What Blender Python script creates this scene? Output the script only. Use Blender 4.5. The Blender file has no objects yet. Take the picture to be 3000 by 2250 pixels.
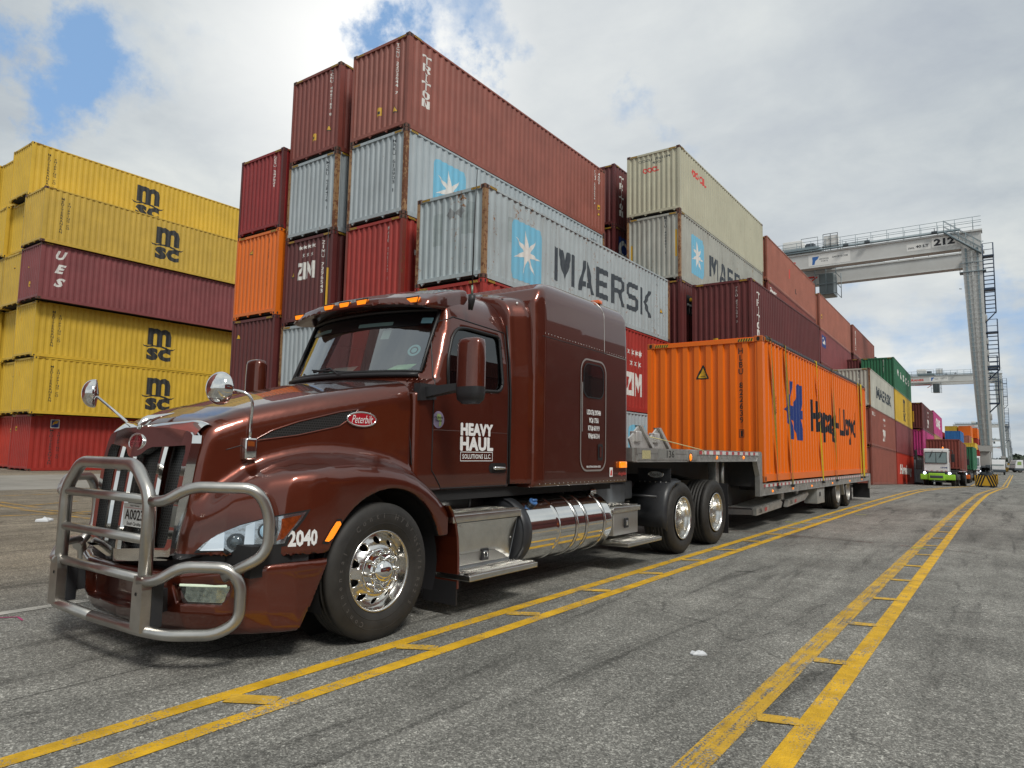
import bpy, bmesh, math, random
import numpy as np
from mathutils import Vector, Matrix
random.seed(7); np.random.seed(7)
SC = bpy.context.scene
COL = SC.collection
R = math.radians

# ---------------------------------------------------------------- camera
YAW, PITCH, ROLL, CAM_H, FPX = 35.69, 5.56, 1.09, 1.43, 2013.0
cam = bpy.data.cameras.new('camera')
cam.sensor_width = 36.0
cam.lens = 36.0 * FPX / 3000.0
cam.clip_start, cam.clip_end = 0.05, 6000
camo = bpy.data.objects.new('camera', cam); COL.objects.link(camo)
_y, _p, _r = R(YAW), R(PITCH), R(ROLL)
fw = Vector((-math.sin(_y)*math.cos(_p), math.cos(_y)*math.cos(_p), math.sin(_p)))
rt = Vector((math.cos(_y), math.sin(_y), 0)); up = rt.cross(fw)
rt2 = math.cos(_r)*rt + math.sin(_r)*up; up2 = -math.sin(_r)*rt + math.cos(_r)*up
camo.matrix_world = Matrix(((rt2.x, up2.x, -fw.x, 0), (rt2.y, up2.y, -fw.y, 0), (rt2.z, up2.z, -fw.z, CAM_H), (0, 0, 0, 1)))
SC.camera = camo

# ---------------------------------------------------------------- world, sun, exposure
SUN_EL, SUN_AZ = 48.0, 118.0          # azimuth clockwise from +Y
w = bpy.data.worlds.new('World'); SC.world = w; w.use_nodes = True
nt = w.node_tree; nt.nodes.clear()
def N(t, k, **kw):
    n = t.nodes.new(k)
    for a, b in kw.items():
        if a.startswith('i_'):
            n.inputs[int(a[2:]) if a[2:].isdigit() else a[2:].replace('_', ' ')].default_value = b
        else: setattr(n, a, b)
    return n
def math_n(t, op, a, b=None, clamp=False):
    n = t.nodes.new('ShaderNodeMath'); n.operation = op; n.use_clamp = clamp
    for i, v in enumerate((a, b)):
        if v is None: continue
        if isinstance(v, (int, float)): n.inputs[i].default_value = v
        else: t.links.new(v, n.inputs[i])
    return n.outputs[0]
def vmath(t, op, a, b=None):
    n = t.nodes.new('ShaderNodeVectorMath'); n.operation = op
    for i, v in enumerate((a, b)):
        if v is None: continue
        if isinstance(v, (tuple, list, Vector)): n.inputs[i].default_value = tuple(v)
        else: t.links.new(v, n.inputs[i])
    return n
def ramp(t, fac, pts, interp='LINEAR'):
    n = t.nodes.new('ShaderNodeValToRGB'); cr = n.color_ramp; cr.interpolation = interp
    while len(cr.elements) > 1: cr.elements.remove(cr.elements[-1])
    cr.elements[0].position = pts[0][0]; cr.elements[0].color = (*pts[0][1], 1) if not isinstance(pts[0][1], float) else (pts[0][1],)*3+(1,)
    for p, c in pts[1:]:
        e = cr.elements.new(p); e.color = (*c, 1) if not isinstance(c, float) else (c,)*3+(1,)
    t.links.new(fac, n.inputs[0]); return n.outputs[0]
def noise(t, vec, scale, detail=4, rough=0.55, dist=0.0):
    n = t.nodes.new('ShaderNodeTexNoise'); n.inputs['Scale'].default_value = scale
    n.inputs['Detail'].default_value = detail; n.inputs['Roughness'].default_value = rough
    n.inputs['Distortion'].default_value = dist
    if vec is not None: t.links.new(vec, n.inputs['Vector'])
    return n.outputs['Fac']
def mixc(t, fac, a, b, mode='MIX'):
    n = t.nodes.new('ShaderNodeMix'); n.data_type = 'RGBA'; n.blend_type = mode
    for i, v in ((0, fac), (6, a), (7, b)):
        if isinstance(v, (int, float)): n.inputs[i].default_value = v
        elif isinstance(v, tuple): n.inputs[i].default_value = (*v, 1) if len(v) == 3 else v
        else: t.links.new(v, n.inputs[i])
    return n.outputs[2]

sky = N(nt, 'ShaderNodeTexSky', sky_type='NISHITA', sun_disc=False, sun_elevation=R(SUN_EL), sun_rotation=R(SUN_AZ))
tc = nt.nodes.new('ShaderNodeTexCoord'); D = tc.outputs['Generated']
sep = nt.nodes.new('ShaderNodeSeparateXYZ'); nt.links.new(D, sep.inputs[0])
zc = math_n(nt, 'ADD', math_n(nt, 'MAXIMUM', sep.outputs[2], 0.0), 0.22)
cx_ = math_n(nt, 'DIVIDE', sep.outputs[0], zc); cy_ = math_n(nt, 'DIVIDE', sep.outputs[1], zc)
cmb = nt.nodes.new('ShaderNodeCombineXYZ'); nt.links.new(cx_, cmb.inputs[0]); nt.links.new(cy_, cmb.inputs[1])
P = cmb.outputs[0]
n1 = noise(nt, P, 1.1, 9, 0.55, 0.25)
n2 = noise(nt, vmath(nt, 'ADD', P, (5.3, 2.1, 7.7)).outputs[0], 2.6, 8, 0.6, 0.3)
def pixdir(u, v):
    d = fw + rt2*((u-1500)/FPX) - up2*((v-1125)/FPX); d.normalize(); return d
wob = vmath(nt, 'SCALE', vmath(nt, 'SUBTRACT', N(nt, 'ShaderNodeTexNoise').outputs['Color'], (.5, .5, .5)).outputs[0])
wn = wob.inputs[0].links[0].from_node.inputs[0].links[0].from_node; wn.inputs['Scale'].default_value = 5.5; wn.inputs['Detail'].default_value = 7; wn.inputs['Roughness'].default_value = .62; nt.links.new(D, wn.inputs['Vector'])
wob.inputs['Scale'].default_value = .42
DW = vmath(nt, 'ADD', D, wob.outputs[0]).outputs[0]
hole = None
for (u, v, r, a) in ((150, 250, .085, .85), (60, 40, .05, .4), (1250, 70, .075, 1.0), (1215, 150, .05, .6), (1700, 420, .05, .2), (1850, 300, .05, .55), (1780, 200, .03, .35), (560, 190, .05, .35), (20, 330, .05, .5), (700, 330, .06, .25), (1500, 0, .06, .4), (2780, 760, .06, .25), (2920, 1050, .10, .45), (2600, 1000, .1, .3), (2450, 940, .06, .25), (2990, 900, .07, .3), (0, 50, .08, .4)):
    dd = pixdir(u, v)
    dist = vmath(nt, 'DISTANCE', DW, tuple(dd)).outputs['Value']
    g = math_n(nt, 'MULTIPLY', math_n(nt, 'SUBTRACT', 1.0, math_n(nt, 'DIVIDE', dist, r*1.6), clamp=True), a)
    hole = g if hole is None else math_n(nt, 'ADD', hole, g)
# cloud cover: thins where the holes are, broken up by the noise
cov = math_n(nt, 'ADD', math_n(nt, 'SUBTRACT', math_n(nt, 'MULTIPLY', n1, 1.3), math_n(nt, 'MULTIPLY', hole, 0.80)), math_n(nt, 'MULTIPLY', n2, 0.75))
mask = ramp(nt, cov, [(0.26, 0.0), (0.86, 1.0)], 'EASE')
n3 = noise(nt, vmath(nt, 'ADD', P, (1.3, 8.1, 2.7)).outputs[0], 0.8, 7, 0.5, 0.35)
n4 = noise(nt, vmath(nt, 'ADD', P, (-3.3, 1.1, 0.7)).outputs[0], 3.4, 7, 0.6, 0.2)
shade = math_n(nt, 'ADD', math_n(nt, 'MULTIPLY', n3, 0.58), math_n(nt, 'MULTIPLY', n4, 0.42))
cloud = ramp(nt, shade, [(0.32, (3.8, 4.3, 4.95)), (0.42, (4.7, 5.2, 5.6)), (0.50, (5.6, 6.05, 6.25)), (0.58, (6.6, 6.95, 6.9)), (0.69, (8.5, 8.55, 8.2))])
brt = None
for (u, v, r, a) in ((1040, 150, .15, 1.0), (1900, 60, .3, .35), (1050, 300, .25, .4), (2600, 900, .12, .3), (2700, 1180, .06, .35)):
    dist = vmath(nt, 'DISTANCE', D, tuple(pixdir(u, v))).outputs['Value']
    g = math_n(nt, 'MULTIPLY', math_n(nt, 'SUBTRACT', 1.0, math_n(nt, 'DIVIDE', dist, r*1.6), clamp=True), a)
    brt = g if brt is None else math_n(nt, 'ADD', brt, g)
cloud = mixc(nt, math_n(nt, 'MULTIPLY', brt, 0.8, clamp=True), cloud, (10.3, 10.3, 10.1))
blue = mixc(nt, 0.62, vmath(nt, 'MULTIPLY', sky.outputs[0], (1.0, 1.0, 1.0)).outputs[0], (3.0, 5.2, 8.6))
col = mixc(nt, mask, blue, cloud)
bg = nt.nodes.new('ShaderNodeBackground'); bg.inputs['Strength'].default_value = 0.096
nt.links.new(col, bg.inputs[0])
wo = nt.nodes.new('ShaderNodeOutputWorld'); nt.links.new(bg.outputs[0], wo.inputs[0])

sun = bpy.data.lights.new('sun', 'SUN'); sun.energy = 2.1; sun.angle = R(14); sun.color = (1.0, 0.955, 0.88)
suno = bpy.data.objects.new('sun', sun); COL.objects.link(suno)
az, el = R(SUN_AZ), R(SUN_EL)
sdir = Vector((math.sin(az)*math.cos(el), math.cos(az)*math.cos(el), math.sin(el)))
suno.rotation_euler = sdir.to_track_quat('Z', 'Y').to_euler()
SC.view_settings.view_transform = 'Standard'; SC.view_settings.look = 'None'
SC.view_settings.exposure = 0.12; SC.view_settings.gamma = 1.0
SC.cycles.use_denoising = True
SC.cycles.max_bounces = 8; SC.cycles.transparent_max_bounces = 12

# ---------------------------------------------------------------- helpers
def tag(o, label=None, cat=None, group=None, kind=None):
    if label: o['label'] = label
    if cat: o['category'] = cat
    if group: o['group'] = group
    if kind: o['kind'] = kind
    return o
def empty(name, loc=(0, 0, 0), rx=0, rz=0, label=None, cat=None, group=None):
    o = bpy.data.objects.new(name, None); COL.objects.link(o); o.location = loc; o.rotation_euler = (rx, 0, rz)
    o.empty_display_size = 0.1
    return tag(o, label, cat, group)
def link(name, me, parent=None, loc=None):
    o = bpy.data.objects.new(name, me); COL.objects.link(o)
    if parent is not None: o.parent = parent
    if loc: o.location = loc
    return o
class MB:
    """collects verts and faces, with a material slot per face"""
    def __init__(s): s.v = []; s.f = []; s.m = []; s.sm = []
    def add(s, vs, fs, m=0, smooth=False):
        b = len(s.v); s.v += [tuple(p) for p in vs]
        for f in fs: s.f.append([b+i for i in f]); s.m.append(m); s.sm.append(smooth)
        return s
    def box(s, a, b, m=0):
        x0, y0, z0 = a; x1, y1, z1 = b
        vs = [(x0,y0,z0),(x1,y0,z0),(x1,y1,z0),(x0,y1,z0),(x0,y0,z1),(x1,y0,z1),(x1,y1,z1),(x0,y1,z1)]
        return s.add(vs, [(0,3,2,1),(4,5,6,7),(0,1,5,4),(1,2,6,5),(2,3,7,6),(3,0,4,7)], m)
    def hexa(s, vs, m=0):      # 8 corners, bottom ring then top ring
        return s.add(vs, [(0,3,2,1),(4,5,6,7),(0,1,5,4),(1,2,6,5),(2,3,7,6),(3,0,4,7)], m)
    def cbox(s, a, b, c=0.01, m=0):
        """box with chamfered vertical and horizontal edges"""
        bm = bmesh.new(); bmesh.ops.create_cube(bm, size=1)
        for v in bm.verts:
            v.co = Vector([a[i] + (v.co[i]+.5)*(b[i]-a[i]) for i in range(3)])
        bmesh.ops.bevel(bm, geom=bm.edges[:], offset=c, segments=2, affect='EDGES', profile=0.7)
        s.bm(bm, m, True); return s
    def bm(s, bm, m=0, smooth=False):
        bm.verts.index_update()
        s.add([v.co[:] for v in bm.verts], [[v.index for v in f.verts] for f in bm.faces], m, smooth); bm.free(); return s
    def prism(s, poly, axis, a, b, m=0):
        """poly in the other two axes (x: yz, y: xz, z: xy) from a to b along axis"""
        def P3(p, t):
            return {0: (t, p[0], p[1]), 1: (p[0], t, p[1]), 2: (p[0], p[1], t)}[axis]
        n = len(poly); vs = [P3(p, a) for p in poly] + [P3(p, b) for p in poly]
        fs = [tuple(range(n)), tuple(range(2*n-1, n-1, -1))] + [(i, i+n, (i+1) % n+n, (i+1) % n) for i in range(n)]
        ar = sum(poly[i][0]*poly[(i+1) % n][1]-poly[(i+1) % n][0]*poly[i][1] for i in range(n))
        flip = (ar > 0) == (b > a)
        if axis == 1: flip = not flip
        if not flip: fs = [f[::-1] for f in fs]
        return s.add(vs, fs, m)
    def tube(s, pts, r, n=10, m=0, closed=False, caps=True):
        pts = [Vector(p) for p in pts]; k = len(pts)
        rs = r if isinstance(r, (list, tuple)) else [r]*k
        tang = []
        for i in range(k):
            if closed: t = pts[(i+1) % k]-pts[i-1]
            else: t = pts[min(i+1, k-1)]-pts[max(i-1, 0)]
            tang.append(t.normalized() if t.length > 1e-9 else Vector((0, 0, 1)))
        ref = Vector((0, 0, 1)) if abs(tang[0].z) < .9 else Vector((1, 0, 0))
        u = (ref - tang[0]*ref.dot(tang[0])).normalized(); vs = []
        for i in range(k):
            u = (u - tang[i]*u.dot(tang[i])); u = u.normalized() if u.length > 1e-6 else Vector((1, 0, 0))
            w_ = tang[i].cross(u)
            sc = 1.0
            if 0 < i < k-1 or closed:
                d = (pts[i]-pts[i-1]).normalized().dot(tang[i]); sc = 1/max(.5, d)
            for j in range(n):
                a = 2*math.pi*j/n; vs.append(pts[i]+(u*math.cos(a)+w_*math.sin(a))*rs[i]*(1+(sc-1)*.0))
        fs = []
        for i in range(k if closed else k-1):
            i2 = (i+1) % k
            for j in range(n): fs.append((i*n+j, i*n+(j+1) % n, i2*n+(j+1) % n, i2*n+j))
        s.add(vs, fs, m, True)
        if caps and not closed:
            b = len(s.v)-len(vs)
            s.f.append([b+j for j in range(n-1, -1, -1)]); s.m.append(m); s.sm.append(False)
            s.f.append([b+(k-1)*n+j for j in range(n)]); s.m.append(m); s.sm.append(False)
        return s
    def cyl(s, a, b, r, n=16, m=0): return s.tube([a, b], r, n, m)
    def lathe(s, prof, n=48, axis='x', m=0, c=(0, 0, 0), mats=None):
        """prof: (radius, offset along axis)"""
        vs = []; k = len(prof)
        for r_, t in prof:
            for j in range(n):
                a = 2*math.pi*j/n; p, q = r_*math.cos(a), r_*math.sin(a)
                d = {'x': (t, p, q), 'y': (q, t, p), 'z': (p, q, t)}[axis]
                vs.append((d[0]+c[0], d[1]+c[1], d[2]+c[2]))
        b = len(s.v); s.v += vs
        for i in range(k-1):
            for j in range(n):
                s.f.append([b+i*n+j, b+i*n+(j+1) % n, b+(i+1)*n+(j+1) % n, b+(i+1)*n+j][::-1]); s.m.append(mats[i] if mats else m); s.sm.append(True)
        return s
    def mesh(s, name, mats):
        me = bpy.data.meshes.new(name); me.from_pydata(s.v, [], s.f)
        if not isinstance(mats, (list, tuple)): mats = [mats]
        for mt in mats: me.materials.append(mt)
        me.polygons.foreach_set('material_index', s.m); me.polygons.foreach_set('use_smooth', s.sm)
        me.validate(); me.update(); return me
    def build(s, name, mats, parent=None, loc=None): return link(name, s.mesh(name, mats), parent, loc)
def fix_normals(o):
    bm = bmesh.new(); bm.from_mesh(o.data); bmesh.ops.recalc_face_normals(bm, faces=bm.faces); bm.to_mesh(o.data); bm.free(); return o
def sharp(o, ang=35):
    o.data.polygons.foreach_set('use_smooth', [True]*len(o.data.polygons))
    o.data.set_sharp_from_angle(angle=R(ang)); return o
def fillet(pts, r, seg=5):
    """round the corners of a polyline"""
    pts = [Vector(p) for p in pts]; out = [pts[0]]
    for i in range(1, len(pts)-1):
        a, b, c = pts[i-1], pts[i], pts[i+1]
        rr = r[i] if isinstance(r, (list, tuple)) else r
        d1, d2 = (a-b), (c-b); q = min(rr, d1.length*.49, d2.length*.49)
        p1, p2 = b+d1.normalized()*q, b+d2.normalized()*q
        for k in range(seg+1):
            t = k/seg; out.append((1-t)**2*p1+2*t*(1-t)*b+t*t*p2)
    out.append(pts[-1]); return out

# --- text and flat artwork as 2D meshes (s to the right, z up)
def text2d(txt, size, bold=0.0, sx=1.0, vertical=False, line=1.0, shear=0.0, spacing=1.0):
    cu = bpy.data.curves.new('t', 'FONT'); cu.body = '\n'.join(txt) if vertical else txt
    cu.size = size; cu.offset = bold*size; cu.align_x = 'CENTER'; cu.align_y = 'CENTER'; cu.space_line = line; cu.shear = shear
    cu.space_character = spacing; cu.resolution_u = 2
    ob = bpy.data.objects.new('t', cu); me = bpy.data.meshes.new_from_object(ob)
    vs = [(v.co.x*sx, v.co.y) for v in me.vertices]; fs = [list(p.vertices) for p in me.polygons]
    bpy.data.objects.remove(ob); bpy.data.curves.remove(cu); bpy.data.meshes.remove(me)
    if vs:
        x0, x1 = min(v[0] for v in vs), max(v[0] for v in vs); y0, y1 = min(v[1] for v in vs), max(v[1] for v in vs)
        vs = [(v[0]-(x0+x1)/2, v[1]-(y0+y1)/2) for v in vs]
    return vs, fs
def fit2d(g, w_=None, h=None):
    vs, fs = g; x0, x1 = min(v[0] for v in vs), max(v[0] for v in vs); y0, y1 = min(v[1] for v in vs), max(v[1] for v in vs)
    a = w_/(x1-x0) if w_ else None; b = h/(y1-y0) if h else None
    a = a or b; b = b or a
    return [(v[0]*a, v[1]*b) for v in vs], fs
def off2d(g, dx, dy): return [(v[0]+dx, v[1]+dy) for v in g[0]], g[1]
def join2d(*gs):
    vs, fs = [], []
    for g in gs:
        b = len(vs); vs += g[0]; fs += [[b+i for i in f] for f in g[1]]
    return vs, fs
def fill2d(*splines):
    """polygon with holes (later rings are holes when inside)"""
    cu = bpy.data.curves.new('c', 'CURVE'); cu.dimensions = '2D'; cu.fill_mode = 'BOTH'
    for sp in splines:
        s = cu.splines.new('POLY'); s.points.add(len(sp)-1); s.use_cyclic_u = True
        for i, p in enumerate(sp): s.points[i].co = (p[0], p[1], 0, 1)
    ob = bpy.data.objects.new('c', cu); me = bpy.data.meshes.new_from_object(ob)
    vs = [(v.co.x, v.co.y) for v in me.vertices]; fs = [list(p.vertices) for p in me.polygons]
    bpy.data.objects.remove(ob); bpy.data.curves.remove(cu); bpy.data.meshes.remove(me)
    return vs, fs
def circ(cx, cy, r, n=24, ry=None): return [(cx+r*math.cos(2*math.pi*i/n), cy+(ry or r)*math.sin(2*math.pi*i/n)) for i in range(n)]
def rrect(x0, y0, x1, y1, r, n=5):
    out = []
    for (cx, cy, a0) in ((x1-r, y1-r, 0), (x0+r, y1-r, 90), (x0+r, y0+r, 180), (x1-r, y0+r, 270)):
        for i in range(n+1):
            a = R(a0+90*i/n); out.append((cx+r*math.cos(a), cy+r*math.sin(a)))
    return out
def star(cx, cy, ro, ri, n, a0=90):
    return [(cx+(ro if i % 2 == 0 else ri)*math.cos(R(a0+180*i/n)), cy+(ro if i % 2 == 0 else ri)*math.sin(R(a0+180*i/n))) for i in range(2*n)]
def slice2d(g, cuts):
    """cut a flat mesh along s = const lines"""
    bm = bmesh.new(); vv = [bm.verts.new((x, y, 0)) for x, y in g[0]]
    for f in g[1]:
        try: bm.faces.new([vv[i] for i in f])
        except ValueError: pass
    x0, x1 = min(v[0] for v in g[0]), max(v[0] for v in g[0])
    for c in cuts:
        if x0+1e-4 < c < x1-1e-4:
            bmesh.ops.bisect_plane(bm, geom=bm.verts[:]+bm.edges[:]+bm.faces[:], dist=1e-6, plane_co=(c, 0, 0), plane_no=(1, 0, 0))
    bm.verts.index_update()
    r_ = [(v.co.x, v.co.y) for v in bm.verts], [[v.index for v in f.verts] for f in bm.faces]
    bm.free(); return r_

# --- materials
MATS = {}
def mat(name, color=(.5, .5, .5), rough=.5, metal=0.0, coat=0.0, coat_r=.03, spec=.5, emit=None, estr=0, var=0.0, vscale=8, bump=0.0, bscale=60, dirt=0.0, dirtc=(.09, .07, .05)):
    if name in MATS: return MATS[name]
    m = bpy.data.materials.new(name); m.use_nodes = True; t = m.node_tree; b = t.nodes['Principled BSDF']
    b.inputs['Base Color'].default_value = (*color, 1); b.inputs['Roughness'].default_value = rough; b.inputs['Metallic'].default_value = metal
    b.inputs['Coat Weight'].default_value = coat; b.inputs['Coat Roughness'].default_value = coat_r; b.inputs['Specular IOR Level'].default_value = spec
    if emit: b.inputs['Emission Color'].default_value = (*emit, 1); b.inputs['Emission Strength'].default_value = estr
    g = t.nodes.new('ShaderNodeNewGeometry').outputs['Position']
    if var or dirt:
        f = noise(t, g, vscale, 5, .6)
        c = mixc(t, ramp(t, f, [(.3, 0.0), (.7, 1.0)]), tuple(x*(1-var) for x in color), tuple(min(1, x*(1+var)) for x in color))
        if dirt:
            f2 = noise(t, g, vscale*.45, 7, .68)
            dm = math_n(t, 'MULTIPLY', ramp(t, f2, [(.42, 0.0), (.72, 1.0)]), dirt)
            c = mixc(t, dm, c, dirtc)
            t.links.new(math_n(t, 'ADD', rough, math_n(t, 'MULTIPLY', dm, .35)), b.inputs['Roughness'])
        t.links.new(c, b.inputs['Base Color'])
    if bump:
        bn = t.nodes.new('ShaderNodeBump'); bn.inputs['Strength'].default_value = bump; bn.inputs['Distance'].default_value = .003
        t.links.new(noise(t, g, bscale, 4, .6), bn.inputs['Height']); t.links.new(bn.outputs[0], b.inputs['Normal'])
    MATS[name] = m; return m
def lamp_mat(name, col, strength):
    return mat(name, col, .15, 0, coat=1, emit=col, estr=strength)

# --- implicit surfaces: sampled on a grid, meshed and snapped on the exact surface
def smax(a, b, k):
    h = np.maximum(k-np.abs(a-b), 0)/k; return np.maximum(a, b)+h*h*k*.25
def smin(a, b, k):
    h = np.maximum(k-np.abs(a-b), 0)/k; return np.minimum(a, b)-h*h*k*.25
def polysd(y, z, poly):
    d = np.full(np.shape(y), 1e9); s = np.ones(np.shape(y)); n = len(poly)
    for i in range(n):
        a = poly[i]; b = poly[i-1]
        ey, ez = b[0]-a[0], b[1]-a[1]; wy, wz = y-a[0], z-a[1]
        t = np.clip((wy*ey+wz*ez)/(ey*ey+ez*ez), 0, 1)
        d = np.minimum(d, (wy-ey*t)**2+(wz-ez*t)**2)
        c1 = z >= a[1]; c2 = z < b[1]; c3 = ey*wz > ez*wy
        fl = (c1 & c2 & c3) | (~c1 & ~c2 & ~c3); s = np.where(fl, -s, s)
    return s*np.sqrt(d)
def grad(F, p, e=1e-4):
    g = np.empty_like(p)
    for i in range(3):
        q = p.copy(); q[:, i] += e; r_ = p.copy(); r_[:, i] -= e
        g[:, i] = (F(q[:, 0], q[:, 1], q[:, 2])-F(r_[:, 0], r_[:, 1], r_[:, 2]))/(2*e)
    return g
def sdf_mesh(F, lo, hi, res, matf=None):
    n = [int(round((hi[i]-lo[i])/res))+1 for i in range(3)]
    ax = [np.linspace(lo[i], hi[i], n[i]) for i in range(3)]
    X, Y, Z = np.meshgrid(*ax, indexing='ij'); V = F(X, Y, Z); S = V < 0
    cell = np.zeros([k-1 for k in n]); cnt = None
    acc = np.zeros([k-1 for k in n]+[3]); num = np.zeros([k-1 for k in n])
    corners = [(i, j, k) for i in (0, 1) for j in (0, 1) for k in (0, 1)]
    def sl(A, c): return A[c[0]:c[0]+n[0]-1, c[1]:c[1]+n[1]-1, c[2]:c[2]+n[2]-1]
    G = np.stack([X, Y, Z], -1)
    for a in range(8):
        for b in range(a+1, 8):
            ca, cb = corners[a], corners[b]
            if sum(abs(ca[i]-cb[i]) for i in range(3)) != 1: continue
            cr = sl(S, ca) != sl(S, cb)
            va, vb = sl(V, ca)[cr], sl(V, cb)[cr]; t = (va/(va-vb))[:, None]
            acc[cr] += sl(G, ca)[cr]*(1-t)+sl(G, cb)[cr]*t; num[cr] += 1
    act = num > 0; idx = -np.ones(num.shape, int); idx[act] = np.arange(act.sum())
    pts = acc[act]/num[act][:, None]
    fs = []
    for d in range(3):
        o1, o2 = [(1, 2), (2, 0), (0, 1)][d]
        s0 = [slice(None)]*3; s1 = [slice(None)]*3; s0[d] = slice(0, n[d]-1); s1[d] = slice(1, n[d])
        for o in (o1, o2): s0[o] = slice(1, n[o]-1); s1[o] = slice(1, n[o]-1)
        A, B = S[tuple(s0)], S[tuple(s1)]; cr = np.argwhere(A != B)
        if not len(cr): continue
        inside = A[tuple(cr.T)]
        base = cr.copy(); base[:, o1] += 1; base[:, o2] += 1
        e1 = np.zeros(3, int); e1[o1] = 1; e2 = np.zeros(3, int); e2[o2] = 1
        q = [base-e1-e2, base-e2, base, base-e1]
        qi = np.stack([idx[tuple(k.T)] for k in q], 1)
        qi[~inside] = qi[~inside][:, ::-1]; fs.append(qi)
    fs = np.concatenate(fs)
    for _ in range(5):
        g = grad(F, pts); v = F(pts[:, 0], pts[:, 1], pts[:, 2]); gn = (g*g).sum(1)+1e-6
        st = g*(v/gn)[:, None]; L = np.linalg.norm(st, axis=1, keepdims=True); st *= np.minimum(1, res*.4/(L+1e-12)); pts -= st
    return pts, fs
def sdf_obj(name, F, lo, hi, res, mats, parent, matf=None):
    pts, fs = sdf_mesh(F, lo, hi, res)
    me = bpy.data.meshes.new(name); me.from_pydata(pts.tolist(), [], fs.tolist())
    if not isinstance(mats, (list, tuple)): mats = [mats]
    for m in mats: me.materials.append(m)
    me.polygons.foreach_set('use_smooth', [True]*len(me.polygons))
    if matf is not None:
        c = pts[fs].mean(1); nr = np.cross(pts[fs[:, 2]]-pts[fs[:, 0]], pts[fs[:, 3]]-pts[fs[:, 1]]); nr /= np.linalg.norm(nr, axis=1, keepdims=True)+1e-9
        me.polygons.foreach_set('material_index', matf(c, nr).astype(int).tolist())
    me.update(); me.set_sharp_from_angle(angle=R(50))
    return link(name, me, parent)
def hit(F, org, d, t0=0.0, t1=2.5, n=250):
    """first crossing of F=0 along org + t d, for arrays of origins"""
    org = np.asarray(org, float); d = np.asarray(d, float); ts = np.linspace(t0, t1, n)
    best = np.full(len(org), np.nan); prev = F(*(org+d*t0).T)
    for a, b in zip(ts[:-1], ts[1:]):
        cur = F(*(org+d*b).T); m = np.isnan(best) & (prev > 0) & (cur <= 0)
        best[m] = a+(b-a)*(prev[m]/(prev[m]-cur[m])); prev = cur
    for _ in range(3):
        ok = ~np.isnan(best); e = 1e-4
        if not ok.any(): break
        f0 = F(*(org[ok]+d*best[ok][:, None]).T); f1 = F(*(org[ok]+d*(best[ok][:, None]+e)).T)
        dd = (f1-f0)/e; best[ok] -= np.where(np.abs(dd) > .05, f0/np.where(np.abs(dd) > .05, dd, 1), 0)
    return best
def onto(F, g, mapf, d, lift=.003, fallback=0.6):
    """map a 2D figure to 3D origins with mapf, drop it on F along d"""
    org = np.array([mapf(*p) for p in g[0]], float); t = hit(F, org, d)
    bad = np.isnan(t)
    if bad.all(): t[:] = fallback
    elif bad.any(): t[bad] = np.nanmean(t)
    P_ = org+np.asarray(d)*(t-lift)[:, None]
    return P_.tolist(), g[1]
def subdiv2d(g, step):
    xs = [v[0] for v in g[0]]; ys = [v[1] for v in g[0]]
    c = list(np.arange(min(xs)+step, max(xs), step)); g = slice2d(g, c)
    gt = [(v[1], v[0]) for v in g[0]], g[1]
    gt = slice2d(gt, list(np.arange(min(ys)+step, max(ys), step)))
    return [(v[1], v[0]) for v in gt[0]], [f[::-1] for f in gt[1]]
# ground height: the yard falls away slightly beyond the trailer and levels out
def gz(y):
    if y <= 34: return 0.0
    if y <= 80:
        t = y-34; return -0.0265*t*(t/(t+5.0))
    return gz(80)-0.06*min(1, (y-80)/60)
def gslope(y): return (gz(y+.5)-gz(y-.5))

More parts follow.
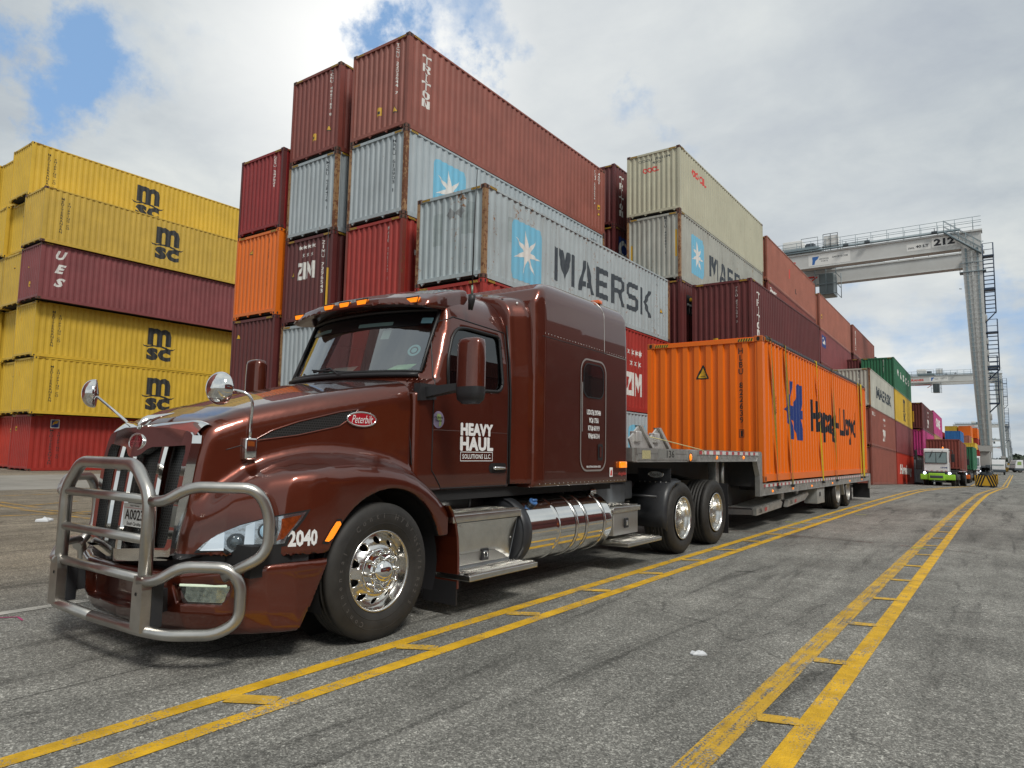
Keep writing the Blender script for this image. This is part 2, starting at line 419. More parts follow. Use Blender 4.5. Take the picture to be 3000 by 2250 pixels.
# ================================================================ ground
def asphalt_nodes(t, base=(.232, .229, .208), fine=True):
    g = t.nodes.new('ShaderNodeNewGeometry').outputs['Position']
    sp = t.nodes.new('ShaderNodeSeparateXYZ'); t.links.new(g, sp.inputs[0])
    v1 = t.nodes.new('ShaderNodeTexVoronoi'); v1.inputs['Scale'].default_value = 125; t.links.new(g, v1.inputs['Vector'])
    v2 = t.nodes.new('ShaderNodeTexVoronoi'); v2.inputs['Scale'].default_value = 55; t.links.new(g, v2.inputs['Vector'])
    c1 = t.nodes.new('ShaderNodeSeparateColor'); t.links.new(v1.outputs['Color'], c1.inputs[0])
    c2 = t.nodes.new('ShaderNodeSeparateColor'); t.links.new(v2.outputs['Color'], c2.inputs[0])
    s1 = ramp(t, c1.outputs[0], [(0.0, 0.48), (.35, .74), (.72, 1.05), (.9, 1.42), (1.0, 2.0)])
    s2 = ramp(t, c2.outputs[1], [(0.0, .75), (.6, .97), (.88, 1.07), (1.0, 1.5)])
    n_b = noise(t, g, 260, 2, .6)
    spk = math_n(t, 'MULTIPLY', s1, s2)
    spk = math_n(t, 'MULTIPLY', spk, ramp(t, n_b, [(.3, .7), (.7, 1.3)]))
    big = ramp(t, noise(t, g, .35, 6, .62, .4), [(.34, .70), (.5, .98), (.66, 1.22)])
    mid = ramp(t, noise(t, g, 2.6, 5, .6), [(.3, .84), (.7, 1.15)])
    # tyre-worn bands and scuffs stretched along the lane
    mp = t.nodes.new('ShaderNodeMapping'); mp.inputs['Scale'].default_value = (1.5, .16, 1); t.links.new(g, mp.inputs[0])
    st = ramp(t, noise(t, mp.outputs[0], 1.6, 7, .66, .6), [(.34, .45), (.43, .84), (.55, 1.0), (.75, 1.15)])
    mp2 = t.nodes.new('ShaderNodeMapping'); mp2.inputs['Scale'].default_value = (5.5, .35, 1); mp2.inputs['Rotation'].default_value = (0, 0, .09); t.links.new(g, mp2.inputs[0])
    sk = ramp(t, noise(t, mp2.outputs[0], 1.1, 5, .6, .3), [(.30, .55), (.40, 1.0)])
    f = math_n(t, 'MULTIPLY', math_n(t, 'MULTIPLY', big, mid), math_n(t, 'MULTIPLY', st, sk))
    # the yard on the far side of the truck is browner
    br = math_n(t, 'MULTIPLY', math_n(t, 'SUBTRACT', -6.5, sp.outputs[0]), .35, clamp=True)
    colr = mixc(t, br, base, (.245, .21, .16))
    wv = vmath(t, 'ADD', g, vmath(t, 'SCALE', t.nodes.new('ShaderNodeTexNoise').outputs['Color']).outputs[0])
    wn = wv.inputs[1].links[0].from_node; wn.inputs['Scale'].default_value = .9; wn.inputs[0].links[0].from_node.inputs['Scale'].default_value = 1.4; t.links.new(g, wn.inputs[0].links[0].from_node.inputs['Vector'])
    ck = t.nodes.new('ShaderNodeTexVoronoi'); ck.feature = 'DISTANCE_TO_EDGE'; ck.inputs['Scale'].default_value = .21; t.links.new(wv.outputs[0], ck.inputs['Vector'])
    crack = math_n(t, 'MAXIMUM', ramp(t, ck.outputs['Distance'], [(0.0, .55), (.0022, 1.0)]), ramp(t, noise(t, g, .5, 3, .5), [(.47, 1.0), (.55, 0.0)]))
    sp2 = t.nodes.new('ShaderNodeTexVoronoi'); sp2.inputs['Scale'].default_value = 1.1; t.links.new(wv.outputs[0], sp2.inputs['Vector'])
    oil = math_n(t, 'MAXIMUM', ramp(t, sp2.outputs['Distance'], [(.05, .45), (.11, 1.0)]), ramp(t, noise(t, g, 1.3, 2, .5), [(.55, 1.0), (.62, 0.0)]))
    jx = math_n(t, 'ABSOLUTE', math_n(t, 'ADD', sp.outputs[0], 4.55)); seam_ = ramp(t, jx, [(.006, .45), (.016, 1.0)])
    f = math_n(t, 'MULTIPLY', f, math_n(t, 'MULTIPLY', crack, math_n(t, 'MULTIPLY', oil, seam_)))
    tot = math_n(t, 'MULTIPLY', spk, f)
    col = vmath(t, 'SCALE', colr); 
    t.links.new(tot, col.inputs['Scale'])
    bn = t.nodes.new('ShaderNodeBump'); bn.inputs['Strength'].default_value = .55; bn.inputs['Distance'].default_value = .004
    t.links.new(math_n(t, 'ADD', v1.outputs['Distance'], math_n(t, 'MULTIPLY', v2.outputs['Distance'], 1.2)), bn.inputs['Height'])
    return g, sp, col.outputs[0], bn.outputs[0]
m = bpy.data.materials.new('asphalt'); m.use_nodes = True; t = m.node_tree; b = t.nodes['Principled BSDF']
g, sp, colr, bn = asphalt_nodes(t)
t.links.new(colr, b.inputs['Base Color']); t.links.new(bn, b.inputs['Normal']); b.inputs['Roughness'].default_value = .82; b.inputs['Specular IOR Level'].default_value = .3
ASPH = m
m = bpy.data.materials.new('concrete_paving'); m.use_nodes = True; t = m.node_tree; b = t.nodes['Principled BSDF']
g = t.nodes.new('ShaderNodeNewGeometry').outputs['Position']
c = mixc(t, ramp(t, noise(t, g, .5, 8, .65), [(.3, 0.), (.7, 1.)]), (.21, .20, .175), (.33, .315, .285))
c = mixc(t, math_n(t, 'MULTIPLY', ramp(t, noise(t, g, 90, 3, .7), [(.35, 1.), (.5, 0.)]), .35), c, (.12, .11, .10))
t.links.new(c, b.inputs['Base Color']); b.inputs['Roughness'].default_value = .85; CONC = m
def road_paint(name, col, wear=.45, smear=0.0):
    m = bpy.data.materials.new(name); m.use_nodes = True; t = m.node_tree; b = t.nodes['Principled BSDF']
    g, sp, ac, bn = asphalt_nodes(t)
    pc = mixc(t, ramp(t, noise(t, g, 5, 5, .6), [(.3, 0.), (.7, 1.)]), tuple(x*.62 for x in col), tuple(x*1.12 for x in col))
    w1 = noise(t, g, 75, 3, .75); w2 = noise(t, g, 3.2, 5, .65)
    mp = t.nodes.new('ShaderNodeMapping'); mp.inputs['Scale'].default_value = (26, .9, 1); t.links.new(g, mp.inputs[0])
    w3 = noise(t, mp.outputs[0], 1.6, 4, .6)
    q = math_n(t, 'ADD', math_n(t, 'MULTIPLY', w1, 1.0), math_n(t, 'ADD', math_n(t, 'MULTIPLY', w2, .75), math_n(t, 'MULTIPLY', w3, .35+smear)))
    mk = ramp(t, q, [(.80+wear*.4+smear*.5-.12, 1.0), (.80+wear*.4+smear*.5, 0.0)]) if False else ramp(t, math_n(t, 'MULTIPLY', q, 1/(2.1+smear)), [(.50-wear*.25, 0.0), (.55-wear*.25, 1.0)])
    t.links.new(mixc(t, mk, ac, pc), b.inputs['Base Color']); t.links.new(bn, b.inputs['Normal']); b.inputs['Roughness'].default_value = .7; b.inputs['Specular IOR Level'].default_value = .35
    return m
YEL = road_paint('yellow_paint', (.72, .42, .018), .34)
YELS = road_paint('yellow_paint_scuffed', (.62, .37, .03), .2, .5)
YELF = road_paint('faded_yellow_paint', (.50, .28, .03), .12, .4)
WHT = road_paint('worn_white_line', (.46, .45, .41), .22, .2)
REDL = road_paint('faded_red_line', (.30, .07, .05), -.05, .3)

def sheet(name, x0, x1, ys, mt, lift=0.0, kind='structure', nx=1, parent=None):
    mb = MB(); xs = [x0+(x1-x0)*i/nx for i in range(nx+1)]
    vs = [(x, y, gz(y)+lift) for y in ys for x in xs]; k = nx+1
    mb.add(vs, [(j*k+i, j*k+i+1, (j+1)*k+i+1, (j+1)*k+i) for j in range(len(ys)-1) for i in range(nx)])
    o = mb.build(name, mt, parent); 
    if kind: o['kind'] = kind
    return o
YS = [-400, -100, -20, 0, 20, 34]+list(np.arange(36, 84, 2))+[90, 100, 110, 125, 140, 160, 200, 400, 1000, 3500]
sheet('ground', -3000, 3000, [float(y) for y in YS], ASPH)
sheet('concrete_strip', -34.3, -23.8, [-60., 0., 33.], CONC, .004)
def drift(y):
    t = max(0, y-16); return .0006*t*t if t < 23 else .317+.0125*(t-23)
def strip_path(name, segs, mt, lift=.004, kind='structure', dr=False):
    """segs: list of (x0,y0,x1,y1,width); each laid flat on the ground"""
    mb = MB()
    for (x0, y0, x1, y1, w_) in segs:
        L = math.hypot(x1-x0, y1-y0); k = max(1, int(L/2.0)); nx, ny = -(y1-y0)/L*w_/2, (x1-x0)/L*w_/2
        vs = []
        for i in range(k+1):
            x, y = x0+(x1-x0)*i/k, y0+(y1-y0)*i/k
            if dr: x += drift(y)
            vs += [(x+nx, y+ny, gz(y+ny)+lift), (x-nx, y-ny, gz(y-ny)+lift)]
        mb.add(vs, [(2*i, 2*i+1, 2*i+3, 2*i+2) for i in range(k)])
    o = mb.build(name, mt); o['kind'] = kind; return o
WL = .115
strip_path('road_marking', [(-3.70, -3, -3.70, 150, WL)], YEL, dr=True)
strip_path('road_marking', [(-3.34, -3, -3.34, 150, WL)], YEL, dr=True)
strip_path('road_marking', [(-1.235, -3, -1.235, 150, WL*1.25)], YELS, dr=True)
strip_path('road_marking', [(-0.915, -3, -0.915, 150, WL*1.05)], YEL, dr=True)
lr = []; rr_ = []
for k in range(0, 60):
    y = 2.37+1.345*k-2.69
    lr.append((-3.645, y, -3.395, y+.15, .12 if k % 2 else .13))
    rr_.append((-1.17, y+1.62, -.965, y+1.69, .115))
YELR = road_paint('yellow_paint_rung', (.66, .40, .04), .26, .1)
strip_path('road_marking', lr, YELR, .0065, dr=True)
strip_path('road_marking', rr_, YELR, .0065, dr=True)
strip_path('lane_edge_line', [(-6.86, -6, -6.86, 34, .12)], WHT)
strip_path('hatched_marking', [(-16.6, 2.3, -15.60, 5.63, .14), (-20.6, 6.02, -17.13, 6.00, .15), (-21.9, 6.28, -17.17, 6.35, .15), (-16.9, 5.93, -15.6, 6.08, .15), (-15.70, 5.67, -15.0, 6.5, .14), (-17.9, 6.4, -18.6, 7.7, .13), (-16.57, 6.24, -14.9, 6.5, .13), (-15.6, 6.2, -15.75, 7.6, .12), (-21.5, 6.6, -21.5, 9.5, .12), (-14.9, 6.03, -13.3, 6.2, .12)], YELF)
strip_path('faded_red_line', [(-6.0, 13.4, -3.9, 13.26, .035), (-3.9, 13.26, -1.89, 13.19, .035), (-1.5, 13.1, -.4, 12.9, .035)], REDL, .005)
PINK = mat('marking_pink', (.42, .04, .16), .8)
LIME = mat('marking_lime', (.55, .60, .05), .7)
strip_path('survey_mark', [(-6.75, 2.20, -6.62, 2.36, .018), (-6.62, 2.36, -6.47, 2.34, .016), (-6.75, 2.20, -6.95, 2.02, .018)], PINK, .005)
strip_path('survey_mark', [(-3.98, 15.85, -3.55, 15.88, .05), (-3.15, 19.3, -2.9, 19.32, .05), (-1.3, 12.9, -1.1, 12.93, .05)], LIME, .008)
def litter(name, pts, m_, label, cat, h=.006):
    c = Vector((sum(p[0] for p in pts)/len(pts), sum(p[1] for p in pts)/len(pts), 0)); mb = MB(); rnd = random.Random(3)
    n = len(pts); vs = [(c.x, c.y, h*1.6)]+[(p[0], p[1], .006+rnd.random()*h) for p in pts]
    vs += [(c.x+(p[0]-c.x)*.5, c.y+(p[1]-c.y)*.5, .008+rnd.random()*h*1.6) for p in pts]
    fs = [(0, 1+n+i, 1+n+(i+1) % n) for i in range(n)]+[(1+i, 1+(i+1) % n, 1+n+(i+1) % n, 1+n+i) for i in range(n)]
    vs += [(p[0], p[1], .003) for p in pts]
    fs += [(1+i, 1+(i+1) % n, 1+2*n+(i+1) % n, 1+2*n+i) for i in range(n)]
    mb.add(vs, fs); o = mb.build(name, m_); tag(o, label, cat); return o
PAPER = mat('litter_white', (.62, .64, .66), .7)
a0 = [(-1.955, 4.86), (-1.90, 4.83), (-1.86, 4.86), (-1.80, 4.88), (-1.745, 4.95), (-1.775, 4.99), (-1.80, 5.05), (-1.86, 5.03), (-1.90, 5.06), (-1.93, 4.99), (-1.965, 4.96)]
a0 = [(-1.85+(x+1.85)*.52, 4.95+(y-4.95)*.52) for x, y in a0]
litter('paper_scrap', a0, PAPER, 'flattened scrap of white paper lying on the asphalt between the two yellow ladder lines', 'litter', .012)
litter('plastic_scrap', [(-14.55, 5.35), (-14.2, 5.2), (-14.05, 5.35), (-14.2, 5.5), (-14.5, 5.52)], PAPER, 'crumpled white plastic lying on the brown asphalt in front of the yellow container stack', 'litter', .05)

# ================================================================ shipping containers
CW, CL = 2.438, 12.192
def cmat(name, col, rust=.3, streak=.3, rustc=(.17, .065, .025), fade=.16, rough=.55):
    if name in MATS: return MATS[name]
    m = bpy.data.materials.new(name); m.use_nodes = True; t = m.node_tree; b = t.nodes['Principled BSDF']
    g = t.nodes.new('ShaderNodeNewGeometry').outputs['Position']
    c = mixc(t, ramp(t, noise(t, g, .9, 6, .6), [(.3, 0.), (.7, 1.)]), tuple(x*(1-fade) for x in col), tuple(min(1, x*(1+fade)) for x in col))
    mp = t.nodes.new('ShaderNodeMapping'); mp.inputs['Scale'].default_value = (7, 7, .5); t.links.new(g, mp.inputs[0])
    sk = noise(t, mp.outputs[0], 1.3, 6, .62)
    mk = math_n(t, 'MULTIPLY', ramp(t, sk, [(.52, 0.), (.80, 1.)]), streak)
    c = mixc(t, mk, c, tuple(x*.45+y*.4 for x, y in zip(col, (.18, .11, .06))))
    n1_ = noise(t, g, 9, 7, .72); mp2 = t.nodes.new('ShaderNodeMapping'); mp2.inputs['Scale'].default_value = (1, 1, .3); t.links.new(g, mp2.inputs[0])
    n2_ = noise(t, mp2.outputs[0], 1.4, 4, .6)
    q = math_n(t, 'ADD', math_n(t, 'MULTIPLY', n1_, .62), math_n(t, 'MULTIPLY', n2_, .38))
    lo_ = .69-rust*.13
    mr = ramp(t, q, [(lo_, 0.), (lo_+.035, 1.)])
    rc = mixc(t, ramp(t, noise(t, g, 30, 4, .7), [(.35, 0.), (.65, 1.)]), tuple(x*.45 for x in rustc), tuple(x*1.5 for x in rustc))
    c = mixc(t, mr, c, rc)
    t.links.new(c, b.inputs['Base Color'])
    t.links.new(math_n(t, 'ADD', rough, math_n(t, 'MULTIPLY', mr, .3)), b.inputs['Roughness'])
    bn = t.nodes.new('ShaderNodeBump'); bn.inputs['Strength'].default_value = .25; bn.inputs['Distance'].default_value = .02
    t.links.new(noise(t, g, 2.2, 3, .5), bn.inputs['Height']); t.links.new(bn.outputs[0], b.inputs['Normal'])
    MATS[name] = m; return m
SHADOW = mat('hollow_shade_black', (.02, .018, .016), .9)  # near-black painted as the shade under floors and in slots, holes and notches
HZY = mat('hazard_yellow', (.62, .36, .02), .5); HZK = mat('hazard_black', (.015, .015, .015), .5)
def profile(s0, s1, pitch, depth, outer=.26, slope=.24):
    """trapezoid corrugation between s0 and s1 -> list of (s, depth)"""
    n = max(1, int(round((s1-s0)/pitch))); p = (s1-s0)/n; out = [(s0, 0.)]
    for i in range(n):
        a = s0+i*p
        out += [(a+outer*p/2, 0.), (a+(outer/2+slope)*p, depth), (a+(1-outer/2-slope)*p, depth), (a+(1-outer/2)*p, 0.)]
    out.append((s1, 0.)); return out
def depth_at(pr, s):
    return float(np.interp(s, [p[0] for p in pr], [p[1] for p in pr]))
MESHC = {}
def cached(key, fn):
    if key not in MESHC: MESHC[key] = fn()
    return MESHC[key]
SIDE_PR = profile(.149, CL-.149, .278, .036)
END_PR = profile(-CW/2+.099, CW/2-.099, .235, .042, .30, .16)
def panel_side(H, m_, key):
    def f():
        mb = MB(); vs = []; xo = -.014
        for s, d in SIDE_PR: vs += [(xo-d, s, .15), (xo-d, s, H-.055)]
        mb.add(vs, [(2*i, 2*i+2, 2*i+3, 2*i+1) for i in range(len(SIDE_PR)-1)]); return mb.mesh('side_panel', m_)
    return cached(('sp', key, H), f)
def panel_end(H, m_, key, door=False):
    def f():
        mb = MB(); vs = []
        for s, d in END_PR: vs += [(s, .022+d, .20), (s, .022+d, H-.10)]
        mb.add(vs, [(2*i, 2*i+2, 2*i+3, 2*i+1) for i in range(len(END_PR)-1)]); return mb.mesh('end_panel', m_)
    return cached(('ep', key, H), f)
def frame_mesh(H, m_, pm, key):
    def f():
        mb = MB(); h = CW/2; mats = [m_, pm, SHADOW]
        for sx in (-1, 1):
            for y0, y1 in ((0.004, .150), (CL-.150, CL-.004)):
                x0, x1 = (h-.10, h-.004) if sx > 0 else (-h+.004, -h+.10)
                mb.box((x0, y0, .12), (x1, y1, H-.12), 1)
            xo = sx*(h-.006); xi = sx*(h-.06)
            mb.box((min(xo, xi), .15, H-.065), (max(xo, xi), CL-.15, H-.008), 0)
            xo = sx*(h-.010); xi = sx*(h-.05)
            mb.box((min(xo, xi), .15, .03), (max(xo, xi), CL-.15, .16), 0)
            mb.box((min(sx*(h-.010), sx*(h-.10)), .15, .018), (max(sx*(h-.010), sx*(h-.10)), CL-.15, .03), 0)
        for y0, y1 in ((.006, .07), (CL-.07, CL-.006)):
            mb.box((-h+.10, y0, H-.115), (h-.10, y1, H-.03), 0)
            mb.box((-h+.10, y0, .11), (h-.10, y1, .215), 0)
            for sx in (-1, 1):
                for off in (.34, .95):
                    x = sx*off; mb.prism([(x-.075, .11), (x+.075, .11), (x+.02*sx, .035)], 1, y0+.01, y1-.01, 0)
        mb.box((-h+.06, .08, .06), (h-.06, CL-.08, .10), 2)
        return mb.mesh('frame', mats)
    return cached(('fr', key, H, pm.name), f)
def roof_mesh(H, m_, key):
    def f():
        mb = MB(); pr = profile(.17, CL-.17, .42, .02)
        vs = []
        for s, d in pr: vs += [(-CW/2+.06, s, H-.012-d), (CW/2-.06, s, H-.012-d)]
        mb.add(vs, [(2*i, 2*i+1, 2*i+3, 2*i+2) for i in range(len(pr)-1)])
        mb.box((-CW/2+.06, .06, H-.03), (CW/2-.06, .17, H-.011)); mb.box((-CW/2+.06, CL-.17, H-.03), (CW/2-.06, CL-.06, H-.011))
        return mb.mesh('roof', m_)
    return cached(('rf', key, H), f)
def casting_mesh(m_):
    def f():
        # corner fitting 178 x 162 x 118 with its slots drawn as flat dark patches, their shade painted on
        mb = MB(); a, b_, c_ = .162, .178, .118
        bm = bmesh.new(); bmesh.ops.create_cube(bm, size=1)
        for v in bm.verts: v.co = Vector(((v.co.x)*a, (v.co.y)*b_, (v.co.z)*c_))
        bmesh.ops.bevel(bm, geom=bm.edges[:], offset=.008, segments=1, affect='EDGES'); mb.bm(bm, 0)
        sl = fill2d([(.031*math.cos(R(q)), .031*math.sin(R(q))+(.012 if 0 < q < 180 else -.012)) for q in range(0, 360, 20)])
        for sy in (-1, 1):
            mb.add([(p[0], sy*(b_/2+.0015), p[1]) for p in sl[0]], sl[1], 1)
        for sx in (-1, 1):
            mb.add([(sx*(a/2+.0015), p[0], p[1]) for p in sl[0]], sl[1], 1)
        return mb.mesh('corner_casting', [m_, SHADOW])
    return cached(('cc', m_.name), f)
def hazard_mesh(w_, key, up_=.06):
    def f():
        mb = MB(); n = 6; st = w_/n
        mb.add([(-w_/2, 0, 0), (w_/2, 0, 0), (w_/2, 0, up_), (-w_/2, 0, up_)], [(0, 1, 2, 3)], 0)
        for i in range(n):
            x = -w_/2+i*st; mb.add([(x, -.002, 0), (x+st*.5, -.002, 0), (min(w_/2, x+st*.95), -.002, up_), (x+st*.45, -.002, up_)], [(0, 1, 2, 3)], 1)
        return mb.mesh('hazard_strip', [HZY, HZK])
    return cached(('hz', key), f)
class Cont:
    """x = right face, y = near end, z = bottom"""
    def __init__(s, x, y, z, H, col, label, post=None, castm=None, group='shipping containers stacked in the yard', L=1.0, hazard=True, rx=None, detail=2, name='shipping_container', topc=None):
        s.H = H; s.key = col.name
        rx = rx if rx is not None else 0.0
        s.o = empty(name, (x-CW/2, y, z), rx, 0, label, 'container', group)
        post = post or col; castm = castm or post
        link('side_panel', panel_side(H, col, s.key), s.o, (CW/2, 0, 0))
        q = link('side_panel', panel_side(H, col, s.key), s.o, (-CW/2, CL, 0)); q.rotation_euler = (0, 0, math.pi)
        link('end_panel', panel_end(H, col, s.key), s.o)
        q = link('end_panel', panel_end(H, col, s.key), s.o, (0, CL, 0)); q.rotation_euler = (0, 0, math.pi)
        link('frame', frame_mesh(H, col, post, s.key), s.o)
        link('roof', roof_mesh(H, topc or col, (topc or col).name), s.o)
        if detail:
            cm = casting_mesh(castm)
            for sx in (-1, 1):
                for yy in (.089, CL-.089):
                    for zz in (.059, H-.059): link('corner_casting', cm, s.o, (sx*(CW/2-.081), yy, zz))
        if hazard and detail:
            for sx in (-1, 1):
                q = link('hazard_strip', hazard_mesh(.30, 'e'), s.o, (sx*(CW/2-.33), .001, H-.10))
            q = link('hazard_strip', hazard_mesh(.30, 'e'), s.o, (CW/2+.001, .36, H-.066)); q.rotation_euler = (0, 0, math.pi/2)
    def side(s, g, m_, name='lettering', lift=.0035):
        cuts = [p[0] for p in SIDE_PR]; vs, fs = slice2d(g, cuts)
        mb = MB(); mb.add([(CW/2-.014-depth_at(SIDE_PR, v[0])+lift, v[0], v[1]) for v in vs], fs); mb.build(name, m_, s.o); return s
    def end(s, g, m_, name='lettering', lift=.0035):
        cuts = [p[0] for p in END_PR]; vs, fs = slice2d(g, cuts)
        mb = MB(); mb.add([(v[0], .022+depth_at(END_PR, v[0])-lift, v[1]) for v in vs], fs); mb.build(name, m_, s.o); return s
    def code(s, txt, m_, x=.72, top=.22, h=1.5, size=.115, col2=None):
        g = fit2d(text2d(txt.replace(' ', '\u2003') if False else txt, size, .012, .8, vertical=True, line=.86), w_=.105, h=h)
        g = ([(v[0]*.75, v[1]) for v in g[0]], g[1]) if False else g
        return s.end(off2d(g, x, s.H-top-h/2), m_)
    def sidecode(s, txt, m_, y=.8, top=.35, h=1.2, size=.11):
        g = fit2d(text2d(txt, size, .012, .8, vertical=True, line=.86), w_=.15, h=h); return s.side(off2d(g, y, s.H-top-h/2), m_)
    def sticker(s, x, z, kind='tri', face='end', w_=.17):
        f = s.end if face == 'end' else s.side
        if kind == 'tri':
            f(([(x-w_/2, z-w_/2), (x+w_/2, z-w_/2), (x, z+w_/2)], [[0, 1, 2]]), HZK, 'warning_sticker', .004)
            k = w_*.72; f(([(x-k/2, z-k/2+.004), (x+k/2, z-k/2+.004), (x, z+k/2)], [[0, 1, 2]]), HZY, 'warning_sticker', .006)
        else:
            f(fill2d(rrect(x-w_/2, z-w_*.65, x+w_/2, z+w_*.65, .01, 1)), HZY, 'warning_sticker', .004)
            f(fill2d(rrect(x-w_*.25, z-w_*.4, x+w_*.25, z+w_*.05, .005, 1)), HZK, 'warning_sticker', .006)
        return s
WH = mat('letter_white', (.70, .70, .67), .6, dirt=.25, dirtc=(.35, .2, .15), vscale=20)
BK = mat('letter_black', (.018, .020, .022), .6, dirt=.25, dirtc=(.12, .12, .11), vscale=20)
SLATE = mat('letter_slate', (.030, .042, .055), .6, dirt=.3, dirtc=(.15, .17, .18), vscale=15)
LBLUE = mat('letter_light_blue', (.16, .47, .66), .55, dirt=.25, dirtc=(.3, .36, .38), vscale=12)
NAVY = mat('letter_navy', (.018, .045, .20), .5, dirt=.1, dirtc=(.05, .07, .2))
REDT = mat('letter_red', (.62, .05, .04), .6, dirt=.25, dirtc=(.4, .25, .2))
brown = cmat('paint_oxide_brown', (.205, .048, .036), .12, .25)
brown2 = cmat('paint_oxide_brown_faded', (.255, .078, .056), .22, .3)
brown3 = cmat('paint_dark_oxide', (.110, .022, .022), .18, .25)
maroon = cmat('paint_maroon', (.205, .052, .055), .10, .22)
salmon = cmat('paint_salmon_brown', (.340, .118, .078), .35, .3)
redc = cmat('paint_red', (.330, .026, .018), .28, .3)
redb = cmat('paint_bright_red', (.42, .035, .018), .05, .2)
crim = cmat('paint_crimson', (.255, .016, .018), .12, .3)
orange = cmat('paint_orange', (.72, .155, .008), .05, .18, fade=.06, rough=.45)
orangeH = cmat('paint_clean_orange', (.80, .155, .004), .02, .10, fade=.04, rough=.40)
yellow = cmat('paint_yellow', (.61, .40, .035), .06, .2, (.30, .15, .03), fade=.10)
yellow2 = cmat('paint_yellow_dirty', (.54, .36, .05), .16, .45, (.26, .14, .04), fade=.12)
lblue = cmat('paint_pale_blue_grey', (.37, .42, .445), .55, .45, (.22, .10, .035), fade=.10)
lbluer = cmat('paint_rusty_blue_grey', (.37, .43, .45), .85, .75, (.24, .11, .04), fade=.12)
cream = cmat('paint_cream_green', (.46, .45, .335), .45, .45, (.22, .12, .05), fade=.08)
rustpost = cmat('rusty_post', (.30, .17, .075), 1.5, .6, (.15, .055, .025), fade=.3)
rustdark = cmat('rusty_casting', (.12, .05, .032), .9, .5, fade=.3)
green = cmat('paint_green', (.020, .130, .062), .05, .25)
greenb = cmat('paint_bright_green', (.02, .21, .04), .05, .2)
blue = cmat('paint_blue', (.015, .12, .34), .05, .2)
steelb = cmat('paint_steel_blue', (.13, .19, .25), .1, .3)
pink = cmat('paint_magenta', (.46, .04, .19), .02, .15)
tan = cmat('paint_tan', (.42, .22, .10), .1, .2)

def msc(c, y=6.6, z=None, sz=1.0, m_=BK):
    z = z or c.H*.5-.09; sz *= 1.38
    g = fit2d(text2d('m', 1, .045), w_=.94*sz, h=.70*sz); g2 = fit2d(text2d('sc', 1, .045, spacing=1.0), w_=.98*sz, h=.50*sz)
    c.side(off2d(g, y, z+.37*sz), m_, 'logo'); c.side(off2d(g2, y, z-.34*sz), m_, 'logo')
    sw = [(-.66, .03), (-.58, -.015), (-.45, -.02), (-.30, .02), (-.24, .07), (-.24, .03), (-.15, .03), (0, .03), (.15, .02), (.30, -.02), (.45, -.07), (.58, -.06), (.68, -.01), (.58, -.11), (.44, -.135), (.3, -.10), (.1, -.035), (-.24, -.03), (-.45, -.075), (-.6, -.06)]
    c.side(off2d(fill2d([(a*sz, b*sz) for a, b in sw]), y, z-.005), m_, 'logo')
    c.sidecode('MEDITERRANEAN', m_, .82, .38, 1.8, .13); c.sidecode('SHIPPING CO.', m_, 1.12, .55, 1.5, .13)
def L6(ch):
    A_ = [(0, 0), (.36, 1), (.47, 1), (.47, .78), (.33, .34), (.47, .34), (.47, .17), (.27, .17), (.21, 0)]
    d = {'M': [[(0, 0), (0, 1), (.17, 1), (.17, 0)], [(.83, 0), (.83, 1), (1, 1), (1, 0)], [(.20, 1), (.40, 1), (.5, .62), (.5, .08), (.20, .80)], [(.80, 1), (.60, 1), (.5, .62), (.5, .08), (.80, .80)]],
     'A': [A_, [(1-x, z) for x, z in A_]], 'E': [[(0, 0), (0, 1), (.22, 1), (.22, 0)], [(.26, .82), (.95, .82), (.95, 1), (.26, 1)], [(.26, .41), (.85, .41), (.85, .59), (.26, .59)], [(.26, 0), (.95, 0), (.95, .18), (.26, .18)]],
     'R': [[(0, 0), (0, 1), (.22, 1), (.22, 0)], [(.26, 1), (.76, 1), (.95, .87), (.95, .58), (.80, .46), (.97, 0), (.73, 0), (.56, .41), (.26, .41), (.26, .57), (.66, .57), (.73, .63), (.73, .78), (.67, .84), (.26, .84)]],
     'S': [[(0, 0), (.8, 0), (.97, .14), (.97, .44), (.8, .58), (.28, .58), (.22, .63), (.22, .78), (.28, .83), (.93, .83), (.93, 1), (.16, 1), (0, .87), (0, .55), (.16, .41), (.7, .41), (.75, .36), (.75, .22), (.7, .17), (0, .17)]],
     'K': [[(0, 0), (0, 1), (.22, 1), (.22, 0)], [(.26, .5), (.70, 1), (.98, 1), (.53, .5), (1.0, 0), (.72, 0)]],
     'I': [[(.2, 0), (.2, .12), (.34, .16), (.34, .84), (.2, .88), (.2, 1), (.8, 1), (.8, .88), (.66, .84), (.66, .16), (.8, .12), (.8, 0)]], 'Z': [[(0, 1), (1, 1), (1, .82), (.36, .22), (1, .22), (1, 0), (0, 0), (0, .18), (.64, .78), (0, .78)]], 'T': [[(0, 1), (1, 1), (1, .70), (.88, .70), (.84, .80), (.62, .80), (.62, 0), (.38, 0), (.38, .80), (.16, .80), (.12, .70), (0, .70)]], 'O': [[(.25, 0), (.75, 0), (1, .25), (1, .75), (.75, 1), (.25, 1), (0, .75), (0, .25)]], 'N': [[(0, 0), (0, 1), (.34, 1), (.72, .42), (.72, .88), (.62, 1), (1, 1), (1, 0), (.72, 0), (.28, .62), (.28, .12), (.38, 0)]]}[ch]
    if ch == 'O': return fill2d(d[0], [(.36, .22), (.64, .22), (.74, .34), (.74, .66), (.64, .78), (.36, .78), (.26, .66), (.26, .34)])
    return join2d(*[fill2d(p) for p in d])
def block(ch, w_, h, x=0, z=0): g = L6(ch); return [((v[0]-.5)*w_+x, (v[1]-.5)*h+z) for v in g[0]], g[1]
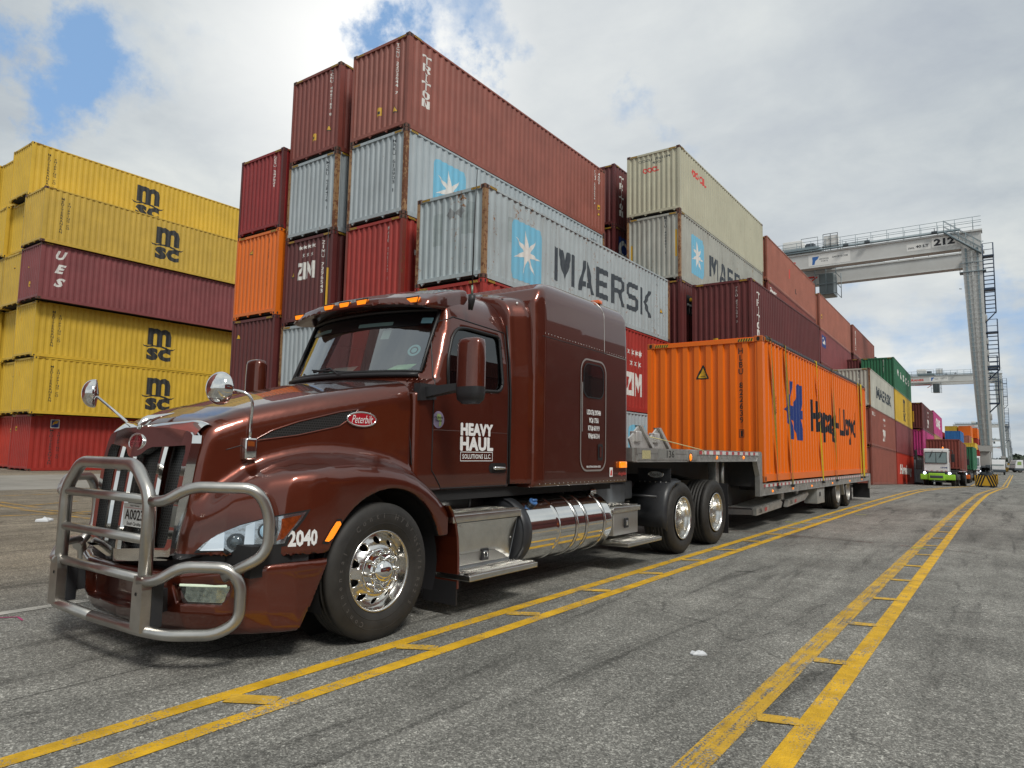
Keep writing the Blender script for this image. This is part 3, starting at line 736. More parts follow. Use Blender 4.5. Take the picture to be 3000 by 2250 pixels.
SOLIDM = fill2d([(0, 0), (0, 1), (.26, 1), (.5, .52), (.74, 1), (1, 1), (1, 0), (.78, 0), (.78, .56), (.56, .16), (.44, .16), (.22, .56), (.22, 0)])
def star_flag(c, y, z, h, wf=None):
    wf = wf or h*.62
    c.side(off2d(fill2d(rrect(-wf/2, -h/2, wf/2, h/2, h*.13, 5)), y, z), LBLUE, 'logo', .003)
    c.side(off2d(fill2d(star(0, 0, h*.40, h*.115, 7, 97)), y, z), WH, 'logo', .0055)
def maersk_word(c, y0, y1, z, h, m_=SLATE):
    n = 6; ws = [1.25, 1.05, .9, 1.0, .95, 1.0]; tot = sum(ws)+.18*5; sc_ = (y1-y0)/tot; y = y0
    for ch, w_ in zip('MAERSK', ws):
        g = block(ch, w_*sc_, h)
        c.side(off2d(g, y+w_*sc_/2, z), m_, 'lettering'); y += (w_+.18)*sc_
def stars_zim(c, f, x, z, s_=1.0, txt='ZIM'):
    f(join2d(block('Z', .22*s_, .42*s_, x-.22*s_, z), ([((v[0]-.5)*.07*s_+x-.06*s_, (v[1]-.5)*.42*s_+z) for v in [(0, 0), (1, 0), (1, 1), (0, 1)]], [[0, 1, 2, 3]]), ([((v[0]-.5)*.30*s_+x+.16*s_, (v[1]-.5)*.42*s_+z) for v in SOLIDM[0]], SOLIDM[1])), WH)
    gs = []
    for i in range(4): gs.append(off2d(fill2d(star(0, 0, .075*s_, .03*s_, 6)), x-.24*s_+i*.16*s_, z+.58*s_))
    for i in range(3): gs.append(off2d(fill2d(star(0, 0, .075*s_, .03*s_, 6)), x-.12*s_+i*.16*s_, z+.38*s_))
    f(join2d(*gs), WH, 'logo')
def triton(c, side=True, y=.95, h=1.95, m_=WH):
    hh = h/6; c.side(join2d(*[block(ch, {'I': .24, 'T': .37, 'O': .30}.get(ch, .33), hh*.90, y, c.H-.38-hh*(k+.5)) for k, ch in enumerate('TRITON')]), m_)

# ---- left hand row (six high, two deep)
G_L = 'containers stacked six high beside the concrete strip'
ly = {5: (-39.75, 13.0, yellow, 2.8), 4: (-37.6, 13.0, yellow2, 2.76), 3: (-37.75, 13.1, maroon, 2.80), 2: (-38.35, 13.3, yellow, 2.74), 1: (-38.3, 13.4, yellow, 2.80), 0: (-38.9, 13.7, redc, 2.79)}
lz = 0.0; LZ = []
lab = {0: 'red container with small blue and yellow flag sticker, lowest of the left stack', 1: 'yellow container resting on the red ground-level one in the left stack', 2: 'yellow container with black logo just under the plum-coloured one in the left stack', 3: 'plum-coloured container with slanted white letters, third from the top between yellow ones', 4: 'dirtier yellow container with logo lying on the plum-coloured one', 5: 'bright yellow container on the very top of the left stack'}
for k in range(6):
    x, y, c_, H_ = ly[k]; z = lz
    c = Cont(x, y, z, H_, c_, lab[k], group=G_L, castm=c_ if k in (1, 2, 5) else rustdark); lz += H_+.006; LZ.append(z)
    if k in (1, 2, 4, 5): msc(c, 6.15 if k < 5 else 5.95); c.sticker(-.55, H_*.72, 'sq', w_=.16)
    if k == 0:
        c.sidecode('MEDITERRANEAN', BK, .95, .72, 1.75, .13); c.sidecode('SHIPPING CO.', BK, 1.28, .85, 1.45, .13)
        c.side(fill2d(rrect(.88, H_-.66, 1.28, H_-.22, .03, 2)), WH, 'flag_sticker', .003)
        c.side(fill2d(rrect(.92, H_-.62, 1.24, H_-.26, .02, 2)), NAVY, 'flag_sticker', .005)
        c.side(fill2d([(.94, H_-.52), (1.0, H_-.36), (1.12, H_-.29), (1.23, H_-.30), (1.18, H_-.42), (1.05, H_-.46)]), HZY, 'flag_sticker', .007)
        c.sticker(-.6, H_*.75, 'sq', w_=.16)
    if k == 3:
        for i, ch in enumerate('UES'):
            c.side(off2d(fit2d(text2d(ch, 1, .05, shear=.35), w_=.52, h=.46), .92, H_-.50-i*.68), WH)
        c.sticker(.1, H_*.3, 'sq', w_=.2); c.sticker(-.2, H_*.62, 'tri', w_=.12)
bcol = [redb, yellow, yellow, yellow2, yellow, yellow]; bl = ['bright red container at ground level, back row left of the red one', 'yellow container in the back row, second from the ground at the left edge', 'yellow container in the back row, third from the ground at the left edge', 'yellow container in the back row beside the plum-coloured one', 'yellow container in the back row, second from the top at the left edge', 'yellow container at the top of the back row at the left edge']
z = 0
for k in range(6):
    H_ = ly[k][3]; x = ly[k][0]-CW-.16
    c = Cont(x, ly[k][1]+(.35 if k != 3 else .1), z, H_, bcol[k], bl[k], group=G_L); z += H_+.006
    c.sticker(.25, H_*.72, 'sq', w_=.15)
    Cont(x-CW-.12, ly[k][1]+.1, z-H_-.006, H_, bcol[k], bl[k].replace('back row', 'rearmost row, cut off'), group=G_L)

# ---- main block: column D (leftmost) to A (nearest the truck)
G_M = 'containers stacked behind the brown truck'
def stack(x, y, items, group=G_M, rx=0.0, z0=0.0):
    out = []; z = z0
    for it in items:
        H_, c_, lb = it[0], it[1], it[2]; kw = it[3] if len(it) > 3 else {}
        kw = dict(kw); dx = kw.pop('dx', 0); dy = kw.pop('dy', 0)
        out.append(Cont(x+dx, y+dy-(z-z0)*rx*0, z, H_, c_, lb, group=group, rx=rx, **kw)); z += H_+.008
    return out
Dk = stack(-19.5, 13.62, [(2.89, brown, 'oxide brown container at the bottom of the leftmost column, behind the hood'), (2.89, brown3, 'dark oxide container under the orange one, left of the windshield'), (2.96, orange, 'plain orange container sandwiched in the leftmost column behind the truck'), (2.80, crim, 'crimson container on top of the orange one', dict(post=brown3))])
Dk[1].sticker(-.85, 2.3, 'tri', w_=.2); Dk[2].sticker(-.35, 2.35, 'tri', w_=.2); Dk[2].code('HLXU 866411', BK, .62, .3, 2.0, .07)
Dk[3].code('GESU 547821', WH, .72, .2, 1.1)
Ck = stack(-16.93, 13.78, [(2.65, brown, 'oxide brown container at the bottom of the second column, hidden low behind the hood'), (2.72, lblue, 'pale grey container showing left of the windshield', dict(post=rustpost)), (2.87, brown3, 'dark container with white star logo on its end, beside the red one'), (2.62, lblue, 'pale blue-grey container in the second column with rusty corner post', dict(post=rustpost, castm=rustdark)), (2.97, brown, 'reddish brown container on top of the second column', dict(castm=rustdark))])
stars_zim(Ck[2], Ck[2].end, -.1, 1.75, 1.35, 'ZIM'); Ck[2].code('ZIMU 7296543', WH, .72, .25, 1.7); Ck[2].sticker(-.75, 1.7, 'tri', w_=.22); Ck[2].end(fill2d(rrect(.92, .2, 1.0, 1.7, .02, 1)), HZY, 'height_sticker')
Ck[3].code('MSKU 928476 1', SLATE, .75, .25, 1.6); Ck[4].code('TCNU 4862185 8', WH, .75, .15, 1.55); Ck[4].sticker(.72, .85, 'tri', w_=.2); Ck[4].sticker(-.02, .72, 'sq', w_=.18)
Bk = stack(-13.8, 13.70, [(2.6, brown3, 'dark container at the bottom of the third column behind the cab'), (2.8, brown, 'oxide brown container low in the third column behind the cab'), (2.74, redc, 'weathered red container right above the cab roof', dict(post=cmat('paint_red_rusty', (.20, .03, .02), .9, .5), castm=rustdark)), (2.61, lblue, 'pale grey container with blue star flag under the long brown top one', dict(post=rustpost, castm=rustdark)), (2.93, brown2, 'long faded brown container with big white vertical letters, highest of all the stacks', dict(castm=rustdark))])
Bk[2].code('MAEU 560345 1', WH, .60, .25, 1.6); Bk[2].side(off2d(fit2d(text2d('MAERSK', 1, .02), w_=1.5, h=.16), 1.3, 1.75), WH)
Bk[3].code('MRKU 613903 1', SLATE, .72, .25, 1.6); star_flag(Bk[3], 2.02, 1.30, 1.70, 1.58); Bk[3].side(off2d(fit2d(text2d('45G1', 1, .02), w_=.5, h=.12), 11.3, 2.2), SLATE)
triton(Bk[4], y=.80, h=1.66); Bk[4].code('TCNU 2202644 7', WH, .72, .2, 1.6); Bk[4].sticker(.68, .68, 'tri', w_=.22); Bk[4].sticker(0, .78, 'sq', w_=.2)
Bk[4].sidecode('TCNU 2202644 7', WH, 11.35, .25, 1.5, .1); Bk[4].sidecode('45G1', WH, 11.7, .25, .5, .1); Bk[4].sticker(11.7, 1.15, 'sq', 'side', .16); Bk[4].sticker(11.7, .85, 'tri', 'side', .16)
Ak = stack(-10.82, 13.70, [(2.9, lblue, 'pale container at ground level behind the sleeper, blue flag low on its side', dict(post=rustpost)), (2.98, redc, 'dark red container with white stars, under the big lettered pale one', {}), (2.53, lbluer, 'rusty pale container with star flag and huge dark lettering above the cab', dict(post=rustpost, castm=rustdark))])
star_flag(Ak[0], 9.3, 1.5, 1.9, 1.5); star_flag(Ak[2], 2.02, 1.12, 1.68, 1.56); maersk_word(Ak[2], 3.46, 10.49, 1.20, 1.03)
stars_zim(Ak[1], Ak[1].side, 9.0, 1.0, 2.0)
GREYP = mat('patch_grey', (.22, .24, .25), .6, dirt=.4, vscale=15)
Ak[2].end(off2d(fill2d([(-.16, 0), (0, .17), (.16, 0), (0, -.17)]), .0, 1.92), GREYP, 'placard_residue'); Ak[2].end(off2d(fill2d([(-.16, 0), (0, .17), (.16, 0), (0, -.17)]), .36, 1.92), GREYP, 'placard_residue')
PATCH = mat('repaint_patch', (.30, .36, .37), .5, dirt=.3, vscale=10)
Ak[2].end(fill2d(rrect(-.62, 1.1, -.3, 2.0, .02, 1)), PATCH, 'repaint_patch', .002); Ak[2].end(fill2d([(.4, 1.3), (.85, 1.25), (.85, 2.1), (.62, 2.15), (.4, 1.9)]), PATCH, 'repaint_patch', .002)
Ak[2].side(fill2d(rrect(1.1, 1.25, 1.9, 1.95, .02, 1)), PATCH, 'repaint_patch', .002)
Ak[2].sidecode('45G1', SLATE, 11.0, .1, .5, .12); Ak[2].sticker(11.4, 1.15, 'tri', 'side', .2)

# ---- second bay behind
G2 = 'containers stacked in the second bay behind the truck'
B2 = stack(-13.85, 26.9, [(2.9, brown, 'oxide brown container at ground level at the back of the second bay'), (2.9, brown3, 'dark container second from the ground at the back of the second bay'), (2.85, brown, 'brown container deep in the second bay, third from the ground'), (2.9, brown3, 'dark red container with round blue logo, squeezed behind the rusty lettered one'), (2.88, brown3, 'dark red container with vertical white letters peeping out left of the cream one')], G2)
triton(B2[4], y=.75, h=1.9); B2[4].code('TRLU 5288294 8', WH, .5, .2, 1.5); B2[4].sticker(.45, .55, 'tri', w_=.2)
B2[3].side(off2d(fill2d(rrect(-.5, -.55, .5, .55, .1, 2)), .95, 2.0), NAVY, 'logo', .003); B2[3].side(off2d(fill2d(circ(0, 0, .42), circ(.1, 0, .24)), .95, 2.0), WH, 'logo', .005)
B2[3].code('CAXU 9', WH, .5, .2, .8)
A2 = stack(-10.65, 26.6, [(2.85, brown, 'brown container at ground level in the second bay, hidden by the trailer load'), (2.85, brown3, 'dark container second from the ground in the second bay, behind the trailer load'), (2.92, brown3, 'dark brown container with black and yellow logo, under the dirty lettered one'), (2.92, cmat('paint_grime_streaked', (.36, .37, .33), .75, 1.0, (.22, .12, .03), fade=.15), 'grimy pale container with star flag, directly under the cream one', dict(post=rustpost, castm=rustdark)), (2.85, cream, 'cream container with red letters on its end, top of the second bay', dict(castm=rustdark))], G2)
A2[2].side(off2d(fill2d(rrect(-.8, -.42, .8, .42, .04, 2)), 1.5, 2.0), BK, 'logo', .003); A2[2].side(off2d(fit2d(text2d('Tex', 1, .03), w_=1.2, h=.4), 1.45, 1.86), WH, 'logo', .005); A2[2].side(fill2d([(1.0, 2.2), (2.0, 2.2), (1.8, 2.36), (1.2, 2.36)]), HZY, 'logo', .005)
GB = MATS['paint_grime_streaked']; A2[3].end(fill2d(rrect(-1.05, .9, -.96, 1.75, .01, 1)), HZY, 'height_sticker'); A2[3].end(fill2d(rrect(.98, 1.0, 1.07, 2.15, .01, 1)), HZY, 'height_sticker')
sideg = cmat('paint_pale_grey_side', (.40, .42, .43), .35, .3)
A2[3].o.children[0].data = panel_side(2.92, sideg, 'sideg')
star_flag(A2[3], 2.07, 1.42, 1.76, 1.56); maersk_word(A2[3], 3.55, 10.4, 1.40, .98); A2[3].code('MRSU 400801 1', SLATE, .55, .15, 1.6)
A2[4].end(off2d(fit2d(text2d('OOCL', 1, .05), w_=.75, h=.24), -.1, 2.05), REDT); A2[4].end(off2d(fit2d(text2d('OOCU  7862144', 1, .01), w_=1.45, h=.11), .05, 2.50), SLATE); A2[4].end(off2d(fit2d(text2d('45G1', 1, .01), w_=.45, h=.1), .2, 2.34), SLATE)
for i, ch in enumerate('OOCL'): A2[4].side(off2d(fit2d(text2d(ch, 1, .06), w_=.42, h=.34), 1.65+i*.44, 2.16), REDT)
N2 = stack(-7.92, 27.12, [(2.8, redc, 'red container at ground level behind the far end of the trailer load'), (2.8, brown, 'oxide brown container hidden behind the orange trailer load'), (2.83, brown3, 'dark oxide container with vertical white letters rising behind the orange trailer load')], G2)
N2[2].code('TRLU 8977295 3', WH, .62, .3, 1.45); triton(N2[2], y=1.0, h=1.85); N2[2].sticker(.62, .42, 'tri', w_=.2); N2[2].sticker(-.25, .38, 'sq', w_=.2)

# ---- third, fourth and fifth bays of the tall block
G3 = 'containers in the tall rows further down the lane'
def far(x, y, items, g=G3, **k):
    sl_ = gslope(min(y+6, 78)); z0 = gz(y+6.1)-sl_*6.1
    return stack(x, y, items, g, rx=math.atan(sl_), z0=z0)
A3 = far(-10.65, 39.6, [(2.9, brown, 'brown container at ground level in the third bay behind others'), (2.9, brown, 'brown container second from the ground in the third bay'), (2.9, maroon, 'maroon container third from the ground in the third bay'), (2.75, brown, 'brown container with small white lettering near its front, below the salmon one'), (2.62, salmon, 'salmon brown container with worn red mark, top of the third bay')])
A3[4].side(off2d(fit2d(text2d('I', 1, .06), w_=.22, h=.6), 5.0, 1.6), REDT); A3[4].side(off2d(fit2d(text2d('L', 1, .06), w_=.3, h=.3), 6.6, .8), BK)
A3[3].side(off2d(fit2d(text2d('2wm', 1, .04), w_=1.5, h=.3), 1.2, 2.35), WH); A3[3].sticker(11.7, .5, 'tri', 'side', .2)
A4 = far(-10.7, 53.5, [(2.9, brown, 'brown container at ground level in the fourth bay'), (2.9, brown, 'brown container second from the ground in the fourth bay'), (2.9, maroon, 'maroon container third from the ground in the fourth bay'), (2.5, maroon, 'plum red container with small blue panel logo at its near corner'), (2.65, salmon, 'faded salmon container topping the fourth bay')])
A4[3].side(off2d(fill2d(rrect(-.55, -.45, .75, .45, .04, 1)), 1.1, 1.7), NAVY, 'logo', .003); A4[3].side(off2d(fit2d(text2d('CAI', 1, .06), w_=1.0, h=.5), 1.2, 1.75), WH, 'logo', .006); A4[4].sticker(.6, 1.0, 'sq', 'side', .25)
A5 = far(-10.7, 67.1, [(2.9, brown, 'brown container at ground level in the fifth bay'), (2.9, brown, 'brown container second from the ground in the fifth bay'), (2.9, brown, 'brown container third from the ground in the fifth bay'), (2.7, brown3, 'dark container under the topmost one of the fifth bay'), (2.65, brown2, 'faded brown container with vertical white letters, top of the fifth bay')])
triton(A5[4], y=1.2, h=1.9)
for x_, y_, nn in ((-13.9, 39.6, 4), (-13.9, 53.5, 4)):
    far(x_, y_, [(2.85, (brown, brown3, maroon, brown)[i], ('brown', 'dark', 'maroon', 'oxide')[i]+' container stacked at the back of the '+('third' if y_ < 50 else 'fourth')+' bay, behind the salmon one') for i in range(nn)])
# ---- the lower row beside the lane
G5 = 'containers in the three-high row along the lane'
W1 = far(-7.2, 51.0, [(2.59, brown2, 'plain faded brown container at ground level nearest of the lane row'), (2.58, brown2, 'faded brown container with small white stars, middle of the nearest lane stack'), (2.6, cmat('paint_stained_ivory', (.47, .47, .41), .45, .45, (.26, .13, .04)), 'stained ivory container with dark lettering and rusty post, top of the nearest lane stack', dict(post=rustpost, castm=rustdark))], G5)
W1[2].side(off2d(fit2d(text2d('MAERSK', 1, .04), w_=7.6, h=.85), 6.6, 1.25), SLATE); stars_zim(W1[1], W1[1].side, 6.0, .95, 2.0); W1[1].side(off2d(fit2d(text2d('TLLU', 1, .02), w_=1.4, h=.25), 1.2, 2.2), WH); W1[2].code('MSKU 88', SLATE, .55, .15, .9)
W2 = far(-7.2, 63.75, [(2.59, redb, 'bright red container with large white script, at ground level in the lane row'), (2.58, maroon, 'plain maroon container under the yellow one'), (2.6, yellow, 'yellow container with black logo, under the green one'), (2.62, green, 'dark green container with white letters topping the lane row')], G5)
W2[0].side(off2d(fit2d(text2d('Hamburg', 1, .05, shear=.2), w_=8.6, h=1.05), 6.0, 1.15), WH); msc(W2[2], 6.2, sz=1.1)
for i, ch in enumerate('WASCO'): W2[3].side(off2d(fit2d(text2d(ch, 1, .05), w_=.95, h=.62), 2.6+i*1.9, 1.6), WH)
W2[3].code('WHLU 5301', WH, .45, .2, 1.1)
far(-9.8, 63.75, [(2.59, brown, 'brown container at ground level behind the green topped stack'), (2.58, brown3, 'dark container second up behind the green topped stack'), (2.6, brown, 'brown container third up behind the green topped stack'), (2.62, brown3, 'dark container level with the green one behind it')], G5)
W3 = far(-6.4, 76.6, [(2.59, lblue, 'pale blue-grey container at ground level beside the yard truck'), (2.59, pink, 'magenta container with white letters under the dark brown one'), (2.59, brown3, 'dark brown container with yellow stripes on its end, on the magenta one')], G5)
W3[1].side(off2d(fit2d(text2d('ONE', 1, .05), w_=4, h=.9), 7.6, 1.3), WH); stars_zim(W3[2], W3[2].side, 6, .9, 2); W3[2].code('ZCSU 8', WH, -.3, .2, 1.2); W3[2].end(fill2d(rrect(.3, .7, .5, 1.75, .01, 1)), HZY, 'height_sticker')
W4 = far(-6.4, 89.5, [(2.59, brown, 'brown container at ground level past the yard truck'), (2.59, tan, 'tan container under the topmost magenta one'), (2.59, pink, 'magenta container at the top with a big white emblem')], G5)
W4[2].side(off2d(fit2d(text2d('ONE', 1, .06), w_=6, h=1.1), 6, 1.5), WH)
far(-10.8, 81.0, [(2.6, steelb, 'steel blue container at ground level behind the lane row'), (2.6, brown, 'brown container second up behind the lane row'), (2.6, brown, 'brown container third up behind the lane row'), (2.6, salmon, 'coral container glimpsed right of the yellow one'), (2.6, steelb, 'steel blue container glimpsed right of the green one')], G5)
# ---- far stacks: small in the picture
G6 = 'distant containers stacked beyond the yard trucks'
def farc(x, y, z, c_, lb, d=0): return Cont(x, y, gz(y)+z, 2.6, c_, lb, group=G6, detail=0, hazard=False)
names = {brown: 'brown', brown3: 'dark brown', greenb: 'bright green', blue: 'blue', orange: 'orange', yellow: 'yellow', salmon: 'salmon', redc: 'red', maroon: 'maroon', cream: 'cream'}
spots = [(-8.75, 166, [brown, brown3, greenb], 'in the stack with the bright green top'), (-6.7, 151, [brown, brown], 'in the low stack under the blue one'), (-9.8, 151, [brown, maroon, redc], 'behind the stack with the blue top'), (-6.2, 104, [brown], 'right after the last magenta stack'), (-6.4, 179.5, [brown, maroon, salmon], 'in the stack right of the blue one'), (-6.5, 193, [brown, brown3, yellow, orange], 'in the nearer stack crowned with orange'), (-5.6, 206, [brown, maroon, redc, orange], 'in the further stack crowned with orange'), (-9.2, 193, [brown, brown, maroon, yellow], 'behind the orange crowned stack'), (-5.4, 219, [brown, brown, brown3, redc], 'in the stack by the second crane leg'), (-5.0, 232, [brown, cream, maroon], 'in the furthest stack beside the crane legs'), (-3.9, 130, [brown, yellow], 'in the low pair just left of the crane leg')]
Cont(-6.7, 151, gz(151)+5.22, 2.6, blue, 'blue distant container topping the low stack, in front of the bright green one', group=G6, detail=0, hazard=False)
ordn = ['ground level', 'second up', 'third up', 'fourth up', 'fifth up', 'sixth up']
for (x, y, cs, where) in spots:
    for k, c_ in enumerate(cs): farc(x, y, k*2.61, c_, f'{names[c_]} distant container, {ordn[k]} {where}')

# ================================================================ the tractor
TX, TY = -5.08, 3.65                # steer axle, centre line
m = bpy.data.materials.new('brown_metallic_paint'); m.use_nodes = True; t = m.node_tree; b = t.nodes['Principled BSDF']
g = t.nodes.new('ShaderNodeNewGeometry').outputs['Position']
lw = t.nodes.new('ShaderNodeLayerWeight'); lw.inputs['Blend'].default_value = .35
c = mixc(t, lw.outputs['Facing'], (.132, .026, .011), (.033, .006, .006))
fl = ramp(t, noise(t, g, 900, 1, .5), [(.35, .85), (.65, 1.2)])
vm = vmath(t, 'SCALE', c); t.links.new(fl, vm.inputs['Scale'])
dm = math_n(t, 'MULTIPLY', ramp(t, noise(t, g, 5, 7, .72), [(.52, 0.), (.80, 1.)]), .12)
t.links.new(mixc(t, dm, vm.outputs[0], (.13, .085, .06)), b.inputs['Base Color'])
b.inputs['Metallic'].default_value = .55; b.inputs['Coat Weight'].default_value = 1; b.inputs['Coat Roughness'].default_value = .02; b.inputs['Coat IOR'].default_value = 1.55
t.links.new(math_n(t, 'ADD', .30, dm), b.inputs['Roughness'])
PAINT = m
CHROME = mat('polished_chrome', (.82, .82, .80), .06, 1, var=.05, vscale=6)
ALU = mat('polished_aluminium', (.74, .73, .70), .21, 1, var=.10, vscale=7, bump=.05, bscale=40)
BRUSH = mat('brushed_steel_tube', (.50, .485, .455), .33, 1, var=.16, vscale=5, bump=.04, bscale=150)
GALV = mat('dull_aluminium', (.52, .52, .50), .42, .85, var=.22, vscale=6, dirt=.35, dirtc=(.16, .15, .13))
BLACKP = mat('black_plastic', (.018, .018, .020), .5, bump=.1, bscale=300)
BLACKF = mat('satin_black', (.022, .024, .028), .38, dirt=.25, dirtc=(.07, .065, .06))
CHAS = mat('chassis_grey_black', (.030, .031, .033), .6, dirt=.5, dirtc=(.09, .08, .07))
FRGREY = mat('frame_grey', (.17, .19, .21), .5, dirt=.4, dirtc=(.08, .075, .07))
RUB = mat('tyre_rubber', (.019, .018, .017), .62, var=.25, vscale=12, dirt=.32, dirtc=(.060, .055, .047), bump=.15, bscale=120)
RUBS = mat('seal_rubber', (.012, .012, .013), .45)
DARKIN = mat('interior_dark', (.015, .015, .016), .8)
CABIN = mat('interior_trim', (.05, .048, .047), .8)
AMBER = lamp_mat('amber_lens_lit', (1.0, .25, .01), .75)
AMBERD = mat('amber_lens', (.75, .13, .01), .12, coat=1)
TXT_W = mat('vinyl_white', (.78, .78, .78), .45)
TXT_B = mat('vinyl_black', (.015, .015, .015), .45)
REDB = mat('badge_red', (.36, .012, .022), .25, coat=1)
def glass_mat(name, tint, trans, refl_r=.01, f0=.08):
    m = bpy.data.materials.new(name); m.use_nodes = True; t = m.node_tree; t.nodes.clear()
    o = t.nodes.new('ShaderNodeOutputMaterial'); gl = t.nodes.new('ShaderNodeBsdfGlossy'); gl.inputs['Roughness'].default_value = refl_r
    gl.inputs['Color'].default_value = (.95, .98, 1, 1)
    tr = t.nodes.new('ShaderNodeBsdfTransparent'); tr.inputs['Color'].default_value = (*[x*trans for x in tint], 1)
    ge = t.nodes.new('ShaderNodeNewGeometry'); dp = math_n(t, 'ABSOLUTE', vmath(t, 'DOT_PRODUCT', ge.outputs['Normal'], ge.outputs['Incoming']).outputs['Value'])
    fs_ = math_n(t, 'POWER', math_n(t, 'SUBTRACT', 1.0, dp, clamp=True), 4.0)
    mx = t.nodes.new('ShaderNodeMixShader'); t.links.new(math_n(t, 'ADD', math_n(t, 'MULTIPLY', fs_, 1-f0), f0), mx.inputs[0]); t.links.new(tr.outputs[0], mx.inputs[1]); t.links.new(gl.outputs[0], mx.inputs[2])
    t.links.new(mx.outputs[0], o.inputs[0]); return m
GLASS = glass_mat('windshield_glass', (.84, .98, .93), .78, f0=.26); GLASSD = glass_mat('dark_window_glass', (.5, .55, .6), .10); LENS = glass_mat('headlamp_lens', (.95, .98, 1), .9)
def hexmesh(name, col=(.055, .055, .056)):
    m = bpy.data.materials.new(name); m.use_nodes = True; t = m.node_tree; b = t.nodes['Principled BSDF']
    oc = t.nodes.new('ShaderNodeTexCoord').outputs['Object']
    mp = t.nodes.new('ShaderNodeMapping'); mp.inputs['Scale'].default_value = (1, 1, 1.9); t.links.new(oc, mp.inputs[0])
    sx = t.nodes.new('ShaderNodeSeparateXYZ'); t.links.new(mp.outputs[0], sx.inputs[0])
    row = math_n(t, 'MULTIPLY', sx.outputs[2], 28); rf = math_n(t, 'FLOOR', row)
    sh = math_n(t, 'MULTIPLY', math_n(t, 'MODULO', math_n(t, 'ABSOLUTE', rf), 2.0), .5)
    xx = math_n(t, 'ADD', math_n(t, 'MULTIPLY', math_n(t, 'ADD', sx.outputs[0], sx.outputs[1]), 42), sh)
    fx = math_n(t, 'ABSOLUTE', math_n(t, 'SUBTRACT', math_n(t, 'FRACT', math_n(t, 'ADD', xx, 50)), .5)); fz = math_n(t, 'ABSOLUTE', math_n(t, 'SUBTRACT', math_n(t, 'FRACT', row), .5))
    k = math_n(t, 'MAXIMUM', fx, fz)
    cc = ramp(t, k, [(.0, (.002, .002, .002)), (.35, (.003, .003, .003)), (.41, col), (1., tuple(q*1.8 for q in col))])
    t.links.new(cc, b.inputs['Base Color']); b.inputs['Roughness'].default_value = .45; return m
HEX = hexmesh('grille_mesh')
def tread_mat(name, base=(.60, .59, .56)):
    m = bpy.data.materials.new(name); m.use_nodes = True; t = m.node_tree; b = t.nodes['Principled BSDF']
    oc = t.nodes.new('ShaderNodeTexCoord').outputs['Object']; s = t.nodes.new('ShaderNodeSeparateXYZ'); t.links.new(oc, s.inputs[0])
    a = math_n(t, 'MULTIPLY', math_n(t, 'ADD', s.outputs[0], math_n(t, 'ADD', s.outputs[1], s.outputs[2])), 34); c_ = math_n(t, 'MULTIPLY', math_n(t, 'SUBTRACT', math_n(t, 'ADD', s.outputs[0], s.outputs[1]), s.outputs[2]), 34)
    k = math_n(t, 'MULTIPLY', math_n(t, 'SINE', math_n(t, 'MULTIPLY', a, 3.1416)), math_n(t, 'SINE', math_n(t, 'MULTIPLY', c_, 3.1416)))
    bn = t.nodes.new('ShaderNodeBump'); bn.inputs['Strength'].default_value = .7; bn.inputs['Distance'].default_value = .006; t.links.new(math_n(t, 'POWER', math_n(t, 'ABSOLUTE', k), 1.5), bn.inputs['Height']); t.links.new(bn.outputs[0], b.inputs['Normal'])
    b.inputs['Base Color'].default_value = (*base, 1); b.inputs['Metallic'].default_value = 1; b.inputs['Roughness'].default_value = .28; return m
DIAM = tread_mat('diamond_plate')

T = empty('semi_truck', (TX, TY, 0), 0, 0, 'brown metallic sleeper-cab semi truck with a tubular steel bull bar, standing on the asphalt', 'truck')

# ---- hood and fenders as one implicit surface
def I(x, xs, ys): return np.interp(x, xs, ys)
def h_top(y): return I(y, [-1.15, -1.08, -1.0, -.9, -.75, -.5, -.2, .1, .35, .6], [1.47, 1.55, 1.61, 1.66, 1.725, 1.80, 1.885, 1.96, 2.02, 2.07])
def h_w(y, z): return I(y, [-1.15, -1.0, -.8, -.5, -.2, .1, .35, .6], [.585, .615, .68, .775, .86, .93, .985, 1.03])
def recede(ax): return I(ax, [0, .45, .58, .7, .85, 1.0, 1.1, 1.17, 1.22], [0, 0, .025, .07, .17, .31, .43, .56, .75])
def front(z): return I(z, [.2, .45, .66, .7, 1.0, 1.3, 1.55, 1.7], [-1.30, -1.36, -1.30, -1.16, -1.135, -1.10, -1.05, -.98])
def f_crest(y): return I(y, [-1.2, -1.08, -.95, -.79, -.65, -.51, -.35, -.15, .05, .2, .35, .5, .62, .75, .88, 1.0], [.83, .97, 1.12, 1.24, 1.305, 1.345, 1.375, 1.39, 1.385, 1.37, 1.345, 1.295, 1.235, 1.15, 1.04, .92])
AY, AZ, AR = .19, .49, .63
def F_hood(x, y, z):
    ax = np.abs(x); fr = front(z)+recede(ax)
    crown = .06*(ax/.9)**2
    body = smax(smax(z-h_top(y)+crown, ax-h_w(y, z)-.030*np.clip(1.9-z, 0, 2), .15), fr-y, .06)
    body = np.maximum(np.maximum(body, y-.545), .70-z)
    out = I(y, [-1.2, -.6, 0, .5, .9], [1.20, 1.205, 1.21, 1.20, 1.17])
    slope = .42*np.maximum(ax-.86, 0)**1.25
    fen = smax(z-f_crest(y)+slope, ax-out, .10)
    fen = smax(fen, fr-y, .10)
    fen = np.maximum(fen, np.maximum(y-.90, .70-z)); fen = np.maximum(fen, .45-ax)
    f = smin(body, fen, .09)
    # crease recess above the fender, side vent scoop
    arch = AR-np.sqrt((y-AY)**2+(z-AZ)**2)
    well = smin(arch, ax-.70, .02)
    f = smax(f, well, .018)
    gr = np.maximum(np.maximum(.72-z, z-1.46), np.maximum(ax-.555, y+.97))
    return np.maximum(f, -gr)
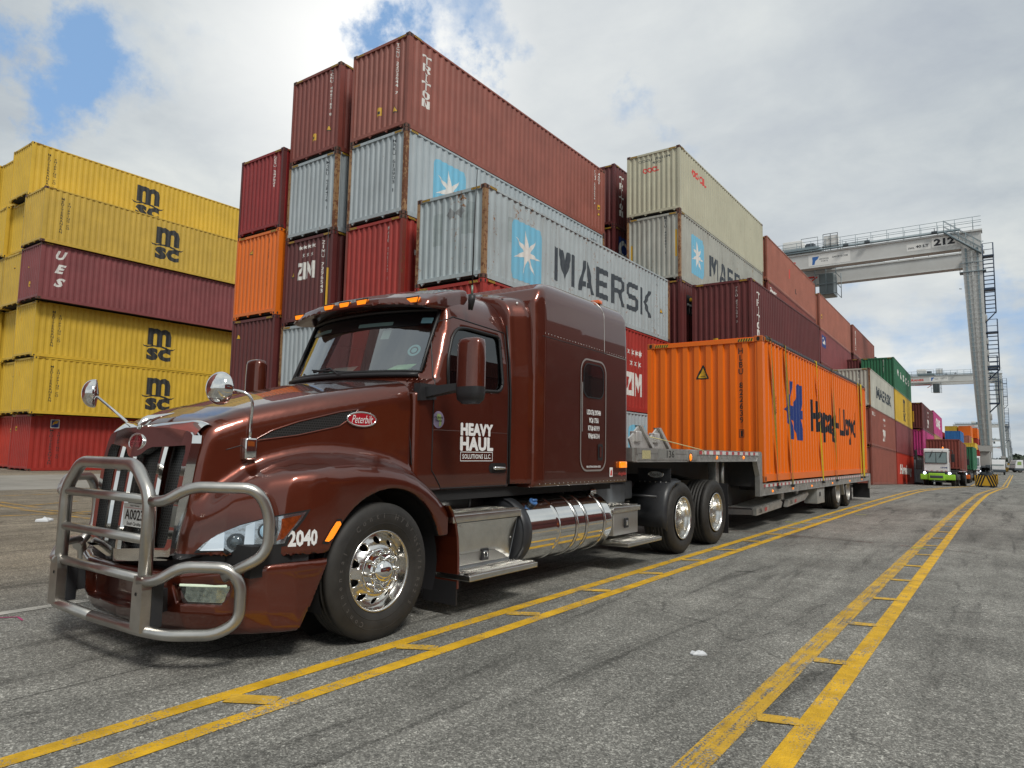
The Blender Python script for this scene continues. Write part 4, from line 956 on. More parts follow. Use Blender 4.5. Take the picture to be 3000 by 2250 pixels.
def hmat(c, n):
    r_ = np.sqrt((c[:, 1]-AY)**2+(c[:, 2]-AZ)**2); ins = (np.abs(c[:, 0]) > .6) & (r_ < AR+.03) & (np.abs(c[:, 0]) < 1.165)
    inner = (np.abs(c[:, 0]) < .525) & (c[:, 1] > -1.03) & (c[:, 1] < -.8) & (c[:, 2] < 1.48)
    down = (n[:, 2]*0+c[:, 2]) < .712
    back = (np.abs(c[:, 0]) < .72) & (np.abs(c[:, 0]) > .68) & (r_ < AR+.01)
    return (ins | inner | down | back).astype(int)
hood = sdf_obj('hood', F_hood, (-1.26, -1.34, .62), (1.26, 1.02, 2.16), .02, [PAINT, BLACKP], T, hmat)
def F_hood_solid(x, y, z):      # for dropping badges and seams on
    return F_hood(x, y, z)
# seams
def seam(F, pts, d, r=.004, mt=RUBS, name='panel_seam', lift=.0, n=60, parent=None):
    P_ = [Vector(p) for p in pts]; L = sum((P_[i+1]-P_[i]).length for i in range(len(P_)-1)); out = []
    acc = 0
    for i in range(len(P_)-1):
        k = max(1, int(n*(P_[i+1]-P_[i]).length/L))
        for j in range(k): out.append(P_[i].lerp(P_[i+1], j/k))
    out.append(P_[-1]); org = np.array([tuple(p) for p in out]); t = hit(F, org, d); ok = ~np.isnan(t)
    if ok.sum() < 2: return None
    q = org[ok]+np.array(d)*(t[ok][:, None]-lift); return MB().tube([tuple(p) for p in q], r, 6).build(name, mt, parent or T)

# bumper
def F_bump(x, y, z):
    ax = np.abs(x); lowb = I(z, [.16, .19, .25, .35, .66], [.16, .11, .06, .02, 0])
    fr = I(ax, [0, .45, .7, .9, 1.02, 1.12, 1.19, 1.23], [-1.30, -1.275, -1.20, -1.08, -.97, -.84, -.68, -.3])+lowb
    d = smax(fr-y, ax-1.205, .05); top = I(ax, [0, .5, .8, 1.2], [.60, .60, .62, .665]); d = smax(d, z-top, .05)
    d = smax(d, I(ax, [0, .6, 1.2], [.20, .19, .205])-z, .04)
    d = np.maximum(d, y-(-.40-(.66-z)*.48))
    inner = np.maximum(fr+.15-y, ax-1.10); d = np.maximum(d, -inner)
    # centre air intake and fog lamp recesses
    intake = np.maximum(np.maximum(ax-.50, z-.535), .325-z); d = np.maximum(d, -np.maximum(intake, y+1.17))
    fog = np.maximum(np.maximum(np.abs(ax-.80)-.155+(.49-z)*.35, z-.525), .41-z); d = smax(d, -np.maximum(fog, y-(fr+.05)), .015)
    return d
sdf_obj('bumper', F_bump, (-1.26, -1.38, .12), (1.26, -.30, .70), .0155, [PAINT, BLACKP], T, lambda c, n: ((c[:, 1] > I(np.abs(c[:, 0]), [0, .45, .7, .9, 1.02, 1.12, 1.19, 1.23], [-1.30, -1.275, -1.20, -1.08, -.97, -.84, -.68, -.3])+.14) & (np.abs(c[:, 0]) < 1.15)).astype(int))
mb = MB(); mb.box((-.52, -1.16, .31), (.52, -1.13, .56)); mb.build('intake_mesh', HEX, T)
MB().box((-1.10, -.95, .58), (1.10, -.45, .78)).build('gap_filler', DARKIN, T)
mb = MB(); pts = []
for x in np.linspace(-1.17, 1.17, 40): pts.append((x, front(.7)+recede(abs(x))+.03, .0))
vs = []
for p in pts: vs += [(p[0]*.985, p[1]+.03, .58), (p[0]*.985, p[1]+.03, .73)]
mb.add(vs, [(2*i, 2*i+2, 2*i+3, 2*i+1) for i in range(len(pts)-1)]); mb.build('gap_filler', BLACKP, T)
# fog lamps
def fog(sx):
    org2 = fill2d([(sx*(.645), .525), (sx*.955, .525), (sx*.955, .45), (sx*.93, .415), (sx*.72, .415)])
    g_ = subdiv2d(org2, .03)
    fr = lambda ax: I(ax, [0, .45, .7, .9, 1.02, 1.12, 1.19, 1.23], [-1.30, -1.275, -1.20, -1.08, -.97, -.84, -.68, -.3])
    mb = MB(); mb.add([(v[0], fr(abs(v[0]))+.045, v[1]) for v in g_[0]], g_[1], 0); o = mb.build('fog_lamp', [mat('fog_reflector', (.60, .66, .58), .12, .9, bump=1.0, bscale=24, var=.45, vscale=26)], T)
    mb = MB(); mb.add([(v[0], fr(abs(v[0]))+.018, v[1]) for v in g_[0]], g_[1], 0); mb.build('lens', LENS, o)
    MB().tube([(sx*.70, fr(.70)+.01, .527), (sx*.83, fr(.83)+.008, .528), (sx*.955, fr(.955)+.01, .527)], .008, 6).build('trim', mat('warm_lamp_glow', (.9, 1, .8), .3, emit=(.85, 1, .75), estr=.5), o)
fog(1); fog(-1)

# ---- grille
def gy(x, z): return front(max(z, .72))-.085*(1-min(1, abs(x)/.52))-.004
def gtop(ax): return float(I(ax, [0, .05, .10, .15, .20, .34, .50, .52], [1.335, 1.34, 1.36, 1.395, 1.41, 1.415, 1.425, 1.41]))
def gbot(ax): return float(I(ax, [0, .52], [.70, .745]))
def wedge(outl, thick, mt, name, yo=0.0, step=.03, parent=T, bev=0):
    g_ = subdiv2d(fill2d(*outl), step); mb = MB(); n = len(g_[0])
    F_ = [(v[0], gy(v[0], v[1])-thick+yo, v[1]) for v in g_[0]]; mb.add(F_, g_[1], 0, True)
    B_ = [(p[0], p[1]+thick*2.4, p[2]) for p in F_]; mb.add(B_, [f[::-1] for f in g_[1]], 0)
    ec = {}
    for f in g_[1]:
        for i in range(len(f)):
            e = (f[i], f[(i+1) % len(f)]); ec[tuple(sorted(e))] = ec.get(tuple(sorted(e)), [])+[e]
    mb.add(F_+B_, [(e[0][1], e[0][0], e[0][0]+n, e[0][1]+n) for e in ec.values() if len(e) == 1], 0)
    return mb.build(name, mt, parent)
xs_ = np.linspace(-.52, .52, 41); mesh_out = [(x, gbot(abs(x))-.02) for x in xs_]+[(x, 1.50) for x in xs_[::-1]]
wedge([mesh_out], .002, HEX, 'grille_mesh', .055)
outer = [(x, float(I(abs(x), [0, .54, .57], [.615, .665, .70]))) for x in np.linspace(-.57, .57, 41)]
outer += [(.585, 1.0), (.598, 1.30), (.600, 1.44), (.585, 1.495)]
outer += [(x, float(I(abs(x), [0, .3, .5, .62], [1.56, 1.55, 1.525, 1.50]))) for x in np.linspace(.55, -.55, 21)]
outer += [(-.585, 1.495), (-.600, 1.44), (-.598, 1.30), (-.585, 1.0)]
inner = [(x, gbot(abs(x))) for x in np.linspace(-.50, .50, 41)]+[(.515, .78), (.54, 1.2), (.548, 1.38), (.53, 1.425)]+[(x, gtop(abs(x))) for x in np.linspace(.49, -.49, 61)]+[(-.53, 1.425), (-.548, 1.38), (-.54, 1.2), (-.515, .78)]
sur = wedge([outer, inner], .028, CHROME, 'grille_surround', -.012)
# chrome cap rolling back over the top of the grille
mb = MB(); vs = []; N_ = 33
for i in range(N_):
    x = -.60+1.2*i/(N_-1); a = abs(x); y0, z0 = gy(x, 1.53)-.035, float(I(a, [0, .3, .5, .62], [1.55, 1.54, 1.515, 1.49])); yb = -1.02+.045*(a/.6)**2-.05*(1-a/.6)
    zb = float(h_top(yb))-.06*(a/.9)**2+.010 - max(0, a-.45)**2*1.6
    for k in range(7):
        t = k/6; vs.append((x, y0+(yb-y0)*t, z0+(zb-z0)*math.sin(t*math.pi/2)**.9+.012*math.sin(t*math.pi)))
mb.add(vs, [(i*7+k, i*7+k+1, (i+1)*7+k+1, (i+1)*7+k) for i in range(N_-1) for k in range(6)], 0, True); mb.build('grille_cap', CHROME, T)
for x in (-.30, 0, .30):
    z0, z1 = gbot(abs(x))+.0, gtop(abs(x))+.01
    mb = MB(); n = 12; vs = []
    for i in range(n):
        z = z0+(z1-z0)*i/(n-1); y = gy(x, z)-.018
        for dx, dy in ((-.037, .05), (-.034, .003), (-.016, -.014), (.016, -.014), (.034, .003), (.037, .05)): vs.append((x+dx, y+dy, z))
    mb.add(vs, [(i*6+k, i*6+k+1, (i+1)*6+k+1, (i+1)*6+k) for i in range(n-1) for k in range(5)]); mb.build('grille_bar', CHROME, T)
def badge(name, c_, rx_, rz_, txt_, mt, tm, d, up_=(0, 0, 1), parent=T, F=None, ring=CHROME, scr=1):
    """oval badge: c_ centre, d outward direction"""
    d = Vector(d).normalized(); z = Vector(up_); x = z.cross(d).normalized(); x = -x if False else x; z = d.cross(x)
    def put(g_, h): return [tuple(Vector(c_)+x*v[0]+z*v[1]+d*h) for v in g_[0]], g_[1]
    mb = MB(); mb.add(*put(fill2d(circ(0, 0, rx_, 40, rz_)), .012), 0); o = mb.build(name, mt, parent)
    MB().tube([tuple(Vector(c_)+x*p[0]+z*p[1]+d*.008) for p in circ(0, 0, rx_, 40, rz_)], .008, 8, closed=True).build('badge_rim', ring, o)
    g_ = fit2d(text2d(txt_, 1, .0, 1, shear=.45), w_=rx_*1.5, h=rz_*1.15); mb = MB(); mb.add(*put(g_, .017), 0); mb.build('badge_lettering', tm if tm is not CHROME else mat('badge_script', (.72, .70, .70), .4), o); return o
badge('badge', (0, gy(0, 1.46)-.026, 1.44), .098, .060, 'Peterbilt', mat('badge_dark_red', (.16, .008, .014), .25, coat=1), mat('badge_faint', (.30, .07, .08), .4), (0, -1, .12))
# hood ornament: a stylised bird
mb = MB(); sec = [(-1.19, 1.535, .010, .02), (-1.16, 1.555, .028, .045), (-1.12, 1.585, .03, .035), (-1.06, 1.61, .042, .018), (-1.0, 1.628, .038, .010), (-.93, 1.645, .004, .004)]
vs = []
for (y, z, a, b_) in sec:
    for j in range(12): q = 2*math.pi*j/12; vs.append((a*math.cos(q), y, z+b_*math.sin(q)+.02))
mb.add(vs, [(i*12+j, i*12+(j+1) % 12, (i+1)*12+(j+1) % 12, (i+1)*12+j) for i in range(5) for j in range(12)]+[tuple(range(12))], 0, True); mb.build('hood_ornament', CHROME, T)

# ---- headlamps: outline dropped on the fender along its facing direction
HD = np.array([-.62, .785, 0.0]); HD /= np.linalg.norm(HD); HU = np.array([.785, .62, 0.0]); HU /= np.linalg.norm(HU)
def hmap(sx, base=2.2):
    def f(u, z):
        p = HU*u - HD*base*.6 + np.array([.86, -.78, 0]); return (sx*p[0], p[1], z)
    return f
def headlamp(sx):
    d = np.array([sx*HD[0], HD[1], 0])
    outl = [(-.34, .715), (-.30, .76), (-.20, .835), (-.05, .905), (.12, .955), (.27, .985), (.385, 1.005), (.35, .935), (.30, .865), (.265, .80), (.255, .765), (.10, .745), (-.04, .735), (-.10, .700), (-.15, .735), (-.25, .725)]
    inn = [(u*.93+.003, .735+(z-.735)*.86+.022) for u, z in outl]
    g_ = subdiv2d(fill2d(outl), .025)
    # dark rim, chrome bowl, lens
    P_, f_ = onto(F_hood, g_, hmap(sx), d, .002); mb = MB(); mb.add(P_, f_, 0, True); o = mb.build('headlight', RUBS, T)
    gi = subdiv2d(fill2d(inn), .025)
    P_, f_ = onto(F_hood, gi, hmap(sx), d, .006); mb = MB(); mb.add(P_, f_, 0, True); mb.build('reflector', mat('lamp_chrome', (.74, .77, .80), .09, .95, bump=.5, bscale=9, var=.12, vscale=22), o)
    def disc(u, z, r, lift, mt, nm, ry=None):
        gg = fill2d(circ(u, z, r, 28, ry)); P_, f_ = onto(F_hood, gg, hmap(sx), d, lift); mb = MB(); mb.add(P_, f_, 0, True); return mb.build(nm, mt, o)
    LGLOW = mat('lamp_ring', (.5, .75, .85), .1, emit=(.55, .8, 1), estr=.25)
    disc(-.06, .795, .062, .012, mat('lamp_bezel', (.08, .09, .10), .25, .6), 'projector_bezel', .056); 
    for oo in ([(-.295, .735), (-.225, .815), (-.14, .858), (-.135, .74)], [(-.01, .75), (-.005, .90), (.05, .925), (.055, .757)]):
        gg = subdiv2d(fill2d(oo), .03); P_, f_ = onto(F_hood, gg, hmap(sx), d, .013); mb = MB(); mb.add(P_, f_, 0, True); mb.build('light_guide', mat('lamp_white', (.62, .66, .70), .25, .2, coat=1, emit=(.8, .92, 1), estr=.35), o)
    def dome(u, z, r, mt):
        c_, _ = onto(F_hood, ([(u, z)], [[0]]), hmap(sx), d, .012); mb = MB(); vs = []; n = 18; mm = 6
        ax_ = Vector(-d); xx = Vector((0, 0, 1)).cross(ax_).normalized(); zz = Vector((0, 0, 1))
        for i in range(mm+1):
            q = i/mm*math.pi/2
            for j in range(n): w_ = 2*math.pi*j/n; vs.append(tuple(Vector(c_[0])+xx*r*math.cos(q)*math.cos(w_)+zz*r*math.cos(q)*math.sin(w_)+ax_*r*.55*math.sin(q)))
        mb.add(vs, [(i*n+j, i*n+(j+1) % n, (i+1)*n+(j+1) % n, (i+1)*n+j) for i in range(mm) for j in range(n)], 0, True); mb.build('projector_lens', mt, o)
    dome(-.06, .795, .042, mat('projector_glass', (.10, .13, .15), .03, .3, coat=1)); disc(.13, .865, .060, .010, mat('lamp_bezel', (.08, .09, .10), .25, .6), 'projector_bezel'); dome(.13, .865, .048, LGLOW)
    am = fill2d([(.215, .945), (.335, .968), (.305, .915), (.262, .85), (.235, .815), (.19, .80), (.215, .88)])
    P_, f_ = onto(F_hood, subdiv2d(am, .03), hmap(sx), d, .010); mb = MB(); mb.add(P_, f_, 0, True); mb.build('turn_signal', mat('amber_reflector', (.48, .085, .012), .2, .5, coat=1, bump=.7, bscale=50, var=.4, vscale=40), o)
    P_, f_ = onto(F_hood, gi, hmap(sx), d, .028); mb = MB(); mb.add(P_, f_, 0, True); mb.build('lens', LENS, o)
headlamp(1); headlamp(-1)
# side marker on the fender
def xmap(sx): return lambda y, z: (sx*1.9, y, z)
def side_put(F, g_, sx=1, lift=.003, step=.03, d=None):
    g2 = subdiv2d(g_, step) if step else g_
    return onto(F, g2, xmap(sx), (-sx, 0, 0), lift, .7)
for sx in (1, -1):
    mk = [(-.465, .765), (-.425, .757), (-.385, .785), (-.30, .90), (-.315, .925), (-.355, .925), (-.405, .86)]
    P_, f_ = side_put(F_hood, fill2d(mk), sx, .003); mb = MB(); mb.add(P_, f_); o = mb.build('side_marker', RUBS, T)
    mk2 = [((y+.38)*.80-.38, (z-.845)*.80+.845) for y, z in mk]
    P_, f_ = side_put(F_hood, fill2d(mk2), sx, .008); mb = MB(); mb.add(P_, f_); mb.build('lens', AMBER if sx > 0 else AMBERD, o)
g_ = fit2d(text2d('2040', 1, .04, .8), w_=.19, h=.112); P_, f_ = side_put(F_hood, off2d(g_, -.595, .812), 1, .003, .02); mb = MB(); mb.add(P_, f_); mb.build('lettering', TXT_W, T)
# side vent, crease trim and badge on the hood side
for sx in (1, -1):
    v_ = [(-.73, 1.465), (-.60, 1.545), (-.42, 1.615), (-.10, 1.705), (.06, 1.735), (-.03, 1.645), (-.10, 1.595), (-.42, 1.515)]
    P_, f_ = side_put(F_hood, fill2d(v_), sx, .002); mb = MB(); mb.add(P_, f_, 0, True); mb.build('side_vent', hexmesh('vent_mesh', (.035, .035, .035)) if 'vent_mesh' not in bpy.data.materials else bpy.data.materials['vent_mesh'], T)
    ring = [(-.745, 1.458)]+v_[1:5]+v_[5:]; pr = []
    for i in range(len(v_)): pr.append(v_[i])
    seam(F_hood, [(sx*1.9, p[0], p[1]) for p in v_+[v_[0]]], (-sx, 0, 0), .007, PAINT, 'vent_rim', .002, 80)
    bx = 1.9-float(hit(F_hood, [(sx*1.9, .06, 1.655)], (-sx, 0, 0))[0])
    badge('badge', (sx*(bx+.006), .085, 1.655), .128, .055, 'Peterbilt', REDB, CHROME, (sx, -.21, .06))
    seam(F_hood, [(sx*1.9, -.90, 1.40), (sx*1.9, -.60, 1.50), (sx*1.9, -.74, 1.455)], (-sx, 0, 0), .003, RUBS)
# hood mounted convex mirrors
def ball_mirror(sx):
    o = MB().cbox((sx*.79-.04 if sx > 0 else -.83, -.64, 1.37), (sx*.79+.04 if sx > 0 else -.75, -.54, 1.53), .012).build('hood_mirror', CHROME, T)
    return o
def hood_mirror(sx, base, knee, head, facing):
    b_ = Vector(base); mb = MB(); mb.cbox((b_.x-.028, b_.y-.045, b_.z-.075), (b_.x+.028, b_.y+.045, b_.z+.075), .012); o = mb.build('hood_mirror', CHROME, T)
    pts = fillet([tuple(b_+Vector((0, 0, .05)))]+[tuple(k) for k in knee]+[tuple(head)], .10, 6); MB().tube(pts, .011, 10).build('mirror_arm', CHROME, o)
    f = Vector(facing).normalized(); r_ = .118; x = Vector((0, 0, 1)).cross(f).normalized(); z = f.cross(x); h = Vector(head)
    vs = []; n = 32; mm = 14
    prof = [(math.sin(q), -math.cos(q)*.72) for q in np.linspace(.02, math.pi/2, 10)]+[(1.0, .10), (.97, .17), (.90, .19)]
    for (a, c_) in prof:
        for j in range(n): w_ = 2*math.pi*j/n; vs.append(tuple(h+x*r_*a*math.cos(w_)+z*r_*a*math.sin(w_)+f*r_*c_))
    k = len(prof); mb = MB(); mb.add(vs, [(i*n+j, i*n+(j+1) % n, (i+1)*n+(j+1) % n, (i+1)*n+j) for i in range(k-1) for j in range(n)], 0, True); mb.build('mirror_shell', CHROME, o)
    vs = [tuple(h+x*r_*.9*math.cos(2*math.pi*j/n)+z*r_*.9*math.sin(2*math.pi*j/n)+f*r_*.19) for j in range(n)]+[tuple(h+f*r_*.36)]
    mb = MB(); mb.add(vs, [(j, (j+1) % n, n) for j in range(n)], 0, True); mb.build('mirror_glass', CHROME, o)

# ---- windshield, cab shell
def ws_y(x, z): return .56+(z-2.08)*.44+.24*(np.abs(x)/.95)**2.3     # front face of the cab above the cowl
CABP = [(.53, 1.07), (.53, 2.02), (.56, 2.075), (.56+.69*.44, 2.77), (.86, 2.80), (1.23, 2.975), (1.65, 3.07), (1.95, 3.13), (1.95, 1.07)]
def cab_w(z): return I(z, [1.0, 1.2, 2.0, 2.3, 2.75, 3.1], [1.04, 1.055, 1.045, 1.02, .955, .92])
def F_cabo(x, y, z):
    ax = np.abs(x); yy = y-.24*(ax/.95)**2.3*I(z, [1.9, 2.05], [0.15, 1])
    yy = np.where(y > 1.5, y, yy*1.0+0)
    yy = y-(.24*(ax/.95)**2.3*I(z, [1.9, 2.05], [0.15, 1]))*np.clip((1.6-y)/.6, 0, 1)
    return smax(polysd(yy, z, CABP), smax(ax-cab_w(z), z-3.10+.20*(ax/.95)**2, .30), .05)
WIN = [(.985, 2.01), (1.0, 2.25), (1.08, 2.46), (1.17, 2.555), (1.30, 2.575), (1.79, 2.565), (1.82, 2.53), (1.82, 2.10), (1.80, 2.045), (1.74, 2.005), (1.05, 1.975)]
def F_cab(x, y, z):
    ax = np.abs(x); f = F_cabo(x, y, z)
    inner = np.maximum(f+.045, np.maximum(1.2-z, y-1.93)); f = np.maximum(f, -inner)
    wsh = np.maximum(np.maximum(2.12-z, z-2.70), np.maximum(ax-I(z, [2.1, 2.7], [.905, .885]), y-1.10)); f = np.maximum(f, -wsh)
    sw = np.maximum(polysd(y, z, WIN), .80-ax); return np.maximum(f, -sw)
def cmatf(c, n):
    return ((F_cabo(c[:, 0], c[:, 1], c[:, 2]) < -.02) & (c[:, 1] < 1.92)).astype(int)
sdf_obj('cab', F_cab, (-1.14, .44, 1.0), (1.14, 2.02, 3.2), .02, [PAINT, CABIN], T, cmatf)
# glass
mb = MB(); vs = []; nx, nz = 25, 9
for j in range(nz):
    z = 2.10+.62*j/(nz-1)
    for i in range(nx): x = -.92+1.84*i/(nx-1); vs.append((x, float(ws_y(x, z))+.020, z))
mb.add(vs, [(j*nx+i, j*nx+i+1, (j+1)*nx+i+1, (j+1)*nx+i) for j in range(nz-1) for i in range(nx-1)], 0, True); WS = mb.build('windshield', GLASS, T)
def wsput(g_, lift=-.004, step=.05): 
    g2 = subdiv2d(g_, step); return [(v[0], float(ws_y(v[0], v[1]))+.020+lift, v[1]) for v in g2[0]], g2[1]
band = [(x, float(I(abs(x), [0, .5, .75, .84, .89, .905], [2.555, 2.555, 2.565, 2.585, 2.635, 2.68]))) for x in np.linspace(-.905, .905, 41)]+[(.905, 2.72), (-.905, 2.72)]
mb = MB(); mb.add(*wsput(fill2d(band)), 0, True); mb.build('shade_band', mat('shade_band_black', (.006, .006, .007), .25), WS)
DOTS = mat('dot_strip', (.10, .16, .15), .4)
for x0 in (.05, -.80):
    mb = MB(); mb.add(*wsput(fill2d(rrect(x0, 2.575, x0+.42, 2.612, .01, 2)), -.007), 0); mb.build('vent_strip', DOTS, WS)
fr = [(x, 2.115) for x in np.linspace(-.90, .90, 15)]+[(.885, 2.4), (.88, 2.70)]+[(x, 2.715) for x in np.linspace(.86, -.86, 15)]+[(-.88, 2.70), (-.885, 2.4)]
MB().tube([(x, float(ws_y(x, z))-.002, z) for x, z in fr], .017, 8, closed=True).build('windshield_seal', RUBS, T)
PAPERG = mat('paper_green', (.40, .62, .36), .7); PAPERW = mat('paper_pale', (.50, .60, .58), .7)
mb = MB(); mb.add([(.30, .83, 2.125), (.62, .86, 2.125), (.66, .98, 2.22), (.42, .97, 2.22)], [(0, 1, 2, 3)]); mb.build('dashboard_note', PAPERG, T)
mb = MB(); mb.add([(-.55, .86, 2.13), (-.14, .84, 2.13), (-.12, .97, 2.24), (-.50, .99, 2.24)], [(0, 1, 2, 3)]); mb.build('dashboard_note', PAPERW, T)
mb = MB(); mb.add(*wsput(fill2d(rrect(.38, 2.44, .47, 2.53, .005, 1)), .006), 0); mb.build('window_sticker', mat('sticker_grey', (.25, .29, .27), .6), WS)
mb = MB(); mb.add(*wsput(fill2d(circ(.76, 2.32, .055), circ(.76, 2.32, .036)), .006), 0); mb.add(*wsput(fill2d(circ(.76, 2.32, .024)), .006), 0); mb.build('window_sticker', mat('sticker_blue', (.22, .38, .42), .5), WS)
mb = MB(); mb.add(*wsput(fill2d(rrect(.74, 2.585, .84, 2.64, .005, 1)), -.008), 0); mb.build('window_sticker', mat('sticker_blue2', (.18, .36, .42), .5), WS)
# interior
mb = MB(); mb.cbox((-.95, .86, 1.95), (.95, 1.15, 2.10), .04); mb.box((-.95, 1.0, 1.2), (.95, 1.12, 1.98)); mb.build('dashboard', CABIN, T)
MB().tube([(.46+.22*math.cos(a), 1.22-.10*math.sin(a), 2.07+.20*math.sin(a)) for a in np.linspace(0, 2*math.pi, 28, endpoint=False)], .016, 8, closed=True).tube([(.46, 1.22, 2.07), (.46, 1.08, 1.93)], .03, 8).tube([(.26, 1.22, 2.07), (.66, 1.22, 2.07)], .014, 6).build('steering_wheel', BLACKP, T)
for x in (-.46, .46):
    mb = MB(); mb.cbox((x-.25, 1.35, 1.45), (x+.25, 1.80, 1.62), .05); mb.hexa([(x-.25, 1.66, 1.6), (x+.25, 1.66, 1.6), (x+.25, 1.82, 1.6), (x-.25, 1.82, 1.6), (x-.22, 1.78, 2.26), (x+.22, 1.78, 2.26), (x+.22, 1.90, 2.26), (x-.22, 1.90, 2.26)]); mb.cbox((x-.14, 1.80, 2.27), (x+.14, 1.90, 2.50), .04); mb.build('seat', mat('seat_fabric', (.035, .032, .03), .85), T)
mb = MB(); mb.box((-.9, 1.97, 1.1), (.9, 2.02, 3.0)); mb.build('cab_bulkhead', DARKIN, T)
# wipers
for pts in ([(.42, .60, 2.085), (.10, .53, 2.10), (-.10, .60, 2.175), (-.34, .60, 2.15)], [(-.62, .64, 2.085), (-.80, .74, 2.115), (-.55, .66, 2.13)]):
    mb = MB(); mb.tube(pts, .010, 6); a, b_ = Vector(pts[-2]), Vector(pts[-1])
    mb.tube([tuple(Vector(pts[-1])+Vector((-.02, .0, .02))), tuple(Vector(pts[-2])+Vector((.32, -.01, -.05)))], .008, 6); mb.build('wiper', BLACKP, T)
MB().tube([(x, float(ws_y(x, 2.08))-.015, 2.085) for x in np.linspace(-.9, .9, 20)], .022, 8).build('cowl_seal', BLACKP, T)
# visor over the windshield
def F_vis(x, y, z):
    ax = np.abs(x); yy = y-.12*(ax/.95)**2.4; zz = z+.05*(ax/.95)**3
    P_ = [(.655, 2.75), (.69, 2.815), (.80, 2.875), (1.02, 2.945), (1.30, 3.012), (1.34, 2.93), (1.22, 2.78), (.95, 2.755), (.72, 2.735)]
    return smax(polysd(yy, zz, P_), ax-I(y, [.6, .9, 1.3], [.93, .965, .90]), .05)
sdf_obj('sun_visor', F_vis, (-1.04, .58, 2.62), (1.04, 1.42, 3.08), .0155, PAINT, T)
for x in (-.80, -.25, -.02, .22, .80):
    yv = hit(F_vis, [(x, .3, 2.785-.05*(abs(x)/.95)**3)], (0, 1, 0))[0]; 
    yv = .3+float(yv) if yv == yv else .72
    zc_ = 2.79-.05*(abs(x)/.95)**3
    mb = MB(); mb.add([(x-.07, yv-.006, zc_+.022), (x+.07, yv-.006, zc_+.022), (x+.052, yv-.012, zc_-.020), (x-.052, yv-.012, zc_-.020), (x-.07, yv+.03, zc_+.026), (x+.07, yv+.03, zc_+.026), (x+.052, yv+.02, zc_-.024), (x-.052, yv+.02, zc_-.024)], [(0, 1, 2, 3), (4, 5, 1, 0), (1, 5, 6, 2), (2, 6, 7, 3), (3, 7, 4, 0)]); o = mb.build('marker_light', AMBER, T)
    MB().tube([(x-.078, yv-.002, zc_+.03), (x+.078, yv-.002, zc_+.03), (x+.058, yv-.004, zc_-.028), (x-.058, yv-.004, zc_-.028)], .006, 6, closed=True).build('lamp_rim', RUBS, o)
# doors (outline seams, handle, window seal, glass)
for sx in (1, -1):
    D_ = [(.80, 1.95), (.79, 1.25), (.93, 1.09), (1.90, 1.09), (1.915, 2.62), (1.12, 2.655), (1.0, 2.60), (.93, 2.48), (.80, 1.95)]
    o = seam(F_cabo, [(sx*1.9, p[0], p[1]) for p in D_], (-sx, 0, 0), .0065, RUBS, 'door', 0, 120)
    def on(F, g_, lift, step=.03): return side_put(F, g_, sx, lift, step)
    seam(F_cabo, [(sx*1.9, .56, 2.0), (sx*1.9, .575, 1.30)], (-sx, 0, 0), .006, RUBS, 'panel_seam')
    seam(F_cabo, [(sx*1.9, .80, 1.60), (sx*1.9, 1.90, 1.60)], (-sx, 0, 0), .004, PAINT, 'body_crease', -.001)
    org = np.array([(sx*1.9, p[0], p[1]) for p in WIN]); 
    t_ = hit(F_cabo, org, (-sx, 0, 0)); pts = [(sx*(1.9-a), p[0], p[1]) for a, p in zip(t_, WIN)]
    pts = fillet(pts+[pts[0]], .05, 3)[:-1]
    MB().tube(pts, .016, 8, closed=True).build('window_seal', RUBS, o)
    gl_ = side_put(F_cabo, fill2d([(y+(.0), z) for y, z in WIN]), sx, -.02, .08); mb = MB(); mb.add(*gl_, 0, True); mb.build('window', GLASSD, o)
    P0 = Vector((sx*1.045, 1.74, 1.26))
    mb = MB(); g_ = fill2d(rrect(1.60, 1.215, 1.885, 1.31, .045, 6)); mb.add(*on(F_cabo, g_, .002, None)); h_ = mb.build('handle_recess', RUBS, o)
    MB().tube([(sx*1.075, 1.64, 1.262), (sx*1.088, 1.66, 1.262), (sx*1.090, 1.83, 1.262), (sx*1.072, 1.86, 1.262)], [.012, .017, .017, .012], 10).build('door_handle', CHROME, o)
# lettering on the door
def door_put(g_, mt, name='lettering', lift=.003): mb = MB(); mb.add(*side_put(F_cabo, g_, 1, lift, .06)); return mb.build(name, mt, T)
def bold_word(*a, w=.006, **k):
    for i, (dy, dz) in enumerate(((0, 0), (w, 0), (-w, 0), (0, w*.6), (0, -w*.6))): word(a[0], a[1]+dy, a[2]+dy, a[3]+dz, a[4]+dz, *a[5:], lift=.003+i*.0004, **k)
def word(txt, y0, y1, z0, z1, mt, b_=.03, sp=1.0, sh=0.0, lift=.003): return door_put(off2d(fit2d(text2d(txt, 1, b_, spacing=sp, shear=sh), w_=y1-y0, h=z1-z0), (y0+y1)/2, (z0+z1)/2), mt, 'lettering', lift)
bold_word('HEAVY', 1.175, 1.65, 1.565, 1.675, TXT_W, .028, 1.06); bold_word('HAUL', 1.17, 1.655, 1.425, 1.55, TXT_W, .028, 1.08); 
door_put(fill2d(rrect(1.17, 1.328, 1.655, 1.415, .004, 1), rrect(1.176, 1.334, 1.649, 1.409, .003, 1)), TXT_W); word('SOLUTIONS LLC.', 1.20, 1.63, 1.35, 1.393, TXT_W, .02, 1.1)
SCUFF = mat('scuffed_paint', (.20, .09, .06), .6)
for i in range(9):
    a = random.Random(i); y0 = 1.2+a.random()*.42; z0 = 1.46+a.random()*.2
    door_put(fill2d([(y0, z0), (y0+.01+.01*a.random(), z0-.004), (y0+.012, z0+.014), (y0+.004, z0+.012)]), PAINT, 'chipped_spot', .0045)
LAV = mat('sticker_lavender', (.34, .28, .42), .5); LIMEG = mat('sticker_lime', (.42, .55, .22), .5)
